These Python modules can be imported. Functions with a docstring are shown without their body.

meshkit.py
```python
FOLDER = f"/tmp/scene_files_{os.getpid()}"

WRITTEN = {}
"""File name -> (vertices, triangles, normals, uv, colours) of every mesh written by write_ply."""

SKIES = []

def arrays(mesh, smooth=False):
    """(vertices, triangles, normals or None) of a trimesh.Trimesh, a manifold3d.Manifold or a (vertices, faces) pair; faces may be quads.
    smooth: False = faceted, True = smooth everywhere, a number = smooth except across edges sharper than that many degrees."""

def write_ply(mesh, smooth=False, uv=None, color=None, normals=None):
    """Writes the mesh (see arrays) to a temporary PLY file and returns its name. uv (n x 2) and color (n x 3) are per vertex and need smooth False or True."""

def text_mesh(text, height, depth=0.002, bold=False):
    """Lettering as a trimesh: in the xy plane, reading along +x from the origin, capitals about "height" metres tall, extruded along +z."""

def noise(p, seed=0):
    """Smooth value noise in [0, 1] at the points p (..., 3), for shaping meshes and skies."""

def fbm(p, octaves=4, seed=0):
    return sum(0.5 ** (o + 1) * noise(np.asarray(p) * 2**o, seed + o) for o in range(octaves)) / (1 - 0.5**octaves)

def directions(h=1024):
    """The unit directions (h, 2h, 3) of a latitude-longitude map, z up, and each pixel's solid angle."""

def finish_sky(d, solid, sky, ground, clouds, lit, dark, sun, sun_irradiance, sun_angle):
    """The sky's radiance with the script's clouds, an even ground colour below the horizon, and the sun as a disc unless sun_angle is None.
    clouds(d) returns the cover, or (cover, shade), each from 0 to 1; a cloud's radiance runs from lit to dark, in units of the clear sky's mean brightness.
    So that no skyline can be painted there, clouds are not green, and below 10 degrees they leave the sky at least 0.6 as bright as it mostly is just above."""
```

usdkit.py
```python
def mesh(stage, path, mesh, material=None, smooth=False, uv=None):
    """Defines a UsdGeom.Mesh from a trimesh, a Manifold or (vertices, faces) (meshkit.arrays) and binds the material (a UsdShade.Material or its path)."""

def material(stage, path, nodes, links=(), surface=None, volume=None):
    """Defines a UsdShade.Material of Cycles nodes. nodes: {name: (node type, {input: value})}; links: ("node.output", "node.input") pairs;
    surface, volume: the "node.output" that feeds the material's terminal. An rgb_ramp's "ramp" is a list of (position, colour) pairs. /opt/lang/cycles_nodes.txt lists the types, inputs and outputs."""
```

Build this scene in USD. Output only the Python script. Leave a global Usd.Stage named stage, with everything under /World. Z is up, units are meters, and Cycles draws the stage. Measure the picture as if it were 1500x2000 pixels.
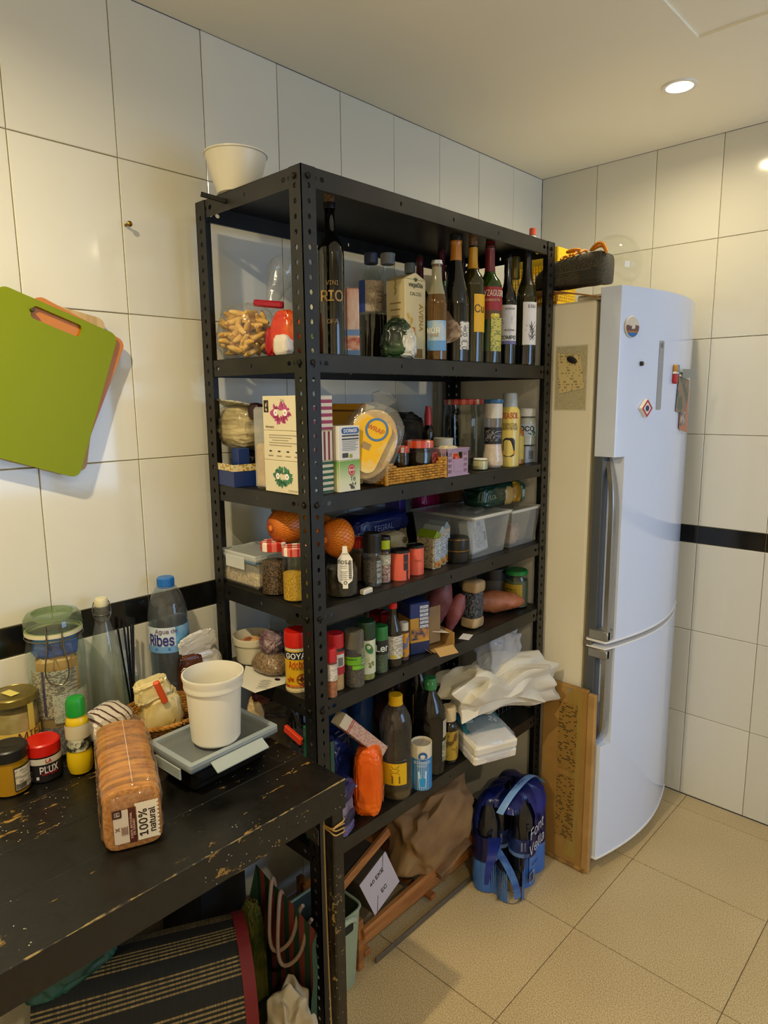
import math, random
import numpy as np, trimesh, shapely, usdkit, meshkit
from shapely.geometry import Polygon, box as sbox, Point
from shapely import affinity
from pxr import Usd, UsdGeom, UsdLux, UsdShade, Gf, Sdf
PI = math.pi
stage = Usd.Stage.CreateInMemory()
UsdGeom.SetStageUpAxis(stage, UsdGeom.Tokens.z)
UsdGeom.SetStageMetersPerUnit(stage, 1.0)
stage.SetDefaultPrim(UsdGeom.Xform.Define(stage, '/World').GetPrim())
UsdGeom.Scope.Define(stage, '/World/Looks')

# ---------------------------------------------------------------- camera
cam = UsdGeom.Camera.Define(stage, '/World/camera')
_r, _u, _f = [[0.725677, 0.687967, -0.009694], [-0.10754, 0.127328, 0.986013], [-0.679579, 0.714485, -0.166383]]
cam.AddTransformOp().Set(Gf.Matrix4d(*_r, 0, *_u, 0, -_f[0], -_f[1], -_f[2], 0, 1.4986, -2.5123, 1.5186, 1))
cam.CreateHorizontalApertureAttr(36.0)
cam.CreateVerticalApertureAttr(48.0)
cam.CreateFocalLengthAttr(31.3954)
cam.CreateClippingRangeAttr(Gf.Vec2f(0.02, 60))
cam.CreateExposureAttr(0.0)

# ---------------------------------------------------------------- light: ceiling spots (from mirror images and shadows, last one added as fill) and daylight
H = 2.375
LAMPS = [(0.697, -0.452, 0.20), (0.697, -2.60, 1.14), (2.347, -0.717, 0.05), (2.347, -2.60, 0.85)]  # last spot is unseen, added as warm fill
LAMP_COLOR = (1.0, 0.835, 0.53)
LAMP_POWER = 62.0
for k, (lx, ly, s) in enumerate(LAMPS):
    d = UsdLux.DiskLight.Define(stage, '/World/spot_light_source' + (f'_{k:03d}' if k else ''))
    d.AddTranslateOp().Set((lx, ly, H + 0.004))
    d.CreateRadiusAttr(0.024)
    d.CreateColorAttr(LAMP_COLOR)
    d.CreateIntensityAttr(LAMP_POWER * s / (PI * 0.024 ** 2) / 10)
win = UsdLux.RectLight.Define(stage, '/World/daylight_source')
win.AddTranslateOp().Set((3.28, -0.75, 1.45)); win.AddRotateYOp().Set(90)
win.CreateWidthAttr(1.1); win.CreateHeightAttr(1.3)
win.CreateColorAttr((0.40, 0.60, 1.0)); win.CreateIntensityAttr(8.0)
dome = UsdLux.DomeLight.Define(stage, '/World/sky'); dome.CreateIntensityAttr(0.01); dome.CreateColorAttr((0.5, 0.65, 1.0))

# ---------------------------------------------------------------- helpers
def lin(c):
    if isinstance(c, str):
        c = [int(c.lstrip('#')[i:i + 2], 16) / 255 for i in (0, 2, 4)]
        return tuple(((x + 0.055) / 1.055) ** 2.4 if x > 0.04045 else x / 12.92 for x in c)
    return tuple(c)
_mats = {}
def mat(key, nodes, links, surface):
    if key not in _mats:
        _mats[key] = usdkit.material(stage, '/World/Looks/' + key, nodes, links, surface=surface)
    return _mats[key]
def ckey(*a):
    import hashlib
    return hashlib.md5(repr(a).encode()).hexdigest()[:8]
def plain(c, rough=0.45, metal=0.0, coat=0.0, spec=0.5, trans=0.0, sss=0.0):
    b = {'base_color': lin(c), 'roughness': rough, 'metallic': metal, 'coat_weight': coat, 'coat_roughness': 0.08, 'specular_ior_level': spec, 'transmission_weight': trans}
    return mat('plain_' + ckey(c, rough, metal, coat, spec, trans), {'p': ('principled_bsdf', b)}, [], 'p.BSDF')
def mottled(c1, c2, scale=30, rough=0.6, lo=0.4, hi=0.6, bump=0.0, detail=4, stretch=(1, 1, 1), coat=0.0, bscale=None, metal=0.0):
    n = {'g': ('texture_coordinate', {}), 'm': ('mapping', {'scale': stretch}), 'n': ('noise_texture', {'scale': scale, 'detail': detail}),
         'r': ('rgb_ramp', {'ramp': [(0, lin(c1)), (lo, lin(c1)), (hi, lin(c2)), (1, lin(c2))]}),
         'p': ('principled_bsdf', {'roughness': rough, 'coat_weight': coat, 'metallic': metal})}
    l = [('g.object', 'm.vector'), ('m.vector', 'n.vector'), ('n.fac', 'r.fac'), ('r.color', 'p.base_color')]
    if bump:
        n['n2'] = ('noise_texture', {'scale': bscale or scale, 'detail': 3}); n['b'] = ('bump', {'strength': bump, 'distance': 0.002})
        l += [('m.vector', 'n2.vector'), ('n2.fac', 'b.height'), ('b.normal', 'p.normal')]
    return mat('mottled_' + ckey(c1, c2, scale, rough, lo, hi, bump, detail, stretch, coat, bscale, metal), n, l, 'p.BSDF')
def glass(tint='#f4f8f6', rough=0.02, haze=0.0, hazec='#ffffff', bump=0.0, bscale=40, ior=1.45):
    """thin clear wall: see-through, mirror-like at grazing angles, optionally milky"""
    n = {'t': ('transparent_bsdf', {'color': lin(tint)}), 's': ('glossy_bsdf', {'color': (1, 1, 1), 'roughness': rough}),
         'w': ('layer_weight', {'blend': 0.5}), 'q': ('math', {'math_type': 'power', 'value2': 4.0}), 'f': ('math', {'math_type': 'multiply_add', 'value2': 0.55 * (ior - 1) / .45, 'value3': 0.045}), 'x': ('mix_closure', {}), 'd': ('diffuse_bsdf', {'color': lin(hazec)}), 'y': ('mix_closure', {'fac': haze})}
    l = [('t.BSDF', 'y.closure1'), ('d.BSDF', 'y.closure2'), ('w.facing', 'q.value1'), ('q.value', 'f.value1'), ('f.value', 'x.fac'), ('y.closure', 'x.closure1'), ('s.BSDF', 'x.closure2')]
    if bump:
        n['g'] = ('texture_coordinate', {}); n['n'] = ('noise_texture', {'scale': bscale, 'detail': 3}); n['b'] = ('bump', {'strength': bump, 'distance': 0.004})
        l += [('g.object', 'n.vector'), ('n.fac', 'b.height'), ('b.normal', 's.normal'), ('b.normal', 'w.normal')]
    return mat('glass_' + ckey(tint, rough, haze, hazec, bump, bscale, ior), n, l, 'x.closure')
def printed(c, ink='#333333', rows=400.0, gate=180.0, cover=0.5, rough=0.5):
    """small print: rows (per metre of local z) of broken dark strokes"""
    n = {'g': ('texture_coordinate', {}), 's': ('separate_xyz', {}), 'h': ('math', {'math_type': 'add'}), 'hu': ('math', {'math_type': 'multiply', 'value2': gate}), 'zr': ('math', {'math_type': 'multiply', 'value2': rows}),
         'fl': ('math', {'math_type': 'floor'}), 'fr': ('math', {'math_type': 'fraction'}), 'q': ('math', {'math_type': 'multiply', 'value2': 7.37}), 'v': ('combine_xyz', {}), 'n': ('noise_texture', {'scale': 1.0, 'detail': 1}),
         'a': ('math', {'math_type': 'greater_than', 'value2': 0.42}), 'b': ('math', {'math_type': 'less_than', 'value2': cover}), 'k': ('math', {'math_type': 'multiply'}),
         'x': ('mix', {'color1': lin(c), 'color2': lin(ink)}), 'p': ('principled_bsdf', {'roughness': rough})}
    l = [('g.object', 's.vector'), ('s.x', 'h.value1'), ('s.y', 'h.value2'), ('h.value', 'hu.value1'), ('s.z', 'zr.value1'), ('zr.value', 'fl.value1'), ('zr.value', 'fr.value1'), ('fl.value', 'q.value1'), ('hu.value', 'v.x'), ('q.value', 'v.y'),
         ('v.vector', 'n.vector'), ('fr.value', 'a.value1'), ('n.fac', 'b.value1'), ('a.value', 'k.value1'), ('b.value', 'k.value2'), ('k.value', 'x.fac'), ('x.color', 'p.base_color')]
    return mat('printed_' + ckey(c, ink, rows, gate, cover, rough), n, l, 'p.BSDF')
def gingham(c='#b5251c', pitch=0.011):
    s = PI / pitch / 20.0
    n = {'g': ('texture_coordinate', {}), 'a': ('wave_texture', {'bands_direction': 'x', 'scale': s}), 'b': ('wave_texture', {'bands_direction': 'y', 'scale': s}),
         'c': ('wave_texture', {'bands_direction': 'z', 'scale': s}),
         'a1': ('math', {'math_type': 'greater_than', 'value2': 0.5}), 'b1': ('math', {'math_type': 'greater_than', 'value2': 0.5}), 's': ('math', {'math_type': 'add'}),
         'r': ('rgb_ramp', {'interpolate': False, 'ramp': [(0, lin('#e8ddd0')), (0.3, lin('#d0665a')), (0.8, lin(c))]}), 'h': ('math', {'math_type': 'multiply', 'value2': 0.5}), 'p': ('principled_bsdf', {'roughness': 0.35})}
    l = [('g.object', 'a.vector'), ('g.object', 'b.vector'), ('a.fac', 'a1.value1'), ('b.fac', 'b1.value1'), ('a1.value', 's.value1'), ('b1.value', 's.value2'), ('s.value', 'h.value1'), ('h.value', 'r.fac'), ('r.color', 'p.base_color')]
    return mat('gingham_' + ckey(c, pitch), n, l, 'p.BSDF')
def stripes(cols, period, axis='x', rough=0.6, bump=0.0):
    """hard stripes across a local axis; cols: (start 0..1, colour)"""
    n = {'g': ('texture_coordinate', {}), 's': ('separate_xyz', {}), 'd': ('math', {'math_type': 'divide', 'value2': period}), 'f': ('math', {'math_type': 'fraction'}),
         'r': ('rgb_ramp', {'interpolate': False, 'ramp': [(a, lin(c)) for a, c in cols]}), 'p': ('principled_bsdf', {'roughness': rough})}
    l = [('g.object', 's.vector'), ('s.' + axis, 'd.value1'), ('d.value', 'f.value1'), ('f.value', 'r.fac'), ('r.color', 'p.base_color')]
    return mat('stripes_' + ckey(cols, period, axis, rough), n, l, 'p.BSDF')

def clean(path, name):
    p, k = f'{path}/{name}', 0
    while stage.GetPrimAtPath(p):
        k += 1
        p = f'{path}/{name}_{k:03d}'
    return p
def tag(prim, label=None, cat=None, group=None, kind=None):
    for k, v in (('label', label), ('category', cat), ('group', group), ('kind', kind)):
        if v:
            prim.SetCustomDataByKey(k, v)
    return prim
class T:
    """a thing: an Xform at its base whose children are its parts"""
    def __init__(s, name, label=None, cat=None, loc=(0, 0, 0), rz=0.0, group=None, kind=None, rot=None, parent='/World', sc=None):
        s.path = clean(parent, name)
        s.x = UsdGeom.Xform.Define(stage, s.path)
        s.x.AddTranslateOp().Set(Gf.Vec3d(*map(float, loc)))
        if rot is not None:
            s.x.AddRotateXYZOp().Set(Gf.Vec3f(*map(float, rot)))
        elif rz:
            s.x.AddRotateZOp().Set(float(rz))
        if sc:
            s.x.AddScaleOp().Set(Gf.Vec3f(sc, sc, sc))
        tag(s.x.GetPrim(), label, cat, group, kind)
    def add(s, name, mesh, m, smooth=35, label=None, under=None, kind=None):
        p = clean(under or s.path, name)
        me = usdkit.mesh(stage, p, mesh, m, smooth=smooth)
        tag(me.GetPrim(), label, kind=kind)
        return p
def copy(t, name, loc, rot=None, label=None, cat=None, group=None, rz=0, scale=None):
    p = clean('/World', name)
    x = UsdGeom.Xform.Define(stage, p)
    x.AddTranslateOp().Set(Gf.Vec3d(*map(float, loc)))
    x.AddRotateXYZOp().Set(Gf.Vec3f(*map(float, rot or (0, 0, rz))))
    if scale:
        x.AddScaleOp().Set(Gf.Vec3f(scale, scale, scale))
    x.GetPrim().GetReferences().AddInternalReference(t)
    x.GetPrim().SetInstanceable(True)
    tag(x.GetPrim(), label, cat, group)
    return p

# meshes: (vertices, triangles) as Trimesh
def tm(v, f):
    return trimesh.Trimesh(np.asarray(v, float), np.asarray(f, int), process=False)
def cat_(*ms):
    return trimesh.util.concatenate([m for m in ms if m is not None])
def mv(m, x=0, y=0, z=0):
    m = m.copy(); m.apply_translation((x, y, z)); return m
def rt(m, ax, deg, at=(0, 0, 0)):
    m = m.copy(); m.apply_transform(trimesh.transformations.rotation_matrix(math.radians(deg), {'x': (1, 0, 0), 'y': (0, 1, 0), 'z': (0, 0, 1)}[ax], at)); return m
def grid(P, closed_u=False, closed_v=False):
    """P (n, m, 3) -> quads"""
    n, m = P.shape[:2]
    i, j = np.meshgrid(np.arange(n if closed_u else n - 1), np.arange(m if closed_v else m - 1), indexing='ij')
    a, b, c, d = (i * m + j), ((i + 1) % n * m + j), ((i + 1) % n * m + (j + 1) % m), (i * m + (j + 1) % m)
    f = np.concatenate([np.stack([a, b, c], -1).reshape(-1, 3), np.stack([a, c, d], -1).reshape(-1, 3)])
    return tm(P.reshape(-1, 3), f)
def lathe(prof, n=36, sx=1.0, sy=1.0):
    """prof: (r, z) from bottom outwards and up"""
    pr = np.array(prof, float)
    a = np.arange(n) / n * 2 * PI
    P = np.stack([np.outer(pr[:, 0], np.cos(a)) * sx, np.outer(pr[:, 0], np.sin(a)) * sy, np.repeat(pr[:, 1:2], n, 1)], -1)
    m = grid(P, False, True)
    m.invert()
    m.merge_vertices(); m.update_faces(m.nondegenerate_faces())
    return m
def cyl(r, z0, z1, n=32, bev=None):
    b = min(0.0015, r * .2, (z1 - z0) * .3) if bev is None else bev
    return lathe([(0, z0), (r - b, z0), (r, z0 + b), (r, z1 - b), (r - b, z1), (0, z1)], n)
def cup(r0, r1, h, t=0.0015, n=40, rim=0.0):
    """open vessel"""
    p = [(0, 0), (r0 - .002, 0), (r0, .002)]
    if rim:
        p += [(r1, h - rim), (r1 + .003, h - rim), (r1 + .003, h)]
    else:
        p += [(r1, h)]
    p += [(r1 - t, h), (r0 - t, t + .002), (0, t + .001)]
    return lathe(p, n)
def rbox(sx, sy, sz, r=0.002, base=True):
    """chamfered box centred in x, y, standing on z = 0"""
    r = min(r, sx * .3, sy * .3, sz * .3)
    pts = []
    for a in (-1, 1):
        for b in (-1, 1):
            for c in (-1, 1):
                X, Y, Z = sx / 2, sy / 2, sz / 2
                pts += [(a * (X - r), b * (Y - r), c * Z), (a * (X - r), b * Y, c * (Z - r)), (a * X, b * (Y - r), c * (Z - r))]
    m = trimesh.convex.convex_hull(np.array(pts))
    if base:
        m.apply_translation((0, 0, sz / 2))
    return m
def bx(x0, x1, y0, y1, z0, z1, r=0.002):
    return mv(rbox(x1 - x0, y1 - y0, z1 - z0, r), (x0 + x1) / 2, (y0 + y1) / 2, z0)
def tube(path, r, n=8, closed=False, caps=True):
    p = np.array(path, float)
    N = len(p)
    t = np.gradient(p, axis=0) if not closed else np.roll(p, -1, 0) - np.roll(p, 1, 0)
    t /= np.linalg.norm(t, axis=1, keepdims=True) + 1e-12
    u = np.cross(t[0], (0, 0, 1.0)); u = u if np.linalg.norm(u) > 1e-3 else np.cross(t[0], (0, 1.0, 0))
    rows = []
    rr = np.broadcast_to(np.asarray(r, float), (N,))
    for k in range(N):
        u = u - t[k] * (u @ t[k]); u /= np.linalg.norm(u) + 1e-12
        w = np.cross(t[k], u)
        a = np.arange(n) / n * 2 * PI
        rows.append(p[k] + rr[k] * (np.outer(np.cos(a), u) + np.outer(np.sin(a), w)))
    m = grid(np.array(rows), closed, True)
    if caps and not closed:
        v = np.vstack([m.vertices, p[0], p[-1]]); nv = len(m.vertices); f = list(m.faces)
        for k in range(n):
            f.append((nv, k, (k + 1) % n)); f.append((nv + 1, (N - 1) * n + (k + 1) % n, (N - 1) * n + k))
        m = tm(v, f)
    m.fix_normals() if False else None
    return m
def spline(pts, n=40, closed=False):
    p = np.array(pts, float)
    from scipy.interpolate import CubicSpline
    if closed:
        p = np.vstack([p, p[:1]])
    s = np.r_[0, np.cumsum(np.linalg.norm(np.diff(p, axis=0), axis=1) + 1e-9)]
    c = CubicSpline(s, p, bc_type='periodic' if closed else 'not-a-knot' if len(p) > 3 else 'natural')
    return c(np.linspace(0, s[-1], n, endpoint=not closed))
def prism(poly, t):
    """shapely polygon (in xy) extruded along +z by t"""
    gs = getattr(poly, 'geoms', [poly])
    return cat_(*[trimesh.creation.extrude_polygon(g, t, engine='earcut') for g in gs])
def faceX(m, x=0.0):
    """a flat drawing in xy (extruded along z) set upright on a face that looks along +x: drawing x -> y, drawing y -> z"""
    m = m.copy(); v = np.array(m.vertices); m.vertices = np.stack([x + v[:, 2], v[:, 0], v[:, 1]], 1); return m
def faceZ(m, z=0.0, rz=90):
    return mv(rt(m, 'z', rz), 0, 0, z)
def wrap(m, r):
    """the same on a cylinder of radius r about z"""
    m = m.copy(); v = np.array(m.vertices); a = v[:, 0] / r; R = r + v[:, 2]
    m.vertices = np.stack([R * np.cos(a), R * np.sin(a), v[:, 1]], 1); return m
_txt = {}
def text(s, h, bold=False, center=True, width=None):
    k = (s, bold)
    if k not in _txt:
        _txt[k] = meshkit.text_mesh(s, 1.0, 0.01, bold)
    m = _txt[k].copy(); m.apply_scale((h, h, 0.0004 / 0.01))
    if width:
        w = m.bounds[1][0] - m.bounds[0][0]; m.apply_scale((width / w, 1, 1))
    if center:
        b = m.bounds; m.apply_translation((-(b[0][0] + b[1][0]) / 2, -(b[0][1] + b[1][1]) / 2, 0))
    return m
def band(r, z0, z1, a0=-180, a1=180, t=0.0005, n=40):
    """a label round a cylinder, from angle a0 to a1 (0 faces the front, +x)"""
    a = np.radians(np.linspace(a0, a1, n))
    rr = (r, r + t)
    rows = [np.stack([q * np.cos(a), q * np.sin(a), np.full(n, z)], -1) for q, z in ((rr[0], z0), (rr[1], z0), (rr[1], z1), (rr[0], z1), (rr[0], z0))]
    return grid(np.array(rows), False, False)
def cband(prof_r, z0, z1, a0=-180, a1=180, t=0.0006, n=36):
    """label on a tapering wall: prof_r = (r at z0, r at z1)"""
    a = np.radians(np.linspace(a0, a1, n))
    rows = [np.stack([(q + e) * np.cos(a), (q + e) * np.sin(a), np.full(n, z)], -1) for q, e, z in ((prof_r[0], 0, z0), (prof_r[0], t, z0), (prof_r[1], t, z1), (prof_r[1], 0, z1), (prof_r[0], 0, z0))]
    return grid(np.array(rows))
def rect(w, h, x=0, y=0, r=0.0, t=0.0005):
    p = sbox(x - w / 2, y - h / 2, x + w / 2, y + h / 2)
    if r:
        p = p.buffer(-r).buffer(r, quad_segs=4)
    return prism(p, t)
def disc(r, x=0, y=0, t=0.0005, sy=1.0):
    return prism(affinity.scale(Point(x, y).buffer(r, quad_segs=8), 1, sy), t)
def bag(sx, sy, sz, seed=0, sub=4, crumple=0.06, power=0.6, pinch=0.0, freq=3.0, fine=0.02, flat=0.35):
    """a soft pack: a puffed box with folds; pinch narrows its top"""
    m = trimesh.creation.icosphere(subdivisions=sub)
    v = np.array(m.vertices)
    s = np.sign(v) * np.abs(v) ** power
    n1 = meshkit.fbm(v * freq + seed * 7.3, 4, seed) - .5
    n2 = np.abs(meshkit.noise(v * freq * 2.3 + seed * 3.1, seed + 5) - .5)
    n3 = meshkit.noise(v * freq * 6 + seed, seed + 9) - .5
    s = s * (1 + crumple * 2 * n1 - crumple * 1.6 * n2 + fine * n3)[:, None]
    zz = (s[:, 2] + 1) / 2
    k = 1 - pinch * np.clip(zz, 0, 1.2) ** 2
    s[:, 0] *= k; s[:, 1] *= k
    s *= np.array([sx, sy, sz]) / 2
    lo = -sz / 2 * (1 - flat * .12)
    s[:, 2] = np.maximum(s[:, 2], lo) - lo
    m.vertices = s
    return m
def fold_bag(sx, sy, sz, seed=0, amp=.18, power=.7):
    """a crumpled bag of flat facets and sharp creases"""
    m = trimesh.creation.icosphere(subdivisions=2)
    v = np.array(m.vertices); g = np.random.default_rng(seed)
    s = np.sign(v) * np.abs(v) ** power * (1 + g.uniform(-amp, amp * .9, len(v)))[:, None]
    m.vertices = s
    m = m.subdivide().subdivide()
    s = np.array(m.vertices); s += (meshkit.fbm(s * 4 + seed, 3, seed) - .5)[:, None] * .09
    m.vertices = s
    trimesh.smoothing.filter_laplacian(m, lamb=.5, iterations=1)
    s = np.array(m.vertices) * np.array([sx, sy, sz]) / 2
    lo = -sz / 2 * .95; s[:, 2] = np.maximum(s[:, 2], lo) - lo
    m.vertices = s
    return m
def at(m, *a):
    return mv(m, *a)

# ---------------------------------------------------------------- the room
W = 0.2233
ROWS = [(0.002, 0.329), (0.329, 0.659), (0.659, 0.989), (0.989, 1.054), (1.054, 1.384), (1.384, 1.714), (1.714, 2.044), (2.044, 2.375)]
XR, YF = 3.2, -3.5
rng = random.Random(4)
def tile_mat(k, wavy):
    c = [(0.71, 0.695, 0.61), (0.735, 0.72, 0.635), (0.685, 0.67, 0.585)][k]
    n = {'g': ('geometry', {}), 'm': ('mapping', {'scale': (22, 22, 0.7) if wavy else (5, 5, 5)}), 'n': ('noise_texture', {'scale': 1.0, 'detail': 2 if wavy else 1}),
         'b': ('bump', {'strength': 0.5 if wavy else 0.06, 'distance': 0.004 if wavy else 0.01}), 'p': ('principled_bsdf', {'base_color': c, 'roughness': 0.22 if wavy else 0.09, 'ior': 1.5})}
    return mat(f'glazed_tile_{"wavy" if wavy else "smooth"}_{k}', n, [('g.position', 'm.vector'), ('m.vector', 'n.vector'), ('n.fac', 'b.height'), ('b.normal', 'p.normal')], 'p.BSDF')
BLACK_TILE = plain((0.006, 0.006, 0.006), 0.12)
GROUT = plain('#8f8459', 0.9)
PAINT = mottled('#d9d2bf', '#e2dbca', 6, 0.85, 0.3, 0.7)
def tile(x0, x1, z0, z1, g=0.0009, b=0.0012, t=0.007):
    """front at depth 0, chamfered rim, facing -y in its own frame"""
    x0 += g; x1 -= g; z0 += g; z1 -= g
    o = [(x0, b, z0), (x1, b, z0), (x1, b, z1), (x0, b, z1)]; i = [(x0 + b, 0, z0 + b), (x1 - b, 0, z0 + b), (x1 - b, 0, z1 - b), (x0 + b, 0, z1 - b)]
    k = [(x, t, z) for x, _, z in o]
    f = [(4, 5, 6), (4, 6, 7)]
    for a in range(4):
        c = (a + 1) % 4
        f += [(a, c, 4 + c), (a, 4 + c, 4 + a), (8 + a, 8 + c, c), (8 + a, c, a)]
    v = np.array(o + i + k)
    return tm(v, f)
def tiled_wall(name, spans, put, backing):
    w = T(name, kind='structure')
    w.add('grout', backing, GROUT, smooth=False)
    for (a, b) in spans:
        for r, (z0, z1) in enumerate(ROWS):
            m = tile(a, b, z0, z1)
            # every tile is set a hair out of true, as the mirror images in the glaze show
            c = np.array([(a + b) / 2, 0, (z0 + z1) / 2])
            m = rt(m, 'z', rng.gauss(0, .12), c); m = rt(m, 'x', rng.gauss(0, .12), c)
            w.add('border_tile' if r == 3 else 'tile', put(m), BLACK_TILE if r == 3 else tile_mat(rng.randrange(3), r < 3), smooth=False)
    return w
# back wall: spans along x
xs = [0.0, 0.233] + [0.233 + W * k for k in range(1, 15)]
xs = [x for x in xs if x < XR] + [XR]
tiled_wall('wall_back', list(zip(xs, xs[1:])), lambda m: m, bx(0, XR, 0.0026, 0.12, 0, H, 0.0005))
ys = [0.0, 0.206] + [0.206 + W * k for k in range(1, 16)]
ys = [y for y in ys if y < -YF] + [-YF]
tiled_wall('wall_left', list(zip(ys, ys[1:])), lambda m: rt(mv(rt(m, 'z', 90), 0, 0, 0), 'z', 0) if False else tm(np.stack([-m.vertices[:, 1], -m.vertices[:, 0], m.vertices[:, 2]], 1), m.faces[:, ::-1]) if False else tm(np.stack([-m.vertices[:, 1], -m.vertices[:, 0], m.vertices[:, 2]], 1), m.faces), bx(-0.12, -0.0026, YF, 0, 0, H, 0.0005))
w = T('wall_front', kind='structure'); w.add('plaster', bx(0, XR, YF - .1, YF, 0, H, .0005), PAINT, False)
w = T('wall_right', kind='structure')
WY0, WY1, WZ0, WZ1 = -1.35, -0.15, 0.85, 2.05
for (a, b, c, d) in ((YF, WY0, 0, H), (WY1, 0, 0, H), (WY0, WY1, 0, WZ0), (WY0, WY1, WZ1, H)):
    w.add('plaster', bx(XR, XR + .1, a, b, c, d, .0005), PAINT, False)
w = T('window_1', kind='structure')
WHITE = plain('#e9e7e0', 0.35)
for (a, b, c, d) in ((WY0, WY0 + .05, WZ0, WZ1), (WY1 - .05, WY1, WZ0, WZ1), (WY0 + .05, WY1 - .05, WZ0, WZ0 + .05), (WY0 + .05, WY1 - .05, WZ1 - .05, WZ1), (-.775, -.725, WZ0 + .05, WZ1 - .05)):
    w.add('window_frame', bx(XR + .02, XR + .07, a, b, c, d, .003), WHITE, False)
for a, b in ((WY0 + .05, -.775), (-.725, WY1 - .05)):
    w.add('pane', bx(XR + .04, XR + .044, a, b, WZ0 + .05, WZ1 - .05, .0005), glass(), False)
# floor: 40 cm porcelain tiles
fl = T('floor', kind='structure')
fl.add('grout', bx(0, XR, YF, 0, -.1, -.0012, .0005), plain('#6b5a3e', .9), False)
def floor_mat(k):
    c = [('#a58c5c', '#dcc69a'), ('#a88f60', '#dec89d'), ('#a28a5a', '#d8c296')][k]
    n = {'g': ('geometry', {}), 'n': ('noise_texture', {'scale': 340, 'detail': 3}), 'r': ('rgb_ramp', {'ramp': [(0, lin(c[0])), (0.38, lin(c[0])), (0.62, lin(c[1])), (1, lin(c[1]))]}),
         'n2': ('noise_texture', {'scale': 2.2, 'detail': 4}), 'r2': ('rgb_ramp', {'ramp': [(0.3, (0.86, 0.85, 0.84)), (0.7, (1, 1, 1))]}), 'x': ('mix', {'mix_type': 'multiply', 'fac': 1.0}),
         'q': ('map_range', {'from_min': 0.3, 'from_max': 0.7, 'to_min': 0.38, 'to_max': 0.52}), 'p': ('principled_bsdf', {})}
    return mat(f'floor_stoneware_{k}', n, [('g.position', 'n.vector'), ('n.fac', 'r.fac'), ('g.position', 'n2.vector'), ('n2.fac', 'r2.fac'), ('r.color', 'x.color1'), ('r2.color', 'x.color2'), ('x.color', 'p.base_color'), ('n2.fac', 'q.value'), ('q.result', 'p.roughness')], 'p.BSDF')
F0 = 0.402
fx = [0.0] + [x for x in [0.707 + F0 * k for k in range(-1, 7)] if 0.05 < x < XR] + [XR]
fy = [0.0] + [-0.093 - F0 * k for k in range(0, 9) if -0.093 - F0 * k > YF] + [YF]
for a, b in zip(fx, fx[1:]):
    for c, d in zip(fy[1:], fy):
        m = tile(a, b, c, d, g=.0011, b=.0008)
        fl.add('tile', tm(np.stack([m.vertices[:, 0], m.vertices[:, 2], -m.vertices[:, 1]], 1), m.faces), floor_mat(rng.randrange(3)), False)
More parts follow.
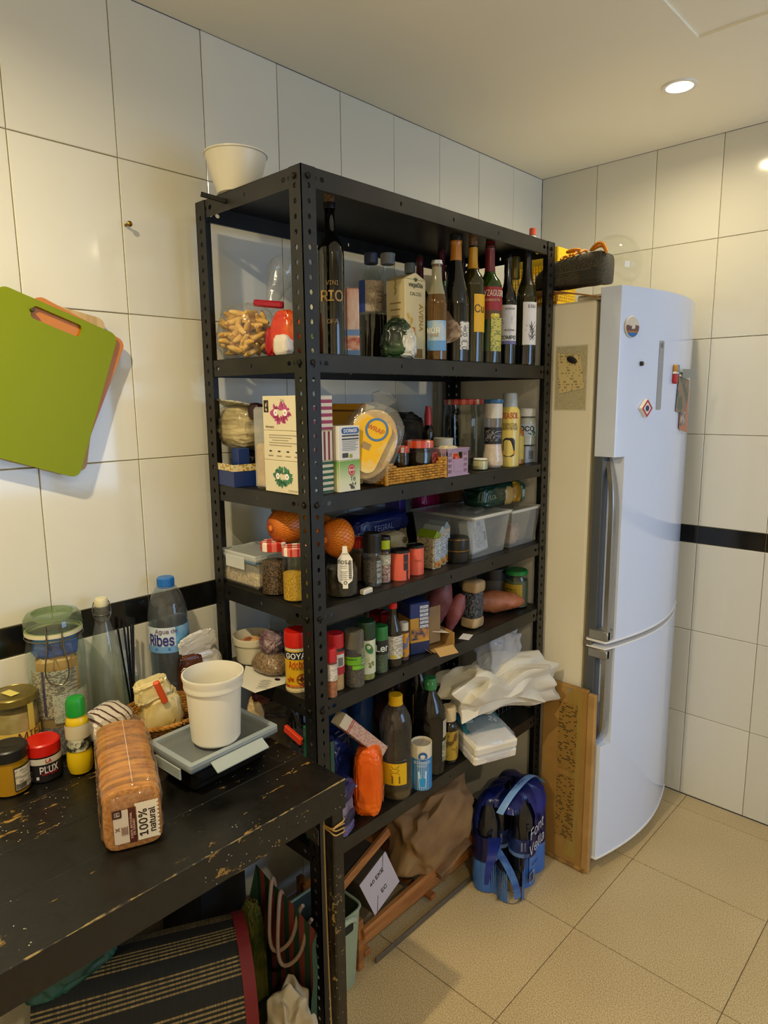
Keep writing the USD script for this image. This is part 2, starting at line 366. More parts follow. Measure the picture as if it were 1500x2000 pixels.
# ceiling, with the raised field whose corner shows
ce = T('ceiling', kind='structure')
CP = mottled('#f6efda', '#f7f1df', 3, 0.8, 0.3, 0.7, bump=.05, bscale=40)
lampholes = [Point(x, y).buffer(.036, quad_segs=8) for x, y, _ in LAMPS]
flat_ = sbox(0, YF, XR, 0).difference(sbox(.824, YF, XR, -.677))
for h_ in lampholes[:3]:
    flat_ = flat_.difference(h_)
ce.add('plasterboard', mv(prism(flat_, .02), 0, 0, H), CP, False)
ce.add('raised_field', mv(prism(sbox(.824, YF, XR, -.677).difference(lampholes[2]).difference(lampholes[3]), .02), 0, 0, H + .006), CP, False)
ce.add('cover', bx(-.12, XR + .1, YF - .1, .12, H + .12, H + .16, .0005), CP, False)
GLOW = mat('lamp_glow', {'e': ('emission', {'color': (1.0, 0.86, 0.6), 'strength': 120.0})}, [], 'e.emission')
CHROME = plain('#c9c4b8', 0.22, metal=1.0)
for k, (x, y, s) in enumerate(LAMPS):
    z = H + (.006 if k >= 2 else 0)
    t = T('ceiling_spotlight', ['lit recessed spotlight in the ceiling above the fridge', 'lit recessed spotlight in the ceiling over the black table', 'lit recessed spotlight in the ceiling right of the one above the fridge', 'added unseen fill spotlight in the ceiling right of the one over the table'][k], 'ceiling light', (x, y, z))
    t.add('ring', lathe([(.034, .001), (.036, -.004), (.045, -.004), (.047, 0), (.047, .001)], 40), WHITE)
    t.add('reflector', lathe([(.0345, 0), (.0335, .02), (.028, .045), (.0, .06)], 32), CHROME)
    t.add('bulb', lathe([(0, .008), (.02, .009), (.0245, .012), (.0245, .024), (.01, .045), (0, .045)], 24), GLOW)

# ---------------------------------------------------------------- perforated steel shelving
STEEL = mottled('#0d0c0b', '#14130f', 40, 0.42, 0.3, 0.7, bump=.05, bscale=300)
STEEL_LIT = mottled('#12110e', '#24221c', 14, 0.4, 0.40, 0.75)  # tray steel, lightened: lamp reflection on the lips is put into the colour
SX0, SX1, SY0, SY1, ST = .063, .44, -1.622, -.658, 1.966
LEV = [1.966, 1.612, 1.318, 1.070, .857, .495]
shelf = T('shelving_unit', 'tall black perforated steel shelving unit loaded with groceries', 'shelf', (0, 0, 0))
def flange(wd, ht, pitch=.0285, z0=.02):
    p = sbox(0, 0, wd, ht)
    holes = [affinity.scale(Point(wd * .52, z).buffer(.0045, quad_segs=2), 1, 1.25) for z in np.arange(z0, ht - .01, pitch)]
    p = p.difference(shapely.union_all(holes))
    return prism(p, .0018)
FLW = .037
for (cx, sx) in ((SX0, 1), (SX1, -1)):
    for (cy, sy) in ((SY0, 1), (SY1, -1)):
        f = flange(FLW, ST)
        v = np.array(f.vertices)
        a = tm(np.stack([cx + sx * v[:, 0], cy + sy * v[:, 2], v[:, 1]], 1), f.faces)          # face across x
        b = tm(np.stack([cx + sx * v[:, 2], cy + sy * v[:, 0], v[:, 1]], 1), f.faces)          # face across y
        a.fix_normals(); b.fix_normals()
        shelf.add('upright', cat_(a, b), STEEL, False)
def lip(L, ht=.038, three=True):
    p = sbox(0, -ht, L, 0)
    hs = []
    for e in (.016, .034, .054):
        for s in (e, L - e):
            hs.append(affinity.scale(Point(s, -ht * .5).buffer(.0052, quad_segs=2), 1.25, 1))
    for e in (.3, .5, .7):
        if L > .6 or e == .5:
            hs.append(affinity.scale(Point(L * e, -ht * .5).buffer(.004, quad_segs=2), .7, 1.3))
    return prism(p.difference(shapely.union_all(hs)), .0012)
e_ = .0022
for k, z in enumerate(LEV):
    x0, x1, y0, y1 = SX0 + e_, SX1 - e_, SY0 + e_, SY1 - e_
    ms = [bx(x0, x1, y0, y1, z - .0012, z, .0003)]
    l = lip(y1 - y0); v = np.array(l.vertices)
    for xx in (x0, x1 - .0012):
        ms.append(tm(np.stack([xx + v[:, 2], y0 + v[:, 0], z + v[:, 1]], 1), l.faces))
    l = lip(x1 - x0); v = np.array(l.vertices)
    for yy in (y0, y1 - .0012):
        ms.append(tm(np.stack([x0 + v[:, 0], yy + v[:, 2], z + v[:, 1]], 1), l.faces))
    for xx in (x0, x1 - .008):
        ms.append(bx(xx, xx + .008, y0, y1, z - .0385, z - .0373, .0003))
    for m in ms[1:5]:
        m.fix_normals()
    shelf.add('tray', cat_(*ms), STEEL_LIT, False)
    BOLT = plain('#26231d', .35, metal=.8)
    for (cy, sy) in ((SY0, 1), (SY1, -1)):
        hexa = lathe([(0, 0), (.006, 0), (.006, .003), (.0045, .0048), (0, .0052)], 10)
        shelf.add('bolt', mv(rt(hexa, 'y', 90), SX1, cy + sy * .018, z - .019), BOLT)
    shelf.add('bolt', mv(rt(lathe([(0, 0), (.006, 0), (.006, .003), (.0045, .0048), (0, .0052)], 10), 'x', 90), SX1 - .02, SY0, z - .019), BOLT)
shelf.add('hook', tube([(.183, SY0 + .002, 1.947), (.18, SY0 - .006, 1.948), (.172, SY0 - .022, 1.952), (.160, SY0 - .045, 1.957)], .0055), plain('#0b0b0b', .5), label='black peg sticking out of the top left rail')

# ---------------------------------------------------------------- black painted table
TZ, TX1, TY1 = .790, .613, -1.698
def worn(c, flecks, amount, seed=0):
    n = {'g': ('geometry', {}), 'm': ('mapping', {'scale': (70, 24, 40), 'location': (seed, seed, 0)}), 'n': ('noise_texture', {'scale': 1, 'detail': 8, 'roughness': .68}),
         'm2': ('mapping', {'scale': (5, 3.2, 3), 'location': (seed * 2, 1.3, 0)}), 'n2': ('noise_texture', {'scale': 1, 'detail': 2}),
         'a': ('math', {'math_type': 'multiply_add', 'value2': .50}), 'r': ('rgb_ramp', {'ramp': [(0, (0, 0, 0)), (amount, (0, 0, 0)), (amount + .02, (1, 1, 1)), (1, (1, 1, 1))]}),
         'c': ('rgb_ramp', {'ramp': [(0.3, lin(flecks[0])), (0.7, lin(flecks[1]))]}), 'v': ('voronoi_texture', {'scale': 95}), 'vd': ('math', {'math_type': 'less_than', 'value2': .11}),
         'vn': ('math', {'math_type': 'greater_than', 'value2': .5}), 'vm': ('math', {'math_type': 'multiply'}),
         'x': ('mix', {'color1': lin(c)}), 'y': ('mix', {'color2': lin('#b0a890')}), 'n3': ('noise_texture', {'scale': 18, 'detail': 5}),
         'q': ('map_range', {'from_min': .3, 'from_max': .7, 'to_min': .25, 'to_max': .5}), 'b': ('bump', {'strength': .25, 'distance': .002}), 'p': ('principled_bsdf', {})}
    l = [('g.position', 'm.vector'), ('m.vector', 'n.vector'), ('g.position', 'm2.vector'), ('m2.vector', 'n2.vector'), ('n2.fac', 'a.value1'), ('n.fac', 'a.value3'), ('a.value', 'r.fac'),
         ('n2.fac', 'c.fac'), ('r.color', 'x.fac'), ('c.color', 'x.color2'), ('x.color', 'y.color1'), ('g.position', 'v.vector'), ('v.distance', 'vd.value1'), ('n2.fac', 'vn.value1'), ('vd.value', 'vm.value1'), ('vn.value', 'vm.value2'), ('vm.value', 'y.fac'),
         ('y.color', 'p.base_color'), ('g.position', 'n3.vector'), ('n3.fac', 'q.value'), ('q.result', 'p.roughness'), ('n.fac', 'b.height'), ('b.normal', 'p.normal')]
    return mat('worn_' + ckey(c, flecks, amount, seed), n, l, 'p.BSDF')
table = T('table', 'black painted wooden table with worn paint left of the shelving', 'table', (0, 0, 0))
TYL = -2.95
bounds = [.004, .115, .235, .360, .480, TX1]
for k, (a, b) in enumerate(zip(bounds, bounds[1:])):
    table.add('plank', bx(a + .0004, b - .0004, TYL, TY1, TZ - (.062 if k == 4 else .022), TZ - .0003 * (k % 2), .0007), worn('#0d0c09', ('#6a4f1e', '#9a7838'), .885, k * 1.7), False)
TBL = worn('#0c0b09', ('#5f4a20', '#8a7440'), .93, 3)
table.add('apron', bx(.06, .478, TY1 - .022, TY1 - .001, TZ - .062, TZ - .0222, .002), TBL, False)
table.add('worn_edge', tube([(TX1 - .0012, y, TZ - .0012) for y in np.linspace(TYL, TY1, 40)], [.0009 + .0012 * abs(math.sin(k * 2.3) * math.sin(k * .7)) for k in range(40)], 6), mottled('#8f7a48', '#15120d', 55, .6, .42, .55, stretch=(1, 1, 1)), label='paint worn off along the front edge')
for (x, y) in ((TX1 - .031, TY1 - .031), (.01, TY1 - .031), (TX1 - .031, TYL + .01), (.01, TYL + .01)):
    table.add('leg', bx(x, x + .028, y, y + .028, 0, TZ - .0225, .003), TBL, False)

# ---------------------------------------------------------------- fridge
FW0, FW1 = -.645, -.075
fr = T('fridge', 'tall white fridge freezer with grey handles in the corner', 'fridge', (0, 0, 0))
BODY = plain('#e6e0cd', .28)
DOOR_DAYLIT = plain('#d4e0fa', .12, coat=.4)  # white door, cool daylight put into the colour as a blue tint
GREYP = plain('#8b8a86', .32, metal=.35)
fr.add('body', bx(.03, .568, FW0 + .004, FW1 - .004, .05, 1.795, .006), BODY, 30, label='cream side wall of the fridge')
fr.add('plinth', bx(.06, .60, FW0 + .02, FW1 - .02, 0, .05, .003), plain('#26241f', .6), False)
fr.add('seal', bx(.568, .582, FW0 + .02, FW1 - .02, .07, 1.79, .002), plain('#6e6a5c', .6), False)
def door_section():
    n = 44
    pts = [(.583, FW0), (.583, FW1)]
    L = FW1 - FW0
    for k in range(n + 1):
        s = 1 - k / n
        pts.append((.646 + .046 * math.sin(PI * s) ** .9, FW0 + L * s))
    return Polygon(pts)
sec = door_section().buffer(-.004).buffer(.004, quad_segs=3)
def door(z0, z1, cut):
    p = sec.difference(sbox(.55, FW0 - .01, .70, FW0 + .046)) 
    full = lambda a, b: mv(prism(sec, b - a), 0, 0, a)
    ms = [mv(prism(sec.difference(cut), z1 - z0 - .0), 0, 0, z0)]
    return cat_(*ms)
notch = sbox(.5, FW0 - .02, .75, FW0 + .042)
inner = sec.difference(notch)
HA0, HA1, HB0, HB1 = .80, 1.345, .44, .755
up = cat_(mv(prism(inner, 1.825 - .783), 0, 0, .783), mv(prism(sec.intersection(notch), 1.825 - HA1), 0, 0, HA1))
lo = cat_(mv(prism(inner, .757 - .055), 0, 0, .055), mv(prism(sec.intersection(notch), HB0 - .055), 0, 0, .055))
du = fr.add('door', up, DOOR_DAYLIT, 30); dl = fr.add('door', lo, DOOR_DAYLIT, 30)
for q, hh, zz in ((.002, .006, .0485), (.0015, .005, .757), (.0015, .006, .777)):
    fr.add('door_rim', mv(prism(sec.buffer(q), hh), 0, 0, zz), plain('#f0f0f2', .2), 30)
def handle(z0, z1, flip):
    # recessed grey channel and a bowed bar in front of it
    ch = bx(.585, .612, FW0 + .002, FW0 + .0415, z0, z1, .002)
    zs = np.linspace(z0, z1, 26)
    s = (zs - z0) / (z1 - z0)
    if flip: s = 1 - s                       # s = 0 at the seam between the doors
    xo = .652 - .034 * np.clip((s - .72) / .28, 0, 1) ** 2
    yo = FW0 + .004 + .034 * np.clip((s - .74) / .26, 0, 1) ** 2
    rows = []
    for z, x, y in zip(zs, xo, yo):
        rows.append([(x - .018, y, z), (x - .003, y - .003, z), (x, y + .001, z), (x, y + .012, z), (x - .006, y + .014, z), (x - .018, y + .012, z), (x - .018, y, z)])
    bar = grid(np.array(rows)); bar.fix_normals()
    ends = cat_(bx(.59, .652, FW0 - .001, FW0 + .04, *( (z0, z0 + .03) if not flip else (z1 - .03, z1)), .003))
    return ch, bar, ends
for (z0, z1, flip, d) in ((HA0 - .015, HA1, False, du), (HB0, HB1, True, dl)):
    c, b_, e = handle(z0, z1, flip)
    fr.add('handle_channel', c, plain('#4d535c', .4), False, under=d)
    fr.add('handle', cat_(b_, e), plain('#9b9a96', .28, metal=.6), 40, under=d, label='grey bowed bar handle')
fr.add('hinge_cover', bx(.50, .60, FW0 + .02, FW0 + .09, 1.796, 1.812, .004), BODY, 30)
fr.add('hinge_cover', bx(.52, .62, FW1 - .06, FW1 - .02, 1.796, 1.815, .004), plain('#d8d4c8', .4), 30)
fr.add('hinge', bx(.575, .60, FW0 - .002, FW0 + .03, .76, .775, .002), plain('#77736a', .4, metal=.5), False)

# ---------------------------------------------------------------- chopping boards on the left wall
def on_left(poly, t, x):
    """polygon given in (y, z) on the wall, front at depth x"""
    m = prism(poly, t); v = np.array(m.vertices)
    m = tm(np.stack([x + v[:, 2], v[:, 0], v[:, 1]], 1), m.faces); m.fix_normals(); return m
def board(c, w, h, ang, slot, rr=.018):
    p = sbox(-w / 2, -h / 2, w / 2, h / 2).buffer(-rr).buffer(rr, quad_segs=6)
    if slot:
        p = p.difference(affinity.translate(sbox(-.042, -.004, .042, .004).buffer(.009, quad_segs=6), slot[0], slot[1]))
    return affinity.translate(affinity.rotate(p, ang, origin=(0, 0)), *c)
GREEN = plain('#7f8d00', .45, spec=.2)
b = T('cutting_board', 'lime green plastic cutting board hanging askew on the tiled wall', 'cutting board', (0, 0, 0))
b.add('board', on_left(board((-1.9857, 1.5512), .245, .325, -20, (-.004, .137)), .007, .030), GREEN, 30)
b = T('cutting_board', 'orange plastic cutting board mostly hidden behind the lime green one', 'cutting board', (0, 0, 0))
b.add('board', on_left(board((-1.948, 1.556), .20, .30, -25, None), .006, .021), plain('#c8780f', .4), 30)
b = T('cutting_board', 'pale wooden cutting board peeking out lowest behind the lime green one', 'cutting board', (0, 0, 0))
b.add('board', on_left(board((-1.945, 1.548), .16, .335, -12, None), .008, .010), mottled('#b99a66', '#c9ad7c', 12, .6, stretch=(6, 6, 1)), 30)
t = T('wall_screw', 'brass screw sticking out of the tile left of the shelving', 'screw', (0, -1.762, 1.905))
t.add('head', rt(lathe([(0, 0), (.003, 0), (.003, .016), (.006, .018), (.006, .021), (.003, .0235), (0, .0235)], 12), 'y', 90), plain('#8a6a2a', .35, metal=1.0))
t = T('wall_hook', 'dark wire hook carrying the cutting boards on the wall', 'hook', (0, -1.99, 1.70))
t.add('peg', rt(cyl(.004, 0, .045, 10), 'y', 90), plain('#5a4a30', .4, metal=.8))

# ---------------------------------------------------------------- makers of groceries
CLEAR = glass('#f2f6f3'); CLEARP = glass('#f4f6f6', .05, .03); FILM = glass('#fbfbf8', .10, .05, '#ffffff', .9, 55, 1.5)
FROST = glass('#e8ecec', .25, .42, '#e6e8e4')
BLACKP = plain('#0e0e0e', .38); WHITEP = plain('#e6e2d6', .4); REDP = plain('#c3150f', .35)
CORK = mottled('#8a6a48', '#6a4a30', 120, .8)
def darkglass(c, rough=.05):
    return plain(c, rough, coat=.5)
WINEBLACK = darkglass('#0a0a07'); WINEGREEN = darkglass('#1c2206'); WINEOLIVE = darkglass('#2a2606')
WINE = {'bordeaux': [(0, .006), (.8, 0), (.97, .004), (1, .02), (1, .60), (.97, .635), (.8, .675), (.52, .712), (.42, .745), (.38, .79), (.37, .925), (.42, .93), (.42, .955), (.37, .96), (.37, 1), (0, 1)],
        'burgundy': [(0, .006), (.8, 0), (.97, .004), (1, .02), (1, .44), (.97, .50), (.86, .58), (.68, .66), (.52, .735), (.43, .80), (.40, .90), (.39, .93), (.43, .935), (.43, .96), (.38, .965), (.38, 1), (0, 1)],
        'rhine': [(0, .006), (.8, 0), (.97, .004), (1, .02), (1, .56), (.96, .61), (.78, .66), (.55, .70), (.46, .74), (.43, .79), (.42, .93), (.46, .935), (.46, .96), (.42, .965), (.42, 1), (0, 1)]}
def prad(prof, z):
    pr = np.array(prof); return float(np.interp(z, pr[:, 1], pr[:, 0]))
def bottle(K_, z, name, label, cat, prof, body, foil=None, cork=None, cap=None, turn=0, group=None, neckz=None):
    """K_ = (x, y, r, h, facing); foil = (colour, from): a capsule over the neck; cork = (colour, from)"""
    x, y, r, h, fa = K_
    t = T(name, label, cat, (x, y, z), fa + turn, group)
    P = [(a * r, b * h) for a, b in prof]
    top = 1.0
    if cork:
        top = cork[1]
        P = [q for q in P if q[1] < top * h] + [(prad(P, top * h), top * h), (0, top * h)]
        t.add('cork', cyl(r * cork[2] if len(cork) > 2 else r * .33, top * h - .004, h, 20), CORK if cork[0] is None else plain(cork[0], .6))
    t.add('glass_bottle' if body in (WINEBLACK, WINEGREEN, WINEOLIVE, CLEAR) else 'bottle_body', lathe(P), body)
    if foil:
        pr = np.array(P); zs = np.linspace(foil[1] * h, top * h, 14)
        ff = [(prad(P, q) + .0006, q) for q in zs]
        ff = [(ff[0][0] - .0006, ff[0][1])] + ff + [(0, top * h + .0006)]
        t.add('capsule', lathe(ff, 28), plain(foil[0], .3, coat=.3), label=foil[2] if len(foil) > 2 else None)
    t.r, t.h, t.P = r, h, P
    return t
def lab(t, z0, z1, c, a=70, a0=None, name='label', m=None, off=.0006, under=None):
    """paper label wrapped round the straight part of a bottle or tin; heights as shares of it"""
    r = t.r
    lo, hi = (-a, a) if a0 is None else (a0, a)
    return t.add(name, band(prad(t.P, z0 * t.h) + off - .0004, z0 * t.h, z1 * t.h, lo, hi), m or plain(c, .5), True, under=under)
def word(t, s, zc, h, c, a=0, bold=False, width=None, name='lettering', off=.0012, m=None, under=None, r=None):
    g = wrap(text(s, h, bold, width=width), r or prad(t.P, zc * t.h) + off)
    t.add(name, mv(rt(g, 'z', a), 0, 0, zc * t.h), m or plain(c, .5), False, under=under)
def jarP(r, h, neck=.86, shoulder=.86):
    return [(0, 0), (r * .9, 0), (r, h * .04), (r, h * (shoulder - .1)), (r * .97, h * shoulder), (r * neck, h * (shoulder + .05)), (r * neck, h)]
def jar(K_, z, name, label, cat='jar', lid=None, lidh=.13, neck=.88, fill=None, fillm=None, body=None, turn=0, group=None, lidr=1.06, lidname='lid', inner=.96):
    x, y, r, h, fa = K_
    t = T(name, label, cat, (x, y, z), fa + turn, group)
    hb = h * (1 - lidh * .8)
    P = jarP(r, hb, neck)
    t.add('glass_jar', lathe(P), body or CLEAR)
    if fill:
        ri = [(a * inner, max(.003, b)) for a, b in P if b < fill * hb]
        rr = prad(P, fill * hb) * inner
        zt = fill * hb
        top = [(rr, zt), (rr * .6, zt + .002), (0, zt + .003)]
        t.add('contents', lathe(ri + top), fillm)
    if lid:
        R = r * neck * lidr
        t.add(lidname, lathe([(0, hb * .995), (R * .97, hb * .985), (R, h * (1 - lidh)), (R, h - .003), (R - .003, h - .0005), (R * .9, h), (R * .88, h - .0012), (0, h - .0012)][1:] if False else [(R - .0015, h * (1 - lidh)), (R, h * (1 - lidh) + .001), (R, h - .003), (R - .002, h - .0008), (R * .9, h), (R * .88, h - .0012), (0, h - .0012)]), lid)
    t.r, t.h, t.P = r, h, P + [(r * neck, h)]
    return t
def carton(x0, x1, y0, y1, z, h, name, label, cat='box', m=None, r=.0012, group=None):
    """upright box with its sides along the walls; local origin at its base centre; front faces: +x and -y"""
    t = T(name, label, cat, ((x0 + x1) / 2, (y0 + y1) / 2, z), 0, group)
    t.sx, t.sy, t.h = x1 - x0, y1 - y0, h
    t.add('carton', rbox(t.sx, t.sy, h, r), m or plain('#e4dcc8', .5), False)
    return t
def onY(t, m, u=0, v=0):
    """put a drawing on the -y face: u from its left (low x) edge centre, v height"""
    m = m.copy(); q = np.array(m.vertices); m.vertices = np.stack([q[:, 0] + u, -t.sy / 2 - q[:, 2] - .0002, q[:, 1] + v], 1); m.invert() if False else None; return m
def onX(t, m, u=0, v=0):
    m = m.copy(); q = np.array(m.vertices); m.vertices = np.stack([t.sx / 2 + q[:, 2] + .0002, q[:, 0] + u, q[:, 1] + v], 1); return m
def blob(n, R, r0, seed, petals=True):
    """a scattered wreath of leaves, flat"""
    g = random.Random(seed); out = []
    for k in range(n):
        a = g.uniform(0, 2 * PI); q = R * (.55 + .45 * g.random())
        p = affinity.rotate(affinity.scale(Point(0, 0).buffer(r0, quad_segs=2), 1, .42), math.degrees(a) + g.uniform(-50, 50), origin=(0, 0))
        out.append(affinity.translate(p, 1.55 * q * math.cos(a), q * math.sin(a)))
    return prism(shapely.union_all(out), .0004)

# ---------------------------------------------------------------- on top of the unit and of the fridge
x, y, _q, _h, _z = (0.175, -1.5834, 0.0697, 0.0851, -35.0612)
b = T('bowl', 'large white plastic bowl on top of the black shelving', 'bowl', (x, y, 1.966))
b.add('bowl', lathe([(a * _q / .098, b * _h / .097) for a, b in [(0, 0), (.052, 0), (.06, .003), (.078, .045), (.094, .092), (.098, .094), (.098, .097), (.091, .097), (.075, .045), (.056, .006), (0, .005)]], 48), plain('#d9d3c0', .35))
t = bottle((0.365, -0.6608, 0.01, 0.0531, -58.5229), 1.966, 'bottle', 'small bottle with orange red cap on top of the shelving near the fridge', 'bottle', [(0, 0), (1, 0), (1.2, .1), (1.2, .5), (.8, .62), (.8, 1), (0, 1)], plain('#d9d0c0', .4))
t.add('cap', cyl(t.r * 1.0, t.h * .62, t.h, 16), plain('#e0583a', .4))

FZ = 1.797
# shoe on a cardboard flap
t = T('cardboard_sheet', 'bent brown cardboard sheet under the black shoe on the fridge', 'cardboard', (0, 0, 0))
P_ = []
for s in np.linspace(0, 1, 14):
    xx = .30 + .275 * s
    P_.append([(xx, yy, FZ + .032 + .012 * math.sin(s * 5) - .010 * max(0, s - .8) / .2 + .010 * (yy + .56) * 4) for yy in (-.652, -.61, -.57, -.535)])
P_ = np.array(P_)
top = grid(P_); bot = grid(P_ - np.array([0, 0, .004])); bot.invert()
edge = lambda a: grid(np.array([a, a - np.array([0, 0, .004])]))
t.add('sheet', cat_(top, bot, edge(P_[0]), edge(P_[-1]), edge(P_[:, 0]), edge(P_[:, -1])), mottled('#9a6a30', '#a87840', 14, .8), 60)
SHM = mottled('#25231c', '#57503f', 420, .8, .42, .58, bump=.6)
t = T('shoe', 'black mesh shoe with orange laces on top of the fridge', 'shoe', (.475, -.60, FZ + .044), 0)
rows = []
for s in np.linspace(0, 1, 22):                       # along x: toe at low x, heel at high x
    X = -.125 + .235 * s
    w = .042 * (math.sin(PI * min(1, .12 + s * 1.05)) ** .45 if s < .5 else (1 - .18 * (s - .5)))
    if s in (0.0,): w = .012
    if s > .97: w *= .8
    hh = (.045 + .05 * (1 - math.exp(-4 * s))) * (1.0 if s < .9 else 1 - (s - .9) * 1.2)
    hh = hh * (.35 if s == 0 else 1)
    ring = []
    for k in range(20):
        a = k / 20 * 2 * PI
        ca, sa = math.cos(a), math.sin(a)
        ring.append((X, w * np.sign(ca) * abs(ca) ** .7, hh / 2 + hh / 2 * np.sign(sa) * abs(sa) ** (.8 if sa > 0 else .3)))
    rows.append(ring)
sm = grid(np.array(rows), False, True)
v = list(sm.vertices); n_ = len(v); v += [np.mean(rows[0], 0), np.mean(rows[-1], 0)]
ff = list(sm.faces) + [(n_, (k + 1) % 20, k) for k in range(20)] + [(n_ + 1, 21 * 20 + k, 21 * 20 + (k + 1) % 20) for k in range(20)]
sm = tm(v, ff); sm.fix_normals()
vv = np.array(sm.vertices); vv += (meshkit.fbm(vv * 40, 3, 3) - .5)[:, None] * .006; sm.vertices = vv
t.add('upper', sm, SHM, 60)
t.add('seam', cat_(*[tube(spline([(-.12, s * .018, .03), (-.08, s * .040, .036), (0, s * .0435, .040), (.08, s * .040, .042), (.108, s * .03, .045)], 30), .0016, 6) for s in (-1, 1)]), plain('#5a5444', .6))
t.add('patch', mv(rbox(.055, .003, .034, .002), .066, -.041, .010), plain('#2e2c26', .6), label='heel patch')
lace = [tube(spline([(.03 - .02 * k, -.03, .093 - .004 * k), (.032 - .02 * k, 0, .1025 - .003 * k), (.025 - .02 * k, .03, .093 - .004 * k)], 12), .004, 6) for k in range(4)]
lace.append(tube(spline([(.05, 0, .10), (.075, -.012, .113), (.10, -.02, .104), (.108, -.022, .085), (.100, -.014, .095), (.08, 0, .108), (.05, .01, .103)], 30), .0045, 6))
lace.append(tube(spline([(.02, 0, .10), (.0, -.015, .107), (-.02, -.012, .104), (.0, .0, .106)], 20), .004, 6))
t.add('laces', cat_(*lace), plain('#e08a12', .6))
# yellow perforated basket
YEL = plain('#e8c20c', .35)
def perforated(w, h, nx, nz, z0, z1, hw, hh):
    p = sbox(-w / 2, 0, w / 2, h)
    hs = []
    for i in range(nx):
        for k in range(nz):
            cx = -w / 2 + w * (i + .5) / nx; cz = z0 + (z1 - z0) * (k + .5) / nz
            hs.append(sbox(cx - hw, cz - hh, cx + hw, cz + hh))
    return prism(p.difference(shapely.union_all(hs)), .002)
t = T('basket', 'bright yellow perforated plastic basket on the fridge behind the shelving', 'basket', (.30, -.485, FZ))
w_ = perforated(.17, .185, 16, 12, .02, .135, .0028, .0038); v = np.array(w_.vertices)
for nm, f in (('side', lambda v: np.stack([v[:, 0], -.06 - v[:, 2], v[:, 1]], 1)), ('side', lambda v: np.stack([v[:, 0], .06 + v[:, 2], v[:, 1]], 1)),
          ('side', lambda v: np.stack([.085 + v[:, 2], v[:, 0] * .7, v[:, 1]], 1)), ('side', lambda v: np.stack([-.085 - v[:, 2], v[:, 0] * .7, v[:, 1]], 1))):
    m = tm(f(v), w_.faces); m.fix_normals(); t.add(nm, m, YEL, False)
t.add('base', rbox(.17, .12, .003, .001), YEL, False)
# glass globe
t = T('glass_globe', 'clear glass globe standing on the fridge beside the shoe', 'glass globe', (.47, -.33, FZ))
R_ = .088
t.add('globe', lathe([(0, .002), (.03, 0), (.032, .03)] + [(R_ * math.cos(a), .150 + R_ * math.sin(a)) for a in np.linspace(-1.15, PI / 2, 26)], 48), glass('#fbfcfa', .01, .0, ior=1.3))
t = T('glass_dish', 'low clear scalloped glass dish on top of the fridge', 'dish', (.42, -.21, FZ))
a = np.linspace(0, 2 * PI, 60, endpoint=False)
P_ = [np.stack([(q + (.004 * np.cos(12 * a) if k else 0)) * np.cos(a), (q + (.004 * np.cos(12 * a) if k else 0)) * np.sin(a), np.full(60, z_)], -1) for k, (q, z_) in enumerate([(.035, .002), (.06, .004), (.075, .03), (.08, .048)])]
dm = grid(np.array(P_), False, True); dm.invert(); t.add('dish', dm, glass('#f8faf4', .02, .06), True)

# things stuck to the fridge
def xdoor(y):
    s = (y - FW0) / (FW1 - FW0); return .646 + .046 * math.sin(PI * min(max(s, .001), .999)) ** .9
def adoor(y):
    return math.degrees(math.atan2(-(xdoor(y + .01) - xdoor(y - .01)), .02))
def ondoor(name, label, cat, y, z, group=None):
    return T(name, label, cat, (xdoor(y) + .0006, y, z), adoor(y), group)
t = ondoor('fridge_magnet', 'round souvenir magnet with a castle view high on the fridge door', 'magnet', -.603, 1.713)
t.add('button', rt(mv(cyl(.030, 0, .005, 36), 0, 0, 0), 'y', 90), plain('#d7cdbd', .25, coat=.5))
pic = Point(0, 0).buffer(.0275, quad_segs=10)
t.add('sea', faceX(prism(pic.intersection(sbox(-1, -1, 1, -.012)), .0004), .0052), plain('#2a6bb0', .3), False)
t.add('castle', faceX(prism(pic.intersection(Polygon([(-.03, -.012), (-.03, .004), (-.016, .005), (-.012, .002), (-.004, .004), (-.004, -.006), (.012, -.004), (.012, .006), (.03, .004), (.03, -.012)])), .0004), .0052), plain('#6d4a44', .4), False)
t.add('wall', faceX(prism(pic.intersection(sbox(-.03, -.0155, .03, -.011)), .0006), .0052), plain('#a8743e', .4), False)
t = ondoor('fridge_magnet', 'tiny black clip magnet below the round souvenir magnet', 'magnet', -.553, 1.612)
t.add('clip', mv(rbox(.008, .011, .013, .002), .004, 0, -.006), BLACKP); t.add('pin', rt(cyl(.002, .008, .013, 8), 'y', 90), CHROME)
t = ondoor('fridge_magnet', 'red white and blue diamond shaped magnet on the fridge door', 'magnet', -.527, 1.484)
dia = lambda q: affinity.rotate(sbox(-q, -q, q, q), 45, origin=(0, 0))
t.add('block', faceX(prism(dia(.019), .012)), plain('#e6dfd4', .35), False)
t.add('frame', faceX(prism(dia(.0185).difference(dia(.0135)), .0006), .012), plain('#b0262e', .35), False)
t.add('emblem', faceX(prism(Point(0, 0).buffer(.0085, quad_segs=6), .0006), .012), plain('#22306e', .3), False)
t = ondoor('sticker', 'narrow grey rounded sticker with tiny print on the fridge door', 'sticker', -.448, 1.580)
t.add('strip', faceX(prism(sbox(-.008, -.096, .008, .096).buffer(.006, quad_segs=4), .0006)), printed('#a9a9aa', '#7b7c80', 900, 300, .5), False)
t.add('emblem', faceX(prism(Point(0, .088).buffer(.008, quad_segs=5), .0004), .0006), plain('#6f7074', .4), False)
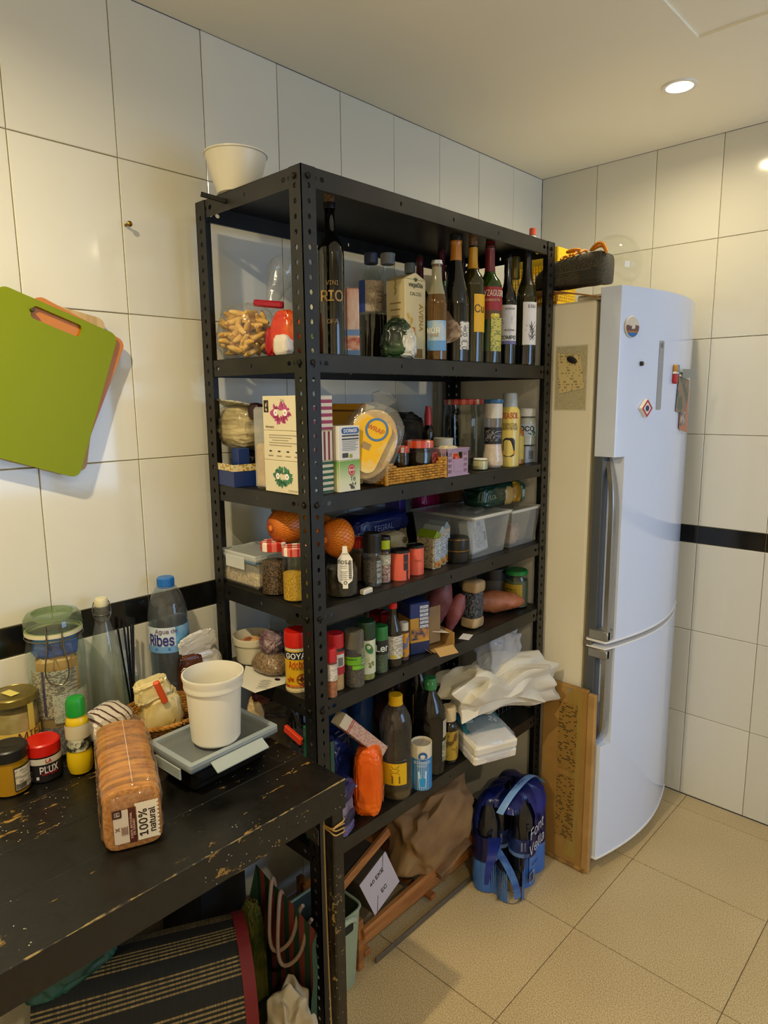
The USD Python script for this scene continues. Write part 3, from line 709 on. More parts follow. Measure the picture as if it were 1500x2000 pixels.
# cluster
t = ondoor('fridge_magnet', 'gold and red figurine magnet at the far edge of the fridge door', 'magnet', -.355, 1.590)
t.add('body', mv(bag(.014, .022, .034, 3, 2, .05), .006, 0, -.034), plain('#b3202a', .35)); t.add('head', mv(bag(.013, .020, .026, 4, 2, .08), .006, 0, 0), plain('#c08a34', .35, metal=.3)); t.add('collar', mv(rbox(.011, .025, .007, .002), .006, 0, -.004), WHITEP)
t = ondoor('fridge_magnet', 'blue rounded magnet beside the gold figurine magnet', 'magnet', -.325, 1.597)
t.add('tile', mv(rbox(.006, .014, .028, .003), .003, 0, -.01), plain('#2d7fb8', .3))
t = T('photo', 'curled postcard with a green landscape pinned to the fridge door', 'photo', (xdoor(-.28) + .004, -.268, 1.54), adoor(-.28) - 4)
t.add('card', faceX(prism(affinity.rotate(sbox(-.05, -.075, .05, .05), -6), .0008)), mottled('#3f5a4c', '#8b6a5c', 22, .35, .45, .55), False)
t.add('border', faceX(prism(affinity.rotate(sbox(-.05, .036, .05, .042), -6, origin=(0, -.0125)), .0006), .0008), WHITEP, False)
m = rt(mv(rbox(.0015, .07, .028, .0006), .012, .01, .035), 'z', -14); t.add('folded_corner', m, plain('#8d9088', .4), False)
t = T('photo', 'salmon coloured card with a small picture hanging lowest on the fridge door', 'photo', (xdoor(-.235) + .007, -.235, 1.47), adoor(-.24) - 6)
t.add('card', faceX(prism(Polygon([(-.045, -.055), (.035, -.072), (.03, .075), (-.02, .045), (-.045, .03)]), .001)), plain('#c07a5c', .5), False)
t.add('picture', mv(faceX(prism(sbox(-.04, -.045, 0, -.002), .003)), .001), mottled('#6d6b70', '#b6b0a8', 60, .4), False)
# notes on the side of the fridge
NY = FW0 - .0006 + .004
t = T('paper_sleeve', 'clear plastic sleeve with a printed sheet on the side of the fridge', 'sleeve', (0, 0, 0))
a0 = (0.4449, -0.642, 1.6713); a1 = (0.5514, -0.642, 1.665); a2 = (0.5401, -0.642, 1.4786)
xa, xb, za, zb = a0[0], a1[0], a2[2], a0[2]
t.add('sheet', bx(xa + .004, xb - .004, NY - .0012, NY - .0006, za + .004, zb - .004, .0002), printed('#c8bd98', '#8d8462', 500, 200, .42), False)
t.add('sleeve', bx(xa, xb, NY - .002, NY - .0014, za, zb, .0002), FILM, False)
t = T('note', 'handwritten cream note held by a black magnet on the fridge side', 'note', (0, 0, 0))
q = [(0.4514, -0.646, 1.6496), (0.5271, -0.646, 1.6398), (0.5442, -0.646, 1.5445), (0.4628, -0.646, 1.5291)]
pg = Polygon([(u[0], u[2]) for u in q]); m = prism(pg, .0006); v = np.array(m.vertices)
m = tm(np.stack([v[:, 0], NY - .0022 - v[:, 2] - .012 * np.clip(q[0][2] - v[:, 1] - .04, 0, 1), v[:, 1]], 1), m.faces); m.fix_normals()
t.add('paper', m, printed('#cdbb86', '#8f8156', 120, 130, .44), False)
t = T('fridge_magnet', 'black oval magnet holding the cream note on the fridge side', 'magnet', (*(0.5018, -0.647, 1.6276)[:1], NY - .0036, (0.5018, -0.647, 1.6276)[2]))
t.add('oval', rt(rt(affinity_ := lathe([(0, 0), (.016, 0), (.018, .003), (.014, .007), (0, .0085)], 28, 1.0, .52), 'z', -22), 'x', 90), BLACKP)
# cardboard leaning on the fridge
KR = mottled('#9a7436', '#a98243', 9, .85, .35, .65)
t = T('cardboard_box', 'tall flattened brown cardboard box leaning beside the fridge', 'cardboard box', (0, 0, 0))
t.add('panel', bx(.452, .606, -.6655, -.6475, 0.006, .618, .003), KR, False)
t.add('flap', bx(.606, .634, -.668, -.6505, .0, .612, .004), mottled('#a5804a', '#b58f57', 9, .85), False, label='paler folded edge')
t.add('tape', bx(.545, .590, -.6662, -.6652, .03, .612, .0002), mottled('#8f7434', '#a08540', 22, .3, stretch=(1, 1, .1)), False)
for z0, z1 in ((.33, .56), (.09, .31)):
    t.add('print', bx(.512, .575, -.6668, -.6660, z0, z1, .0002), printed('#94712f', '#3d3216', 160, 60, .46, .8), False)
t.add('torn_edge', bx(.47, .625, -.675, -.649, .0, .012, .004), mottled('#7a5a2c', '#a98243', 40, .9), False)

# ---------------------------------------------------------------- second shelf from the top: bottles
Z2 = 1.6125
rng = random.Random(11)
BREAD = mottled('#d2a03c', '#e6c070', 60, .7, .35, .65)
# clear bag of breadsticks
t = T('breadstick_bag', 'clear bag of little breadsticks closed with a red clip', 'bag', (.135, -1.545, Z2), 0)
bm = bag(.155, .115, .135, 5, 4, .09, .62, .12, 2.2, .02, .5)
t.add('bag', bm, FILM, 60)
nk = lathe([(.016, 0), (.012, .012), (.02, .05), (.038, .105), (.03, .12)], 26); v = np.array(nk.vertices); v += ((meshkit.fbm(v * 60, 3, 7) - .5)[:, None] * np.array([.022, .022, .012])); nk.vertices = v
t.add('gathered_neck', mv(rt(nk, 'x', -24), .05, .035, .118), FILM, 60)
t.add('clip', mv(rt(rt(rbox(.088, .014, .016, .004), 'z', 12), 'y', 8), .06, .02, .118), plain('#a3142c', .35), label='red bag clip')
st = tube(spline([(0, 0, -.024), (.002, 0, 0), (0, .001, .024)], 9), [.003, .0055, .0066, .007, .0071, .007, .0066, .0055, .003], 10)
first = None
pos = []
for k in range(120):
    for tr in range(40):
        px_, py_, pz_ = rng.uniform(-.055, .052), rng.uniform(-.036, .036), rng.uniform(.016, .105)
        if (px_ / .056) ** 4 + (py_ / .037) ** 4 + ((pz_ - .063) / .052) ** 4 < 1 and all((px_ - a) ** 2 + (py_ - b) ** 2 + (pz_ - c) ** 2 > .0115 ** 2 for a, b, c in pos):
            pos.append((px_, py_, pz_)); break
for k, (a, b, c) in enumerate(pos):
    loc = (.135 + a, -1.545 + b, Z2 + c); rot = (rng.uniform(25, 155), rng.uniform(-75, 75), rng.uniform(0, 360))
    if first is None:
        f = T('breadstick', 'golden little breadstick in the clear bag with the red clip', 'breadstick', loc, 0, 'breadsticks in the clear bag', rot=rot)
        f.add('stick', st, BREAD, 60); first = f.path
    else:
        copy(first, 'breadstick', loc, rot, 'golden little breadstick in the clear bag with the red clip', 'breadstick', 'breadsticks in the clear bag')
t = T('snack_bag', 'shiny red and orange snack bag behind the breadstick bag', 'bag', (.285, -1.545, Z2), 0)
t.add('bag', bag(.075, .06, .105, 8, 4, .10, .6, .25), mottled('#c7361c', '#d8611f', 9, .22, .47, .53), 60)
t.add('white_patch', mv(bag(.05, .03, .05, 9, 3, .10, .6), .012, -.020, 0), plain('#dcd2c6', .3), 60)
t.add('red_fold', mv(bag(.03, .045, .07, 12, 3, .12, .6), -.036, -.006, 0), plain('#a0121e', .22), 60)
t = T('herb_bag', 'small clear bag with green leaves above the red snack bag', 'bag', (.30, -1.475, Z2), 0)
t.add('bag', bag(.05, .05, .16, 18, 3, .12, .6, .5), mottled('#3f6a35', '#a8aa98', 30, .25, .42, .5), 60)

wi = 'wine bottle'
def B2(K_, *a, **k):
    return bottle(K_, Z2, *a, **k)
t = B2((0.362, -1.4789, 0.0297, 0.3587, -42.2778), 'wine_bottle', 'dark wine bottle with gold outlined lettering beside the front upright', wi, WINE['bordeaux'], WINEBLACK, cork=(None, .90, .36))
for s, z_, hh in (('VINI', .43, .009), ('RIO', .355, .022), ('DFA', .205, .009)):
    word(t, s, z_, hh, '#a88440', a=4, bold=s == 'RIO')
word(t, 'i', .395, .004, '#a88440', a=8)
t.add('capsule', lathe([(t.r * .44, t.h * .865), (t.r * .45, t.h * .868), (t.r * .45, t.h * .90), (t.r * .36, t.h * .901)], 24), BLACKP)
# slim packet
x, y, r, h, fa = (0.375, -1.4272, 0.0173, 0.151, -44.0034)
t = T('slim_packet', 'slim orange and white packet with blue ends beside the gold lettered bottle', 'packet', (x, y, Z2), fa)
t.add('packet', rbox(r * 1.1, r * 1.7, h, .003), mottled('#cf8a72', '#e0cdbb', 25, .35, .4, .6, stretch=(1, 1, .35)), False)
for z_, c in ((0, '#5d86b4'), (.30, '#6a8fc0')):
    t.add('stripe', mv(rbox(r * 1.12, r * 1.72, h * .11, .002), 0, 0, h * z_ + .0005), plain(c, .4), False)
t.add('photo_print', mv(rbox(r * 1.115, r * 1.715, h * .18, .002), 0, 0, h * .115), mottled('#b8432a', '#e3a98c', 40, .4, .4, .55), False)
t.add('tube', mv(cyl(r * .55, 0, h * 1.04, 20), -r * .2, -r * .95, 0), CLEARP)
# two drink bottles with dark liquid
def waterprof(cap=.09):
    return [(0, .01), (.7, 0), (.97, .02), (1, .05), (1, .30), (.97, .32), (1, .34), (1, .62), (.95, .70), (.72, .80), (.5, .86), (.46, 1 - cap), (.46, 1 - cap * .3), (0, 1 - cap * .3)]
for K_, capc, nm in (((0.235, -1.2227, 0.032, 0.2759, -45.5854), '#1d2744', 'clear plastic bottle with navy cap and blue and white label'), ((0.2, -1.1229, 0.0351, 0.2939, -46.9365), '#8f8f88', 'clear plastic bottle with grey cap behind the oat drink carton')):
    t = B2(K_, 'drink_bottle', nm, 'bottle', waterprof(), CLEAR)
    t.add('liquid', lathe([(q * t.r * .96, max(.002, z_ * t.h)) for q, z_ in waterprof() if z_ < .44] + [(t.r * .96, t.h * .44), (0, t.h * .44)]), plain('#0d0a08', .1))
    t.add('cap', cyl(t.r * .56, t.h * .90, t.h, 24), plain(capc, .4))
    if 'navy' in nm:
        lab(t, .46, .74, '#c9c0ae', 80, m=printed('#b8a894', '#5d5148', 500, 260, .45)); lab(t, .46, .745, '#1f3f95', a0=-88, a=-30, off=.0012); word(t, 'LO', .70, .008, '#d8d8e0', a=-58, off=.002)
    else:
        lab(t, .46, .70, '#b3a58f', 80, m=printed('#a89a84', '#4a4038', 400, 260, .45))
t = T('foil_bag', 'slumped green and silver foil bag in front of the dark drink bottles', 'bag', (.372, -1.276, Z2), 40)
t.add('bag', bag(.085, .075, .10, 21, 4, .13, .62, .35), mottled('#16241a', '#35502f', 12, .25, .42, .6), 60)
t.add('silver_panel', mv(bag(.05, .055, .074, 22, 4, .14, .62, .2), .024, -.008, .002), mottled('#8d8f8a', '#cfcfc8', 18, .25, .35, .6), 60)
# oat drink carton, one edge to the front
x, y, r, h, fa = (0.345, -1.2125, 0.0488, 0.2091, -48.4121)
t = T('drink_carton', 'beige oat drink carton marked CALCIO standing among the wine bottles', 'carton', (x, y, Z2), 0)
s_ = .078; t.sx, t.sy, t.h = s_, s_, h
t.sx = .064
CART = mottled('#c9b98c', '#cfc096', 5, .35)
hb = h * .93
t.add('carton', rbox(t.sx, t.sy, hb, .002), CART, False)
t.add('gable', trimesh.convex.convex_hull(np.array([(a * t.sx / 2, b * t.sy / 2, hb) for a in (-1, 1) for b in (-1, 1)] + [(a * t.sx / 2 * .98, b * .004, h) for a in (-1, 1) for b in (-1, 1)])), CART, False)
t.add('lettering', onX(t, text('vegeDia', .010, True), 0, h * .86), plain('#2a3322', .5), False)
t.add('lettering', onX(t, text('CALCIO', .008), 0, h * .765), plain('#4a4a30', .5), False)
t.add('lettering', onX(t, rt(text('AVENA', .014, True), 'z', -90), .020, h * .50), plain('#9a7a2a', .5), False)
t.add('sprig', onX(t, prism(affinity.rotate(shapely.union_all([affinity.rotate(affinity.scale(Point(0, .006).buffer(.005), .4, 1), a_, origin=(0, 0)) for a_ in (-35, 0, 35)]), 0), .0004), 0, h * .90), plain('#31502a', .5), False)
t.add('cereal_print', onX(t, prism(affinity.rotate(shapely.union_all([affinity.translate(affinity.rotate(affinity.scale(Point(0, 0).buffer(.008), .5, 1), a_), dx, dz) for a_, dx, dz in ((20, -.008, 0), (-25, .002, .012), (30, -.006, .024), (0, -.012, .036), (-20, -.004, .05), (15, -.014, .062))]), 10), .0004), -.008, h * .22), plain('#c99a2a', .5), False)
t.add('red_print', onX(t, rect(.012, .05, -.008, .055, .003), 0, 0), mottled('#a8321c', '#d8a02a', 60, .5), False)
t.add('panel', onX(t, rect(.05, .022, 0, .018, .002), 0, 0), plain('#7d5a1c', .5), False)
t.add('lettering', onX(t, text('SIN', .014, True), -.008, .018 ), plain('#e8dcb8', .5), False)
for k in range(7):
    t.add('text_line', onY(t, rect(.036 - .004 * (k % 3), .0035, 0, h * (.66 - .075 * k)), 0, 0), plain('#8b7440', .5), False)
t.add('emblem', onY(t, disc(.006, .015, .02), 0, 0), plain('#8b7a3a', .5), False)
t.add('sprig', onY(t, prism(shapely.union_all([affinity.rotate(affinity.scale(Point(0, .012 + .009 * q).buffer(.006), .45, 1), 30 * (1 if q % 2 else -1), origin=(0, .012 + .009 * q)) for q in range(4)]), .0004), 0, h * .72), plain('#9a8a3c', .5), False)
# beer like bottle
beer = [(0, .01), (.8, 0), (1, .015), (1, .56), (.94, .62), (.66, .72), (.5, .80), (.44, .93), (.5, .94), (.5, .96), (0, .96)]
t = B2((0.392, -1.1486, 0.0258, 0.2462, -50.9432), 'beer_bottle', 'amber bottle with white crown cap and pale blue label', 'bottle', beer, plain('#6d4a14', .06, coat=.5, trans=.35))
t.add('crown_cap', lathe([(t.r * .56, t.h * .955), (t.r * .58, t.h * .96), (t.r * .5, t.h * .995), (0, t.h)], 21), plain('#c9cfd0', .3, metal=.5))
t.add('clear_neck', lathe([(prad(t.P, q * t.h) + .0007, q * t.h) for q in (.66, .7, .74, .8, .87, .93)]), plain('#8f8a70', .08, coat=.4))
lab(t, .10, .40, '#9dbad0', 62, m=mottled('#7aa3cc', '#b7c3c6', 14, .45, .42, .58)); lab(t, .10, .20, '#5f93c8', 62, off=.0012); word(t, 'NOR', .30, .013, '#e6e2d2', a=-20, bold=True, off=.002); word(t, 'gold', .25, .008, '#b98a2a', a=-15, off=.002)
# tall sparkling style bottle with crumpled label
t = B2((0.375, -1.0487, 0.0351, 0.3242, -52.4873), 'wine_bottle', 'tall black wine bottle with orange neck band and crumpled hanging label', wi, WINE['burgundy'], WINEBLACK, foil=('#b4701a', .80, 'orange neck band'))
t.add('top_cap', cyl(t.r * .47, t.h * .95, t.h * 1.004, 20), plain('#17130f', .4))
lab(t, .10, .32, '#cfcac0', a0=20, a=88, m=printed('#d5d0c4', '#444444', 300, 300, .5))
t.add('hanging_label', mv(rt(rt(bag(.004, .062, .082, 31, 3, .25, .8, 0, 3, .02, 0), 'x', 24), 'y', -6), t.r + .004, -.004, t.h * .16), mottled('#5d3a22', '#b39a80', 38, .3, .42, .58), 60, label='crumpled brown and white label')
# cork stopped bottle with yellow label
t = B2((0.38, -0.9806, 0.0318, 0.3381, -53.8596), 'wine_bottle', 'cork stopped dark bottle with orange capsule and bright yellow slanted label', wi, WINE['bordeaux'], WINEOLIVE, foil=('#c8901a', .73, 'orange neck capsule'), cork=(None, .905, .36))
lab(t, .24, .53, '#dba808', a0=8, a=88); word(t, 'Cu', .42, .020, '#4a2c10', a=38, off=.0014)
# Yzaguirre
t = B2((0.385, -0.9084, 0.0341, 0.333, -55.228), 'wine_bottle', 'green vermouth bottle with dark red capsule and red label', wi, WINE['bordeaux'], plain('#26420a', .05, coat=.5, trans=.3), foil=('#6d1424', .745, 'dark red capsule'))
lab(t, .43, .615, '#8f1a1c', 86); word(t, 'YZAGUIRRE', .565, .016, '#e0d6c2', a=32, bold=False, width=.070)
word(t, 'VERMOUTH', .51, .006, '#d0b890', a=14); lab(t, .355, .43, '#5a3a1c', 80)
lab(t, .10, .37, '#b7b04c', a0=8, a=72, off=.0012, m=printed('#bdb552', '#4a5a20', 260, 300, .48)); 
for q in (-.3, .1, .5):
    t.add('medal', mv(rt(wrap(disc(.006), t.r + .0024), 'z', 25 + 30 * q), 0, 0, t.h * .385), plain('#c9b23a', .35, metal=.4), False)
t.add('liquid_dark', band(t.r + .0004, .004, t.h * .10, -180, 180), WINEBLACK, True)
# Compo
t = B2((0.385, -0.8186, 0.0258, 0.3111, -56.6764), 'wine_bottle', 'dark wine bottle with a white label reading COMPO', wi, WINE['rhine'], WINEBLACK)
lab(t, .21, .535, '#d6d1cd', 80); lab(t, .185, .215, '#6b6794', 80, off=.001); word(t, 'COMPO', .245, .010, '#3b3a36', a=8, bold=True); word(t, 'BODEGA', .50, .005, '#55524c', a=18)
t.add('blue_print', mv(rt(wrap(rect(.026, .022), t.r + .001), 'z', 4), 0, 0, t.h * .40), mottled('#7d86b8', '#d0ccc8', 90, .5), False); word(t, 'RESERVA', .31, .005, '#55524c', a=18)
# Egu
t = B2((0.395, -0.7341, 0.0295, 0.3471, -58.176), 'wine_bottle', 'olive green wine bottle with tall white tree label at the right end', wi, WINE['rhine'], WINEOLIVE, foil=('#14100e', .66, 'black capsule'))
lab(t, .17, .52, '#d9d5d3', a0=-18, a=80); word(t, 'EGU', .485, .009, '#4a4a4a', a=34)
g = random.Random(2); tw = []
for k in range(26):
    a_ = g.uniform(-1.1, 1.1); L_ = g.uniform(.01, .03)
    tw.append(affinity.translate(affinity.rotate(sbox(-.0005, 0, .0005, L_), -math.degrees(a_), origin=(0, 0)), g.uniform(-.006, .006), g.uniform(0, .035)))
t.add('tree_drawing', mv(rt(wrap(prism(shapely.union_all(tw), .0004), t.r + .001), 'z', 34), 0, 0, t.h * .20), plain('#3b3b3b', .6), False)
lab(t, .02, .165, '#0c1430', 60, name='dark_base', m=darkglass('#070a14'))
# back row
t = B2((0.16, -0.9859, 0.0255, 0.2924, -48.7513), 'drink_bottle', 'green tinted bottle with grey cap in the back row behind the carton', 'bottle', waterprof(), plain('#2c4a30', .1, coat=.3)); t.add('cap', cyl(t.r * .62, t.h * .9, t.h, 20), plain('#8c8e84', .4))
for K_, c, nm in (((0.14, -0.9186, 0.0278, 0.3273, -49.5539), '#5a1218', 'dark bottle with wine red capsule in the back row beside the beer bottle'), ((0.15, -0.8278, 0.0285, 0.3624, -51.3202), '#5c141c', 'dark bottle with maroon capsule hidden behind the amber bottle'),
                  ((0.16, -0.7361, 0.0277, 0.3468, -52.9974), '#241412', 'dark bottle with brown black capsule in the back row'), ((0.19, -0.7057, 0.0278, 0.3344, -54.0827), '#5a1a20', 'dark bottle with plum capsule in the back row behind the vermouth')):
    B2(K_, 'wine_bottle', nm, wi, WINE['bordeaux'], WINEGREEN, foil=(c, .72))
t = B2((0.325, -0.6932, 0.0283, 0.3259, -57.1723), 'spirit_bottle', 'clear bottle with dull gold screw cap between two white labels', 'bottle', beer, CLEAR); t.add('screw_cap', cyl(t.r * .62, t.h * .80, t.h, 24), plain('#7d6a2e', .35, metal=.7)); t.add('liquid', lathe([(q * t.r * .95, max(.003, z_ * t.h)) for q, z_ in beer if z_ < .5] + [(t.r * .95, t.h * .5), (0, t.h * .5)]), plain('#b9a458', .1, trans=.6))
t = B2((0.2, -0.8752, 0.0231, 0.2564, -51.5782), 'soda_bottle', 'green plastic bottle peeping out beside the amber bottle', 'bottle', waterprof(), plain('#1f6a2c', .1, coat=.3))

# ---------------------------------------------------------------- third shelf: tea boxes, basket, jars
Z3 = 1.3185
IV = '#d9cfb2'
def teabox(z, h, name, label, side, flower=None, dark=None):
    t = carton(.281, .4195, -1.616, -1.535, z, h, name, label, 'box', plain(IV, .5))
    t.add('side_print', mv(rbox(.0006, .079, h - .003, .0002), t.sx / 2 + .0003, 0, .0015), side, False)
    if flower:
        t.add('flower_print', onY(t, blob(64, h * .27, h * .095, flower[1]), -.006, h * .50), plain(flower[0], .5), False)
        t.add('flower_print', onY(t, mv(blob(26, h * .26, h * .06, flower[1] + 1), 0, 0, .0003), -.006, h * .50), plain(flower[2], .5), False)
        for u in (-.022, .010):
            t.add('blossom', onY(t, mv(prism(shapely.union_all([affinity.translate(Point(0, 0).buffer(h * .045, quad_segs=3), h * .06 * math.cos(a), h * .06 * math.sin(a)) for a in np.arange(6) * PI / 3] + [Point(0, 0).buffer(h * .05)]), .0004), 0, 0, .0006), u, h * .52), plain('#efe8e4', .5), False)
            t.add('blossom_eye', onY(t, disc(h * .02, 0, 0, .0014), u, h * .52), plain('#2c4470', .5), False)
    return t
b1 = teabox(Z3, .070, 'tea_box', 'white tea box with a green flower wreath, bottom of the stack of three', stripes([(0, '#2f5a48'), (.5, '#d8d0b8')], .0125, 'z'), ('#3d7a58', 5, '#24503c'))
b1.add('lettering', onY(b1, text('DOUCE NUIT', .004), .03, .007), plain('#b0a788', .5), False)
b2 = teabox(Z3 + .0705, .064, 'tea_box', 'white tea box covered in small grey print, middle of the stack of three', stripes([(0, '#7d2a38'), (.45, '#ddd3c0')], .0125, 'y'))
for k in range(5):
    b2.add('text_line', onY(b2, rect(.10 - .022 * (k % 3), .0016, -.01 + .011 * (k % 3 == 0), .055 - .0055 * k), 0, 0), plain('#9a937e', .5), False)
for k in range(4):
    b2.add('pictogram', onY(b2, prism(affinity.scale(Point(0, 0).buffer(.005), 1, .35), .0004), -.045 + .03 * k, .020), plain('#3a3a34', .5), False)
    b2.add('text_line', onY(b2, rect(.016, .0022, -.045 + .03 * k, .010), 0, 0), plain('#8f8873', .5), False)
b3 = teabox(Z3 + .135, .074, 'tea_box', 'white tea box with a pink flower wreath, top of the stack of three', stripes([(0, '#9a3a5c'), (.5, '#ddd2c4')], .0145, 'z'), ('#b04a86', 9, '#8a1f3e'))
b3.add('seal_print', onY(b3, rect(.016, .026, -.056, .052), 0, 0), plain('#2c1c14', .5), False)
b3.add('seal_mark', onY(b3, mv(prism(shapely.union_all([sbox(-.059, .045, -.054, .047), sbox(-.058, .05, -.056, .058), sbox(-.0535, .052, -.052, .06), Point(-.055, .0435).buffer(.002)]), .0008), 0, 0, 0), 0, 0), plain(IV, .5), False)
b3.add('lettering', onY(b3, text('Thé', .006), 0, .064), plain('#a89c84', .5), False); b3.add('lettering', onY(b3, text('Romance', .005), -.045, .008), plain('#6d6150', .5), False)
# noodles in a bag
t = T('noodle_bag', 'clear bag of pale rice noodles with a white printed header', 'bag', (.105, -1.54, Z3 + .085), 0)
t.add('noodles', bag(.13, .11, .105, 41, 4, .07, .6, .1), mottled('#8f7d4a', '#d2c08c', 14, .6, .35, .6, bump=.9, stretch=(1, 1, 9), bscale=60), 60)
t.add('film', bag(.138, .118, .112, 41, 4, .07, .6, .1), FILM, 60)
hd = rbox(.115, .05, .004, .0015); v = np.array(hd.subdivide().subdivide().subdivide().vertices); hd = hd.subdivide().subdivide().subdivide(); v = np.array(hd.vertices); v[:, 2] += .016 * np.sin(v[:, 0] * 30) * (.3 + v[:, 1] * 8); hd.vertices = v
t.add('header_label', mv(rt(rt(hd, 'x', -20), 'y', 6), .0, -.03, .105), printed('#d6d2bc', '#76776a', 420, 150, .5), 40)
t.add('dark_label', mv(bag(.04, .03, .04, 44, 3, .1), .075, -.02, .070), plain('#2a1418', .3), 60)
t = T('snack_bag', 'black bag lying under the rice noodles', 'bag', (.10, -1.49, Z3), 0)
t.add('bag', bag(.15, .12, .083, 46, 4, .10, .5), plain('#0d0b0e', .3), 60)
t = T('box', 'open blue box with a floral border in front of the rice noodles', 'box', (.128, -1.588, Z3), -9)
BLUE = plain('#17306e', .4)
for nm, m in (('side', bx(-.062, .062, -.036, -.033, 0, .037)), ('side', bx(-.062, .062, .033, .036, 0, .037)), ('side', bx(-.062, -.059, -.033, .033, 0, .037)), ('side', bx(.059, .062, -.033, .033, 0, .037)), ('base', bx(-.059, .059, -.033, .033, 0, .003))):
    t.add(nm, m, BLUE, False)
t.add('floral_border', bx(-.0625, .0625, -.0368, -.0362, .037, .053, .0002), mottled('#d8caa0', '#a8862e', 130, .5, .5, .56), False)
t.add('floral_border', bx(.0622, .0628, -.036, .036, .037, .053, .0002), mottled('#d8caa0', '#a8862e', 130, .5, .5, .56), False)
t = T('box', 'small upright dark blue box standing in the floral bordered box', 'box', (.155, -1.592, Z3 + .0035), -9); t.add('carton', rbox(.036, .03, .085, .0015), plain('#1a3372', .4), False)
t = T('food_container', 'tall clear container of yellow pasta left of the tea boxes', 'container', (.250, -1.575, Z3), 0)
t.add('tub', rbox(.05, .06, .185, .006), glass('#eef0ea', .1, .22), 30); t.add('pasta', mv(rbox(.045, .055, .10, .006), 0, 0, .003), mottled('#b98a1e', '#d8ae48', 60, .5), 30)
# dormir box on green box
t = carton(.376, .4355, -1.533, -1.471, Z3, .0685, 'tea_box', 'small green and white tea box with a red emblem under the DORMIR box', 'box', plain('#d7d6bc', .45))
gr = mat('green_fade', {'g': ('texture_coordinate', {}), 's': ('separate_xyz', {}), 'r': ('rgb_ramp', {'ramp': [(0, lin('#d9d8c4')), (.35, lin('#cfd4b0')), (1, lin('#5f9a38'))]}), 'm': ('map_range', {'from_min': 0.0, 'from_max': .069}), 'p': ('principled_bsdf', {'roughness': .45})},
         [('g.object', 's.vector'), ('s.z', 'm.value'), ('m.result', 'r.fac'), ('r.color', 'p.base_color')], 'p.BSDF')
t.add('front_print', mv(rbox(.0006, .061, .067, .0002), t.sx / 2 + .0003, 0, .0007), gr, False); t.add('side_print', mv(rbox(.058, .0006, .067, .0002), 0, -t.sy / 2 - .0003, .0007), gr, False)
t.add('emblem', onX(t, prism(affinity.scale(Point(0, 0).buffer(.0125), .8, 1), .0010), .005, .047), plain('#b5263a', .45), False); t.add('emblem_ring', onX(t, mv(prism(affinity.scale(Point(0, 0).buffer(.0095).difference(Point(0, 0).buffer(.008)), .8, 1), .0012), 0, 0, .0002), .005, .047), plain('#e0b8b0', .45), False)
t.add('lettering', mv(onX(t, text('CRISP', .0045, True), .005, .047), .0012), plain('#e8dccb', .5), False); t.add('lettering', mv(onX(t, text('Té', .010), .008, .028), .0008), plain('#5a5a44', .5), False)
t.add('leaf_drawing', mv(onX(t, blob(12, .006, .004, 6), .008, .013), .0006), plain('#4a4438', .5), False)
t = carton(.374, .4355, -1.534, -1.470, Z3 + .069, .0745, 'tea_box', 'small white and blue box marked DORMIR on the green tea box', 'box', plain('#d8d6cd', .45))
t.add('banner', onX(t, rect(.052, .013, .003, .064, .006), 0, 0), plain('#25509a', .4), False); t.add('lettering', mv(onX(t, text('DORMIR', .0075, True, width=.040), .003, .064), .0006), plain('#d8dce4', .5), False)
t.add('bar', onX(t, rect(.050, .003, .003, .053), 0, 0), plain('#2c2c38', .5), False); t.add('bar', onX(t, rect(.050, .003, .003, .046), 0, 0), plain('#3a3a44', .5), False)
for k in range(6):
    t.add('text_line', onX(t, rect(.048 - .008 * (k % 2), .0014, .002 - .003 * (k % 2), .041 - .0038 * k), 0, 0), plain('#8d8f98', .5), False)
t.add('barcode', onX(t, prism(shapely.union_all([sbox(-.022 + .002 * k, .006, -.0212 + .002 * k + .0004 * (k % 3), .016) for k in range(9)]), .0005), 0, 0), plain('#2f2f34', .5), False); t.add('energy_mark', onX(t, rect(.008, .008, .004, .009), 0, 0), plain('#8f9a2a', .5), False)
# leaning pasta box
YB = plain('#c8920f', .45)
t = T('pasta_box', 'yellow and brown pasta box leaning to the right behind the DORMIR box', 'box', (.305, -1.428, Z3 + .007), rot=(-14, 0, 0))
t.add('carton', rbox(.16, .032, .185, .0015), YB, False)
t.sx, t.sy = .16, .032
t.add('front_panel', mv(rbox(.15, .0006, .14, .0002), 0, -.0164, .03), plain('#6d4312', .45), False); t.add('front_panel', mv(rbox(.12, .0006, .05, .0002), .01, -.0168, .115), plain('#b98812', .45), False)
t.add('emblem', mv(rt(prism(Point(0, 0).buffer(.017), .0008), 'x', 90), .045, -.0165, .095), plain('#5a1c1a', .45), False)
t.add('end_print', mv(rbox(.0006, .02, .12, .0002), .0803, .002, .03), printed('#c8920f', '#4a2c0c', 160, 120, .5), False); t.add('end_emblem', mv(rt(prism(affinity.scale(Point(0, 0).buffer(.008), 1, 1.4), .0006), 'y', 90), .0803, 0, .165), plain('#6d1f1a', .45), False)
t.add('end_top', mv(rbox(.0008, .030, .026, .0002), .0804, 0, .158), plain('#d8cda8', .5), False)
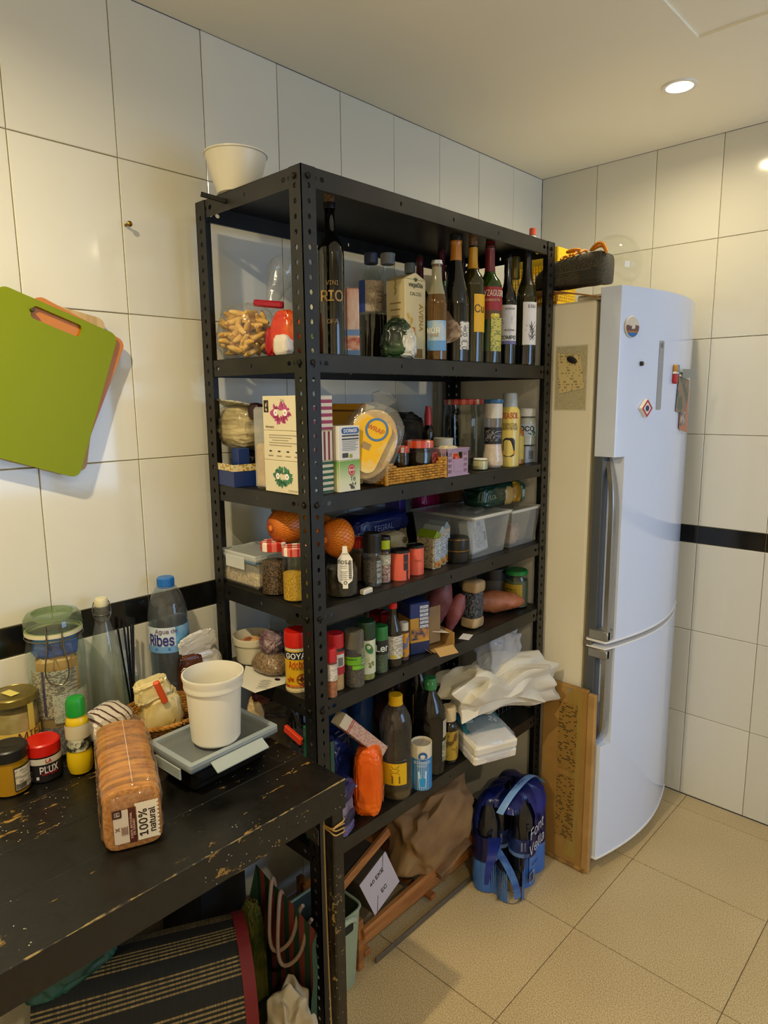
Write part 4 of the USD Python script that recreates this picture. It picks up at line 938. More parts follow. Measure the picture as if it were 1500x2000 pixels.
# tortillas bag
t = T('wrap_bread_pack', 'clear bag of round flat breads with a yellow label leaning on the wicker tray', 'bread pack', (.402, -1.462, Z3 + .024), rot=(-8, 26, 40))
th = lathe([(0, 0), (.085, 0), (.0945, .004), (.097, .016), (.094, .030), (.085, .034), (0, .036)], 40); th = rt(th, 'x', 90); th.apply_scale((.64, .85, .86)); th = mv(th, 0, .014, .083)
t.add('flat_breads', th, mottled('#d3bb8a', '#b9945c', 16, .7, .42, .62), 50)
fb = bag(.145, .050, .185, 51, 4, .06, .7, .15, 3, .015, .2)
t.add('film', mv(fb, 0, -.001, 0), FILM, 60)
nk = lathe([(.045, 0), (.02, .016), (.012, .024), (.02, .034), (.034, .048), (.02, .058)], 28); v = np.array(nk.vertices); v += (meshkit.fbm(v * 50, 3, 8) - .5)[:, None] * np.array([.03, .02, .02]); nk.vertices = v
t.add('gathered_neck', mv(rt(nk, 'y', -10), -.005, .015, .150), FILM, 60)
lb = prism(sbox(-.048, -.06, .038, .06).buffer(-.02).buffer(.02), .0008)
v = np.array(lb.vertices); lbm = tm(np.stack([v[:, 0], -.0275 - v[:, 2] + .0 * v[:, 0], v[:, 1] + .082], 1), lb.faces); lbm.fix_normals()
t.add('label', lbm, mottled('#d8a80c', '#cdb882', 12, .4, .46, .56), 30)
t.add('emblem', tm(*(lambda m: (np.stack([m.vertices[:, 0] + .004, -.0286 - m.vertices[:, 2], m.vertices[:, 1] + .12], 1), m.faces[:, ::-1]))(prism(Point(0, 0).buffer(.026).difference(Point(0, 0).buffer(.021)), .0006))), plain('#3a6aa0', .4), False)
t.add('lettering', tm(*(lambda m: (np.stack([m.vertices[:, 0] + .002, -.0286 - m.vertices[:, 2], m.vertices[:, 1] + .12], 1), m.faces))(text('WRAP', .010, True))), plain('#b4561c', .4), False)
t.add('barcode', tm(*(lambda m: (np.stack([m.vertices[:, 0], -.0286 - m.vertices[:, 2], m.vertices[:, 1]], 1), m.faces))(prism(shapely.union_all([sbox(-.012 + .003 * k, .07, -.0105 + .003 * k, .085) for k in range(7)]), .0006))), plain('#707478', .5), False)
# dark bags behind
t = T('bread_bag', 'dark crumpled plastic bag lying behind the wicker tray', 'bag', (.15, -1.20, Z3), 20); t.add('bag', bag(.16, .16, .135, 53, 4, .13, .6, .2), mottled('#2c2620', '#5c5244', 9, .2, .4, .6), 60)
t = T('bread_bag', 'black bag with shiny foil edge behind the big gingham lidded jar', 'bag', (.12, -1.0, Z3), 10); t.add('bag', bag(.12, .22, .165, 54, 4, .12, .6, .1), mottled('#14110f', '#3a342c', 8, .2), 60)
t = T('bread_bag', 'brown see through bag behind the yellow pasta box', 'bag', (.14, -1.355, Z3), 0); t.add('bag', bag(.13, .12, .17, 56, 4, .12, .6, .25), mottled('#2f241a', '#6d5a3c', 10, .25, .4, .6), 60)
# wicker tray
WICK = mottled('#a8741a', '#d39c34', 40, .6, .4, .6)
def woven(L, hfun, d=.002, pitch=.0062, seed=1):
    """a woven wall along x of length L: stakes with strands passing in front and behind"""
    ms = []
    n = int(L / .011)
    hmax = max(hfun(x) for x in np.linspace(0, L, 30))
    for r in range(int(hmax / pitch)):
        z = (r + .5) * pitch
        pts, seg = [], []
        for x in np.linspace(0, L, n * 4 + 1):
            if z < hfun(x):
                seg.append((x, .0024 * math.sin(PI * (x / .011 + r)), z))
            elif len(seg) > 4:
                pts.append(seg); seg = []
        if len(seg) > 4: pts.append(seg)
        for s in pts:
            ms.append(tube(s, .0030, 5))
    for k in range(n):
        x = (k + .5) * .011
        ms.append(tube([(x, 0, 0), (x, 0, hfun(x))], .0016, 5))
    return cat_(*ms)
t = T('wicker_tray', 'honey coloured wicker tray with a dipped front holding small jars', 'basket', (0, 0, 0))
wx, wy0, wy1 = .4345, -1.385, -1.165
dip = lambda s: .052 - .016 * min(1, max(0, (min(s - .012, .208 - s)) / .03))
f = woven(wy1 - wy0, dip); v = np.array(f.vertices); t.add('woven_front', tm(np.stack([wx + v[:, 1], wy0 + v[:, 0], Z3 + .002 + v[:, 2]], 1), f.faces[:, ::-1]), WICK, 50, kind='stuff')
f = woven(.16, lambda s: .052); v = np.array(f.vertices)
for yy in (wy0, wy1):
    t.add('woven_side', tm(np.stack([wx - .16 + v[:, 0], yy + v[:, 1], Z3 + .002 + v[:, 2]], 1), f.faces), WICK, 50, kind='stuff')
t.add('base', bx(wx - .16, wx - .003, wy0, wy1, Z3, Z3 + .004, .001), WICK, False)
t.add('corner_post', mv(cyl(.005, 0, .054, 10), wx, wy0, Z3), WICK); t.add('corner_post', mv(cyl(.005, 0, .054, 10), wx, wy1, Z3), WICK)
GR, GP = gingham('#b02418'), gingham('#c4401c')
ZB = Z3 + .0045
jar((0.385, -1.2105, 0.0366, 0.091, -49.457), ZB, 'jam_jar', 'dark jam jar with red gingham lid standing in the wicker tray', lid=GP, lidh=.2, neck=.97, fill=.8, fillm=plain('#1f1a1e', .15))
jar((0.4, -1.2899, 0.0164, 0.0818, -48.0549), ZB, 'jam_jar', 'tiny clear jar with orange gingham lid at the left end of the wicker tray', lid=GP, lidh=.2, neck=.97, fill=.3, fillm=plain('#4a4038', .3))
t = T('spice_tin', 'red printed box in the right end of the wicker tray', 'tin', (.398, -1.192, ZB), 4); t.add('tin', rbox(.035, .045, .060, .003), mottled('#8f1a22', '#c07a6a', 70, .4, .52, .58), False)
P_ = [(0, 0), (.85, 0), (.9, .02), (1, .9), (1.02, 1), (.95, 1), (.9, .94), (0, .93)]
t = bottle((0.325, -1.0371, 0.0286, 0.0876, -51.4968), 1.3225, 'spice_pot', 'white paper wrapped pot with a green band behind the wicker tray', 'pot', P_, plain('#d3cab4', .5)); lab(t, .55, .75, '#1d6a2c', 100)
t = bottle((0.29, -1.0596, 0.0172, 0.1751, -50.241), ZB, 'sauce_bottle', 'dark sauce bottle with a red cap behind the jam jars', 'bottle', WINE['rhine'], plain('#120c0c', .1)); t.add('cap', lathe([(t.r * .62, t.h * .70), (t.r * .62, t.h * .86), (t.r * .42, t.h), (0, t.h)], 20), plain('#a0141e', .35))
# lilac crate
LIL = plain('#a48aa6', .4)
t = T('mini_crate', 'lilac plastic mini crate on the third shelf beside the wicker tray', 'crate', (0, 0, 0))
cx, cy0, cy1, ch = .437, -1.160, -1.068, .072
def cratewall(L, h):
    p = sbox(0, 0, L, h)
    hs = [sbox(L * .27, h * .62, L * .73, h * .86)]
    for e in (.05, .77):
        for k in range(4):
            for j in range(3):
                xx = L * e + L * .17 * (j / 3); zz = h * (.12 + .20 * k)
                hs.append(Polygon([(xx, zz), (xx + L * .035, zz), (xx + L * .05, zz + h * .12), (xx + L * .015, zz + h * .12)]))
    return prism(p.difference(shapely.union_all(hs)), .0022)
f = cratewall(cy1 - cy0, ch); v = np.array(f.vertices)
for xx in (cx, cx - .075):
    t.add('side', tm(np.stack([xx - v[:, 2], cy0 + v[:, 0], Z3 + v[:, 1]], 1), f.faces), LIL, False)
f = cratewall(.075, ch); v = np.array(f.vertices)
for yy in (cy0, cy1 - .0022):
    t.add('side', tm(np.stack([cx - .075 + v[:, 0], yy + v[:, 2], Z3 + v[:, 1]], 1), f.faces), LIL, False)
t.add('base', bx(cx - .075, cx, cy0, cy1, Z3, Z3 + .002, .0005), LIL, False)
for z_ in (0, ch * .90, ch - .003):
    t.add('rim', cat_(bx(cx, cx + .002, cy0 - .002, cy1 + .002, Z3 + z_, Z3 + z_ + .003, .0005)), LIL, False)
t.add('panel', bx(cx, cx + .0012, cy0 + .028, cy1 - .028, Z3 + .012, Z3 + ch * .58, .0004), LIL, False)
t = T('seasoning_sachet', 'cream coloured sachet sticking up from the lilac crate', 'sachet', (cx - .035, -1.115, Z3 + .0025), 0); t.add('sachet', bag(.04, .07, .078, 61, 3, .1, .5), mottled('#c9bd98', '#ddd5bb', 20, .5), 60)
t = T('tomato', 'small orange red tomato inside the lilac crate', 'tomato', (cx - .012, -1.112, Z3 + .035), 0); t.add('fruit', bag(.022, .026, .024, 62, 3, .02, .9, 0, 2, 0), plain('#d0481c', .3), 60)
# big jar, grinder, spray, coco
jar((0.275, -0.8756, 0.0602, 0.1981, -53.2193), Z3, 'storage_jar', 'big empty glass jar with red gingham lid behind the lilac crate', lid=GR, lidh=.085, neck=.93, fill=None)
jar((0.395, -0.9554, 0.0217, 0.0325, -54.6701), Z3, 'cream_jar', 'little jar of pale yellow cream right of the lilac crate', fill=.9, fillm=plain('#c9bd8a', .4), lid=WHITEP, lidh=.1)
t = bottle((0.3942, -0.893, 0.0297, 0.196, -55.7067), Z3, 'salt_grinder', 'salt grinder with black label, white top and blue cap', 'grinder', [(0, 0), (.8, 0), (1, .05), (1, .15), (.84, .30), (.82, .36), (.82, .70), (.80, .74), (0, .74)], glass('#f4f2ee', .05, .08))
t.add('salt', lathe([(0, .004), (t.r * .76, .004), (t.r * .96, t.h * .05), (t.r * .95, t.h * .15), (t.r * .8, t.h * .28), (t.r * .78, t.h * .40), (0, t.h * .40)]), mottled('#cdb8a4', '#e0d2c2', 200, .7)); lab(t, .36, .60, '#15151a', 80, off=.001); lab(t, .40, .56, '#15151a', 60, off=.0018, m=printed('#15151a', '#9a9aa4', 420, 160, .5))
t.add('grinder_top', lathe([(t.r * .86, t.h * .73), (t.r * .86, t.h * .94), (t.r * .7, t.h * .95)], 30), plain('#c8c3b8', .4)); t.add('cap', cyl(t.r * .94, t.h * .945, t.h, 30), plain('#1f5a8a', .35))
t = bottle((0.3977, -0.8155, 0.0305, 0.2131, -57.0254), Z3, 'spray_can', 'yellow cooking oil spray can marked DIASOL with grey cap', 'spray can', [(0, 0), (.95, 0), (1, .015), (1, .74), (.96, .77), (.72, .82), (.70, .84), (.66, .98), (.6, 1), (0, 1)], plain('#d3bd62', .3, coat=.3))
t.add('cap', lathe([(t.r * .76, t.h * .80), (t.r * .74, t.h * .84), (t.r * .68, t.h * .985), (t.r * .6, t.h * 1.003), (0, t.h * 1.004)], 28), plain('#9aa0a0', .35)); word(t, 'DIASOL', .70, .016, '#b04a1a', bold=True, width=.052, a=4); word(t, 'ESPECIAL', .575, .009, '#5f4a20', width=.046, a=6); word(t, 'AIRFRYER', .525, .009, '#5f4a20', width=.046, a=6)
t.add('fryer_picture', mv(wrap(prism(sbox(-.018, 0, .018, .055).buffer(-.012).buffer(.012), .0006), t.r + .0006), 0, 0, t.h * .14), plain('#1d1a1c', .35), False); t.add('food_picture', mv(wrap(rect(.034, .014), t.r + .0014), 0, 0, t.h * .19), plain('#c98a1c', .4), False)
t = bottle((0.385, -0.7486, 0.0187, 0.1553, -57.7327), Z3, 'oil_bottle', 'orange oil bottle half hidden behind the yellow spray can', 'bottle', WINE['rhine'][:-4] + [(.42, .9), (0, .9)], plain('#c77a14', .15, trans=.3)); lab(t, .10, .55, '#c9b24a', 80)
t = T('box', 'small white carton with a dark window under the coconut jar', 'box', (.372, -.690, Z3), 0); t.add('carton', rbox(.05, .055, .052, .002), plain('#b9bdc0', .5), False); t.add('window', mv(rbox(.0006, .026, .026, .0002), .0253, 0, .012), printed('#8d949c', '#4a525c', 300, 200, .5), False)
t = jar((0.372, -0.6797, 0.032, 0.1152, -58.4199), Z3 + .0527, 'coconut_jar', 'glass jar labelled COCO with white lid at the right end of the third shelf', lid=WHITEP, lidh=.22, neck=.86, fill=.9, fillm=plain('#d8d4c8', .4)); lab(t, .25, .60, '#bfcbd0', 85); word(t, 'COCO', .46, .015, '#1c1f24', bold=True, a=-8); t.add('leaf_print', mv(rt(wrap(blob(8, .006, .004, 3), t.r + .0012), 'z', 35), 0, 0, t.h * .34), plain('#2f6a4a', .5), False); t.add('bar_print', mv(rt(wrap(rect(.025, .003), t.r + .0012), 'z', -8), 0, 0, t.h * .34), plain('#22303a', .5), False)

# ---------------------------------------------------------------- fourth shelf: tubs, jars, oranges, clear boxes
Z4 = 1.0705
# oats in a clip lock tub
t = T('food_container', 'clear clip lock container of oats with a blue sealed lid', 'container', (.146, -1.553, Z4), 0)
t.add('tub', mv(rbox(.150, .112, .070, .010), 0, 0, 0), glass('#eef0ea', .08, .16), 30)
t.add('oats', mv(rbox(.143, .105, .034, .008), 0, 0, .003), mottled('#9a7a4a', '#d6bf92', 220, .8, .4, .55, bump=1.0), 30)
t.add('lid', mv(rbox(.162, .124, .010, .004), 0, 0, .070), glass('#dfe6e6', .12, .30), 30); t.add('lid_rim', tube([(a * .074, b * .055, .0815) for a, b in ((-1, -1), (1, -1), (1, 1), (-1, 1))], .004, 8, closed=True), glass('#dfe6e6', .12, .35))
t.add('seal', tube([(a * .077, b * .058, .068) for a, b in ((-1, -1), (1, -1), (1, 1), (-1, 1))], .0025, 8, closed=True), plain('#5b7fa8', .4), label='blue sealing ring')
t.add('clip', mv(rbox(.075, .004, .030, .002), 0, -.063, .048), glass('#dfe4de', .15, .45), 30); t.add('clip', mv(rbox(.004, .06, .030, .002), .082, 0, .048), glass('#dfe4de', .15, .45), 30)
SEED = mottled('#1c110a', '#7d5a38', 260, .7, .42, .62, bump=1.0); COUS = mottled('#a8780e', '#d8aa28', 330, .8, .4, .6, bump=.6)
jar((0.262, -1.5844, 0.0312, 0.1258, -36.8853), Z4, 'storage_jar', 'glass jar of brown seeds with red gingham lid', lid=GR, lidh=.17, neck=.96, fill=.72, fillm=SEED)
jar((0.338, -1.5849, 0.029, 0.1247, -38.6287), Z4, 'storage_jar', 'glass jar of yellow couscous with red gingham lid by the front upright', lid=GR, lidh=.16, neck=.96, fill=.58, fillm=COUS)
jar((0.385, -1.4853, 0.0369, 0.0882, -42.6836), Z4, 'storage_jar', 'big jar of dark dried leaves behind the white net label', fill=.82, fillm=mottled('#16120c', '#3a2f20', 60, .7), lid=None, neck=.9)
t = T('food_container', 'tub with dark green lid half hidden behind the oranges', 'container', (.170, -1.450, Z4), 0); t.add('tub', rbox(.08, .08, .165, .006), glass('#d8d4a8', .15, .5, '#b9b070'), 30); t.add('lid', mv(rbox(.084, .084, .014, .004), 0, 0, .165), plain('#14371a', .4), 30)
# oranges in a net
OR = mottled('#d8700c', '#e8851a', 50, .38, .3, .7, bump=.25, bscale=260)
og = 'oranges in the net'
def orange(c, s, name, label, rot=(0, 0, 0)):
    t = T('orange', label, 'orange', c, 0, rot=rot)
    m = trimesh.creation.icosphere(subdivisions=4); m.apply_scale(s); t.add('fruit', m, OR, True)
oc = [(0.27, -1.5472, 1.2295), (0.375, -1.4865, 1.2035), (0.3, -1.4804, 1.2111)]
orange(oc[0], (.044, .052, .043), 'orange', 'large bright orange at the left end of the red net')
orange(oc[1], (.040, .038, .046), 'orange', 'orange hanging lowest at the right end of the net beside the white label')
orange(oc[2], (.038, .042, .040), 'orange', 'middle orange in the net hidden behind the front upright')
t = T('fruit_net', 'fine dark red fruit net stretched round the oranges', 'net', (0, 0, 0))
ms = []
def netcell(c, s, n1, n2, slant):
    for k in range(n1):
        a0 = k / n1 * 2 * PI
        for sg in (-1, 1):
            pts = [(c[0] + s[0] * 1.02 * math.sin(q) * math.cos(a0 + sg * slant * q), c[1] + s[1] * 1.02 * math.cos(q), c[2] + s[2] * 1.02 * math.sin(q) * math.sin(a0 + sg * slant * q)) for q in np.linspace(.15, PI - .15, n2)]
            ms.append(tube(pts, .00024, 3, caps=False))
netcell(oc[0], (.044, .052, .043), 34, 18, .5); netcell(oc[1], (.040, .038, .046), 30, 16, .5); netcell(oc[2], (.038, .042, .040), 26, 16, .5)
t.add('mesh', cat_(*ms), plain('#7a1f0a', .5), True, kind='stuff')
hang = np.array(oc[0]) * .5 + np.array(oc[2]) * .5
t.add('gathered_top', mv(bag(.06, .11, .035, 71, 3, .2, .6), oc[0][0], oc[0][1] + .03, oc[0][2] + .032), mottled('#3a0f08', '#6d2410', 60, .5), 60)
q = (0.432, -1.5154, 1.0982)
t = T('net_label', 'white paper net label printed 750g upside down', 'label', (.4285, q[1], q[2]), -42)
pg = Polygon([(-.006, 0), (.006, 0), (.006, .010), (.0155, .018), (.0175, .030), (.0165, .068), (.010, .078), (.006, .084), (.005, .098), (-.005, .098), (-.006, .084), (-.010, .078), (-.0165, .068), (-.0175, .030), (-.0155, .018), (-.006, .010)])
t.add('card', faceX(prism(pg, .0007)), plain('#e4dfd2', .5), False)
t.add('lettering', mv(rt(faceX(text('750g', .0085, True)), 'x', 180), .0007, -.002, .062), plain('#3a3a38', .5), False)
for k in range(7):
    t.add('text_line', faceX(rect(.016 - .004 * (k % 2), .0012, -.003, .021 + .0045 * k + (.004 if k > 4 else 0)), .0007), plain('#86847c', .5), False)
t.add('barcode', faceX(prism(shapely.union_all([sbox(.008, .022 + .0024 * k, .0145, .0232 + .0024 * k + .0005 * (k % 2)) for k in range(18)]), .0005), .0007), plain('#4a4a48', .5), False)
t.add('emblem', faceX(prism(Point(0, .0135).buffer(.004).difference(Point(0, .0135).buffer(.0026)), .0005), .0007), plain('#2a2a2a', .5), False)
t.add('lettering', faceX(text('ORIGEN', .0028), .0007).apply_translation((0, -.003, .079)) if False else mv(faceX(text('ORIGEN', .0028)), .0007, 0, .080), plain('#6a6a66', .5), False)
# spices and grinders
GRIND = [(0, 0), (.86, 0), (.9, .03), (1, .06), (1, .58), (.82, .64), (.8, .68), (0, .68)]
def spice(K_, z, name, label, capc, fill, cat='spice jar', capz=.66, capr=.95, body=None, ribs=True, lbl=None, fz=.5):
    t = bottle(K_, z, name, label, cat, [(0, 0), (.9, 0), (.97, .02), (.97, capz - .06), (.88, capz - .02), (.88, capz + .02), (0, capz + .02)], body or CLEARP)
    if fill: t.add('contents', lathe([(0, .002), (t.r * .88, .002), (t.r * .91, t.h * .03), (t.r * .91, t.h * fz), (0, t.h * fz)]), fill)
    t.add('cap', lathe([(t.r * capr, t.h * capz), (t.r * capr, t.h * .975), (t.r * capr * .93, t.h), (0, t.h)], 32), plain(capc, .4) if isinstance(capc, str) else capc)
    if lbl: lab(t, lbl[0], lbl[1], None, 100, m=lbl[2])
    return t
PEPPER = mottled('#0e0b08', '#4a4036', 240, .7, .45, .6); SALTP = mottled('#7a3a34', '#d8c0b0', 200, .7, .4, .6)
jar((0.33, -1.3726, 0.0218, 0.1089, -44.2824), Z4, 'spice_jar', 'small jar of brown spice with a shiny red lid behind the black grinder', lid=plain('#b01a18', .3), lidh=.22, neck=.95, fill=.8, fillm=plain('#4a3018', .6))
t = spice((0.3865, -1.3857, 0.0225, 0.1313, -45.3724), Z4, 'pepper_grinder', 'tall pepper grinder with ribbed black cap and grey labels', '#12110f', PEPPER, 'grinder', .64, .98); lab(t, .10, .52, None, a0=-75, a=0, m=printed('#5d574e', '#1d1a16', 380, 180, .5), off=.0012); lab(t, .06, .50, None, a0=25, a=80, m=printed('#8d938f', '#22221f', 420, 240, .52), off=.0012)
for k in range(28):
    t.add('rib', mv(rt(mv(rbox(.001, .0012, t.h * .27, .0003), t.r * .985, 0, 0), 'z', k * 360 / 28), 0, 0, t.h * .68), BLACKP, False)
t = spice((0.3872, -1.3446, 0.0165, 0.1161, -46.4173), Z4, 'spice_jar', 'spice jar of pink salt with a black and lime green cap', '#15140f', SALTP, 'spice jar', .68, .98); t.add('lime_patch', band(t.r * .98, t.h * .74, t.h * .93, -50, 60), plain('#a8b80c', .4), True); lab(t, .40, .62, None, a0=-60, a=70, m=printed('#c3bfae', '#6a7a4a', 380, 200, .5), off=.001)
SAL = '#d8614a'
for K_, nm in (((0.3938, -1.295, 0.0259, 0.0765, -47.7755), 'salmon pink tin with a black lid, the nearer of two'), ((0.3898, -1.2309, 0.0227, 0.0771, -49.131), 'salmon pink tin with a black lid, the farther of two')):
    t = bottle(K_, Z4, 'tin', nm, 'tin', [(0, 0), (.98, 0), (1, .02), (1, .93), (0, .93)], plain(SAL, .4)); t.add('lid', lathe([(t.r * 1.02, t.h * .91), (t.r * 1.02, t.h * .99), (t.r * .95, t.h), (t.r * .9, t.h * .97), (0, t.h * .97)]), BLACKP)
    if 'nearer' in nm:
        lab(t, .35, .88, '#2a1c1a', a0=22, a=50, off=.001); [word(t, 'PIMENTON', .62, .005, '#8d5a50', a=36, off=.0018, width=.014)]
        t.add('drip_print', mv(rt(wrap(Polygon2 := prism(Polygon([(-.002, 0), (.003, 0), (.001, .012), (.003, .024), (-.003, .024)]), .0005), t.r + .0008), 'z', 46), 0, 0, t.h * .02), plain('#2a1c1a', .4), False)
    else:
        word(t, 'DULCE', .5, .004, '#a83c2a', a=20, off=.001)
t = T('eraser', 'small white block lying at the front edge of the fourth shelf', 'block', (.424, -1.445, Z4), 96); t.add('block', rbox(.034, .014, .012, .002), plain('#d3cfc2', .5), False)
# packs in the middle
t = T('rice_bag', 'navy blue and beige food bag lettered TEGRAL lying behind the pink tins', 'bag', (.182, -1.185, Z4), 4)
t.add('bag', bag(.13, .25, .125, 73, 4, .06, .55, .1), mottled('#8a7a58', '#a3926c', 12, .35), 60); t.add('blue_top', mv(bag(.135, .255, .07, 74, 4, .06, .55, .1), 0, 0, .07), plain('#141f55', .3), 60)
t.add('lettering', mv(faceX(text('TEGRAL', .016)), .0665, -.02, .100), plain('#8d92b4', .4), False)
t = T('paper_bag', 'beige paper bag with a small round emblem in front of the navy bag', 'bag', (.29, -1.235, Z4), 5); t.add('bag', bag(.06, .165, .098, 75, 4, .06, .5, .1), mottled('#8f7f5c', '#a8976f', 10, .6), 60); t.add('emblem', mv(faceX(prism(Point(0, 0).buffer(.008).difference(Point(0, 0).buffer(.006)), .0008)), .0300, .045, .072), plain('#2a2418', .5), False)
t.add('emblem_mark', mv(faceX(prism(Polygon([(-.003, -.003), (.003, -.003), (0, .004)]), .0008)), .0300, .045, .072), plain('#2a2418', .5), False)
t = T('toast_pack', 'orange cornered snack pack between the lime capped jar and the cartons', 'pack', (.352, -1.292, Z4), 30); t.add('pack', bag(.03, .06, .075, 76, 3, .06, .45), mottled('#9a6a2a', '#5a3a18', 20, .4), 60)
for k, (yy, c) in enumerate(((-1.158, '#6f8a1c'), (-1.122, '#8f9aa0'), (-1.088, '#77858d'))):
    t = T('drink_carton', ['small carton with a green gable, first in the row of three', 'small grey carton, middle of the row of three', 'small grey carton, last of the row of three by the clear box'][k], 'carton', (.375 - .012 * k, yy, Z4), 0)
    h_ = .085 + .006 * k
    t.add('carton', rbox(.06, .033, h_, .002), printed('#a89f88', '#5a5240', 260, 90, .45), False); t.add('gable', mv(trimesh.convex.convex_hull(np.array([(a * .03, b * .0165, 0) for a in (-1, 1) for b in (-1, 1)] + [(a * .03, b * .002, .018) for a in (-1, 1) for b in (-1, 1)])), 0, 0, h_), plain(c, .45), False)
    t.add('panel', mv(rbox(.0008, .026, h_ * .6, .0002), .0305, 0, h_ * .28), printed('#b9c2c8', '#4f5f78', 420, 170, .55), False); t.add('picture', mv(rbox(.001, .022, h_ * .16, .0002), .0305, 0, h_ * .06), mottled('#c98a2a', '#8d4a1c', 120, .5), False)
t = T('sweet_box', 'small purple carton standing upright at the back of the fourth shelf', 'box', (.11, -1.00, Z4), 20); t.add('carton', rbox(.05, .05, .17, .002), plain('#3a3278', .4), False)
t = T('foil_pouch', 'shiny magenta pouch at the back of the fourth shelf', 'pouch', (.135, -.885, Z4 + .09), 0); t.add('pouch', bag(.07, .095, .105, 77, 4, .15, .6, .3), plain('#a8126a', .2), 60)
t = T('cereal_box', 'dark box supporting the magenta pouch', 'box', (.135, -.885, Z4), 0); t.add('carton', rbox(.09, .10, .088, .002), plain('#231a2c', .5), False)
t = T('paper_bag', 'brown kraft paper bag beside the magenta pouch', 'bag', (.145, -.775, Z4 + .001), 0); t.add('bag', bag(.08, .075, .21, 78, 4, .08, .45, .15), mottled('#6a4a2c', '#8a6540', 14, .8), 60)
# clear boxes
BOXM = glass('#eef1f2', .12, .22, '#d9dcdc')
def clearbox(x0, x1, y0, y1, h, name, label):
    t = T(name, label, 'storage box', ((x0 + x1) / 2, (y0 + y1) / 2, Z4), 0)
    a, b = (x1 - x0) / 2, (y1 - y0) / 2
    def ring(q, z): return [(sx * a * q, sy * b * q, z) for sx, sy in ((-1, -1), (1, -1), (1, 1), (-1, 1))]
    P = np.array([ring(.0, .001), ring(.86, .0), ring(.88, .003), ring(1.0, h)])
    m = grid(P, False, True); m.invert(); t.add('box', m, BOXM, False)
    rim = [(sx * a * 1.015, sy * b * 1.015, h) for sx, sy in ((-1, -1), (1, -1), (1, 1), (-1, 1))]
    t.add('rim', tube([tuple(np.array(rim[k]) * (1 - s) + np.array(rim[(k + 1) % 4]) * s) for k in range(4) for s in np.linspace(0, .92, 6)], .0048, 8, closed=True), glass('#f0f1ee', .15, .6, '#e4e4de'))
    return t
t = clearbox(.20, .425, -1.022, -.845, .118, 'storage_box', 'translucent box holding a white packet behind the black round pot')
t.add('lid', bx(-.115, .115, -.103, .103, .119, .1225, .0008), glass('#eef1f2', .1, .16), False)
q = T('flour_packet', 'white packet with grey print leaning inside the translucent box', 'packet', (.375, -.945, Z4 + .004), rot=(0, -10, 8)); q.add('packet', rbox(.04, .10, .098, .006), plain('#d4d6d8', .45), False)
q.add('print', mv(rbox(.0006, .06, .06, .0002), .0203, 0, .015), printed('#ccd0d6', '#6f7890', 300, 160, .5), False); q.add('emblem', mv(faceX(prism(affinity.scale(Point(0, 0).buffer(.012), 1, .6), .0006)), .0205, .005, .082), plain('#8f98b8', .5), False); q.add('barcode', mv(rbox(.0006, .010, .026, .0002), .0205, .033, .03), plain('#6d7280', .5), False)
t = clearbox(.20, .425, -.832, -.672, .112, 'storage_box', 'translucent box with pinkish brown sachets at the right end of the fourth shelf')
for k in range(3):
    q = T('sachet', ['pinkish brown sachet lying lowest in the right translucent box', 'reddish sachet propped up in the right translucent box', 'tan sachet at the far side in the right translucent box'][k], 'sachet', (.37 - .02 * k, -.785 + .036 * k, Z4 + .004), rot=(0, 0, 20 * k)); q.add('sachet', bag(.08, .034, .07 - .008 * k, 81 + k, 3, .12, .5), mottled(['#8a5a4c', '#a06a5a', '#9a7a5c'][k], '#c3a68c', 26, .35), 60)
q = T('plastic_lid', 'clear scrap of film lying on the lid of the left translucent box', 'film', (.37, -.965, Z4 + .1235), 20); sh = bag(.07, .09, .014, 84, 3, .3, .6, 0, 3, .02); q.add('film', sh, FILM, 60)
q = T('foil_bag', 'dark green coffee style bag lettered FLORESTA on top of the clear boxes', 'bag', (.335, -.80, Z4 + .1235), 0)
q.add('bag', bag(.10, .235, .078, 85, 4, .06, .5, .08), mottled('#0d241a', '#16372a', 8, .22), 60); q.add('lettering', mv(faceX(text('FLORESTA', .013)), .0475, -.05, .035), plain('#8d9a86', .4), False); q.add('tan_panel', mv(bag(.06, .06, .064, 86, 3, .06, .6, .1), .024, .015, .002), plain('#a58a50', .35), 60); q.add('gold_panel', mv(bag(.06, .055, .070, 87, 3, .12, .6, .1), .026, .058, .003), mottled('#8a6410', '#c99a2c', 26, .22), 60)
q.add('barcode', mv(faceX(prism(shapely.union_all([sbox(0, .002 * k, .010, .0012 + .002 * k) for k in range(12)]), .0006)), .0535, .082, .020), plain('#c9cdc6', .5), False); q.add('silver_edge', mv(bag(.05, .03, .066, 88, 3, .12, .6), .02, .105, 0), mottled('#1f4a38', '#8fa398', 20, .25, .5, .6), 60)
# black pot with gold ring
t = bottle((0.3898, -1.0515, 0.0329, 0.0693, -52.7999), Z4, 'lidded_pot', 'squat black pot with a gold ring in front of the translucent box', 'pot', [(0, 0), (.96, 0), (1, .03), (1, .44), (.94, .47), (.94, .50), (1, .52), (1, .93), (.93, 1), (0, 1)], plain('#0f0f0f', .3))
t.add('gold_ring', lathe([(t.r * .95, t.h * .45), (t.r * 1.01, t.h * .465), (t.r * 1.01, t.h * .505), (t.r * .95, t.h * .52)], 36), plain('#8a6a38', .3, metal=.8)); t.add('gold_ring', lathe([(t.r * 1.0, t.h * .92), (t.r * 1.01, t.h * .93), (t.r * .985, t.h * .955)], 36), plain('#8a6a38', .3, metal=.8))

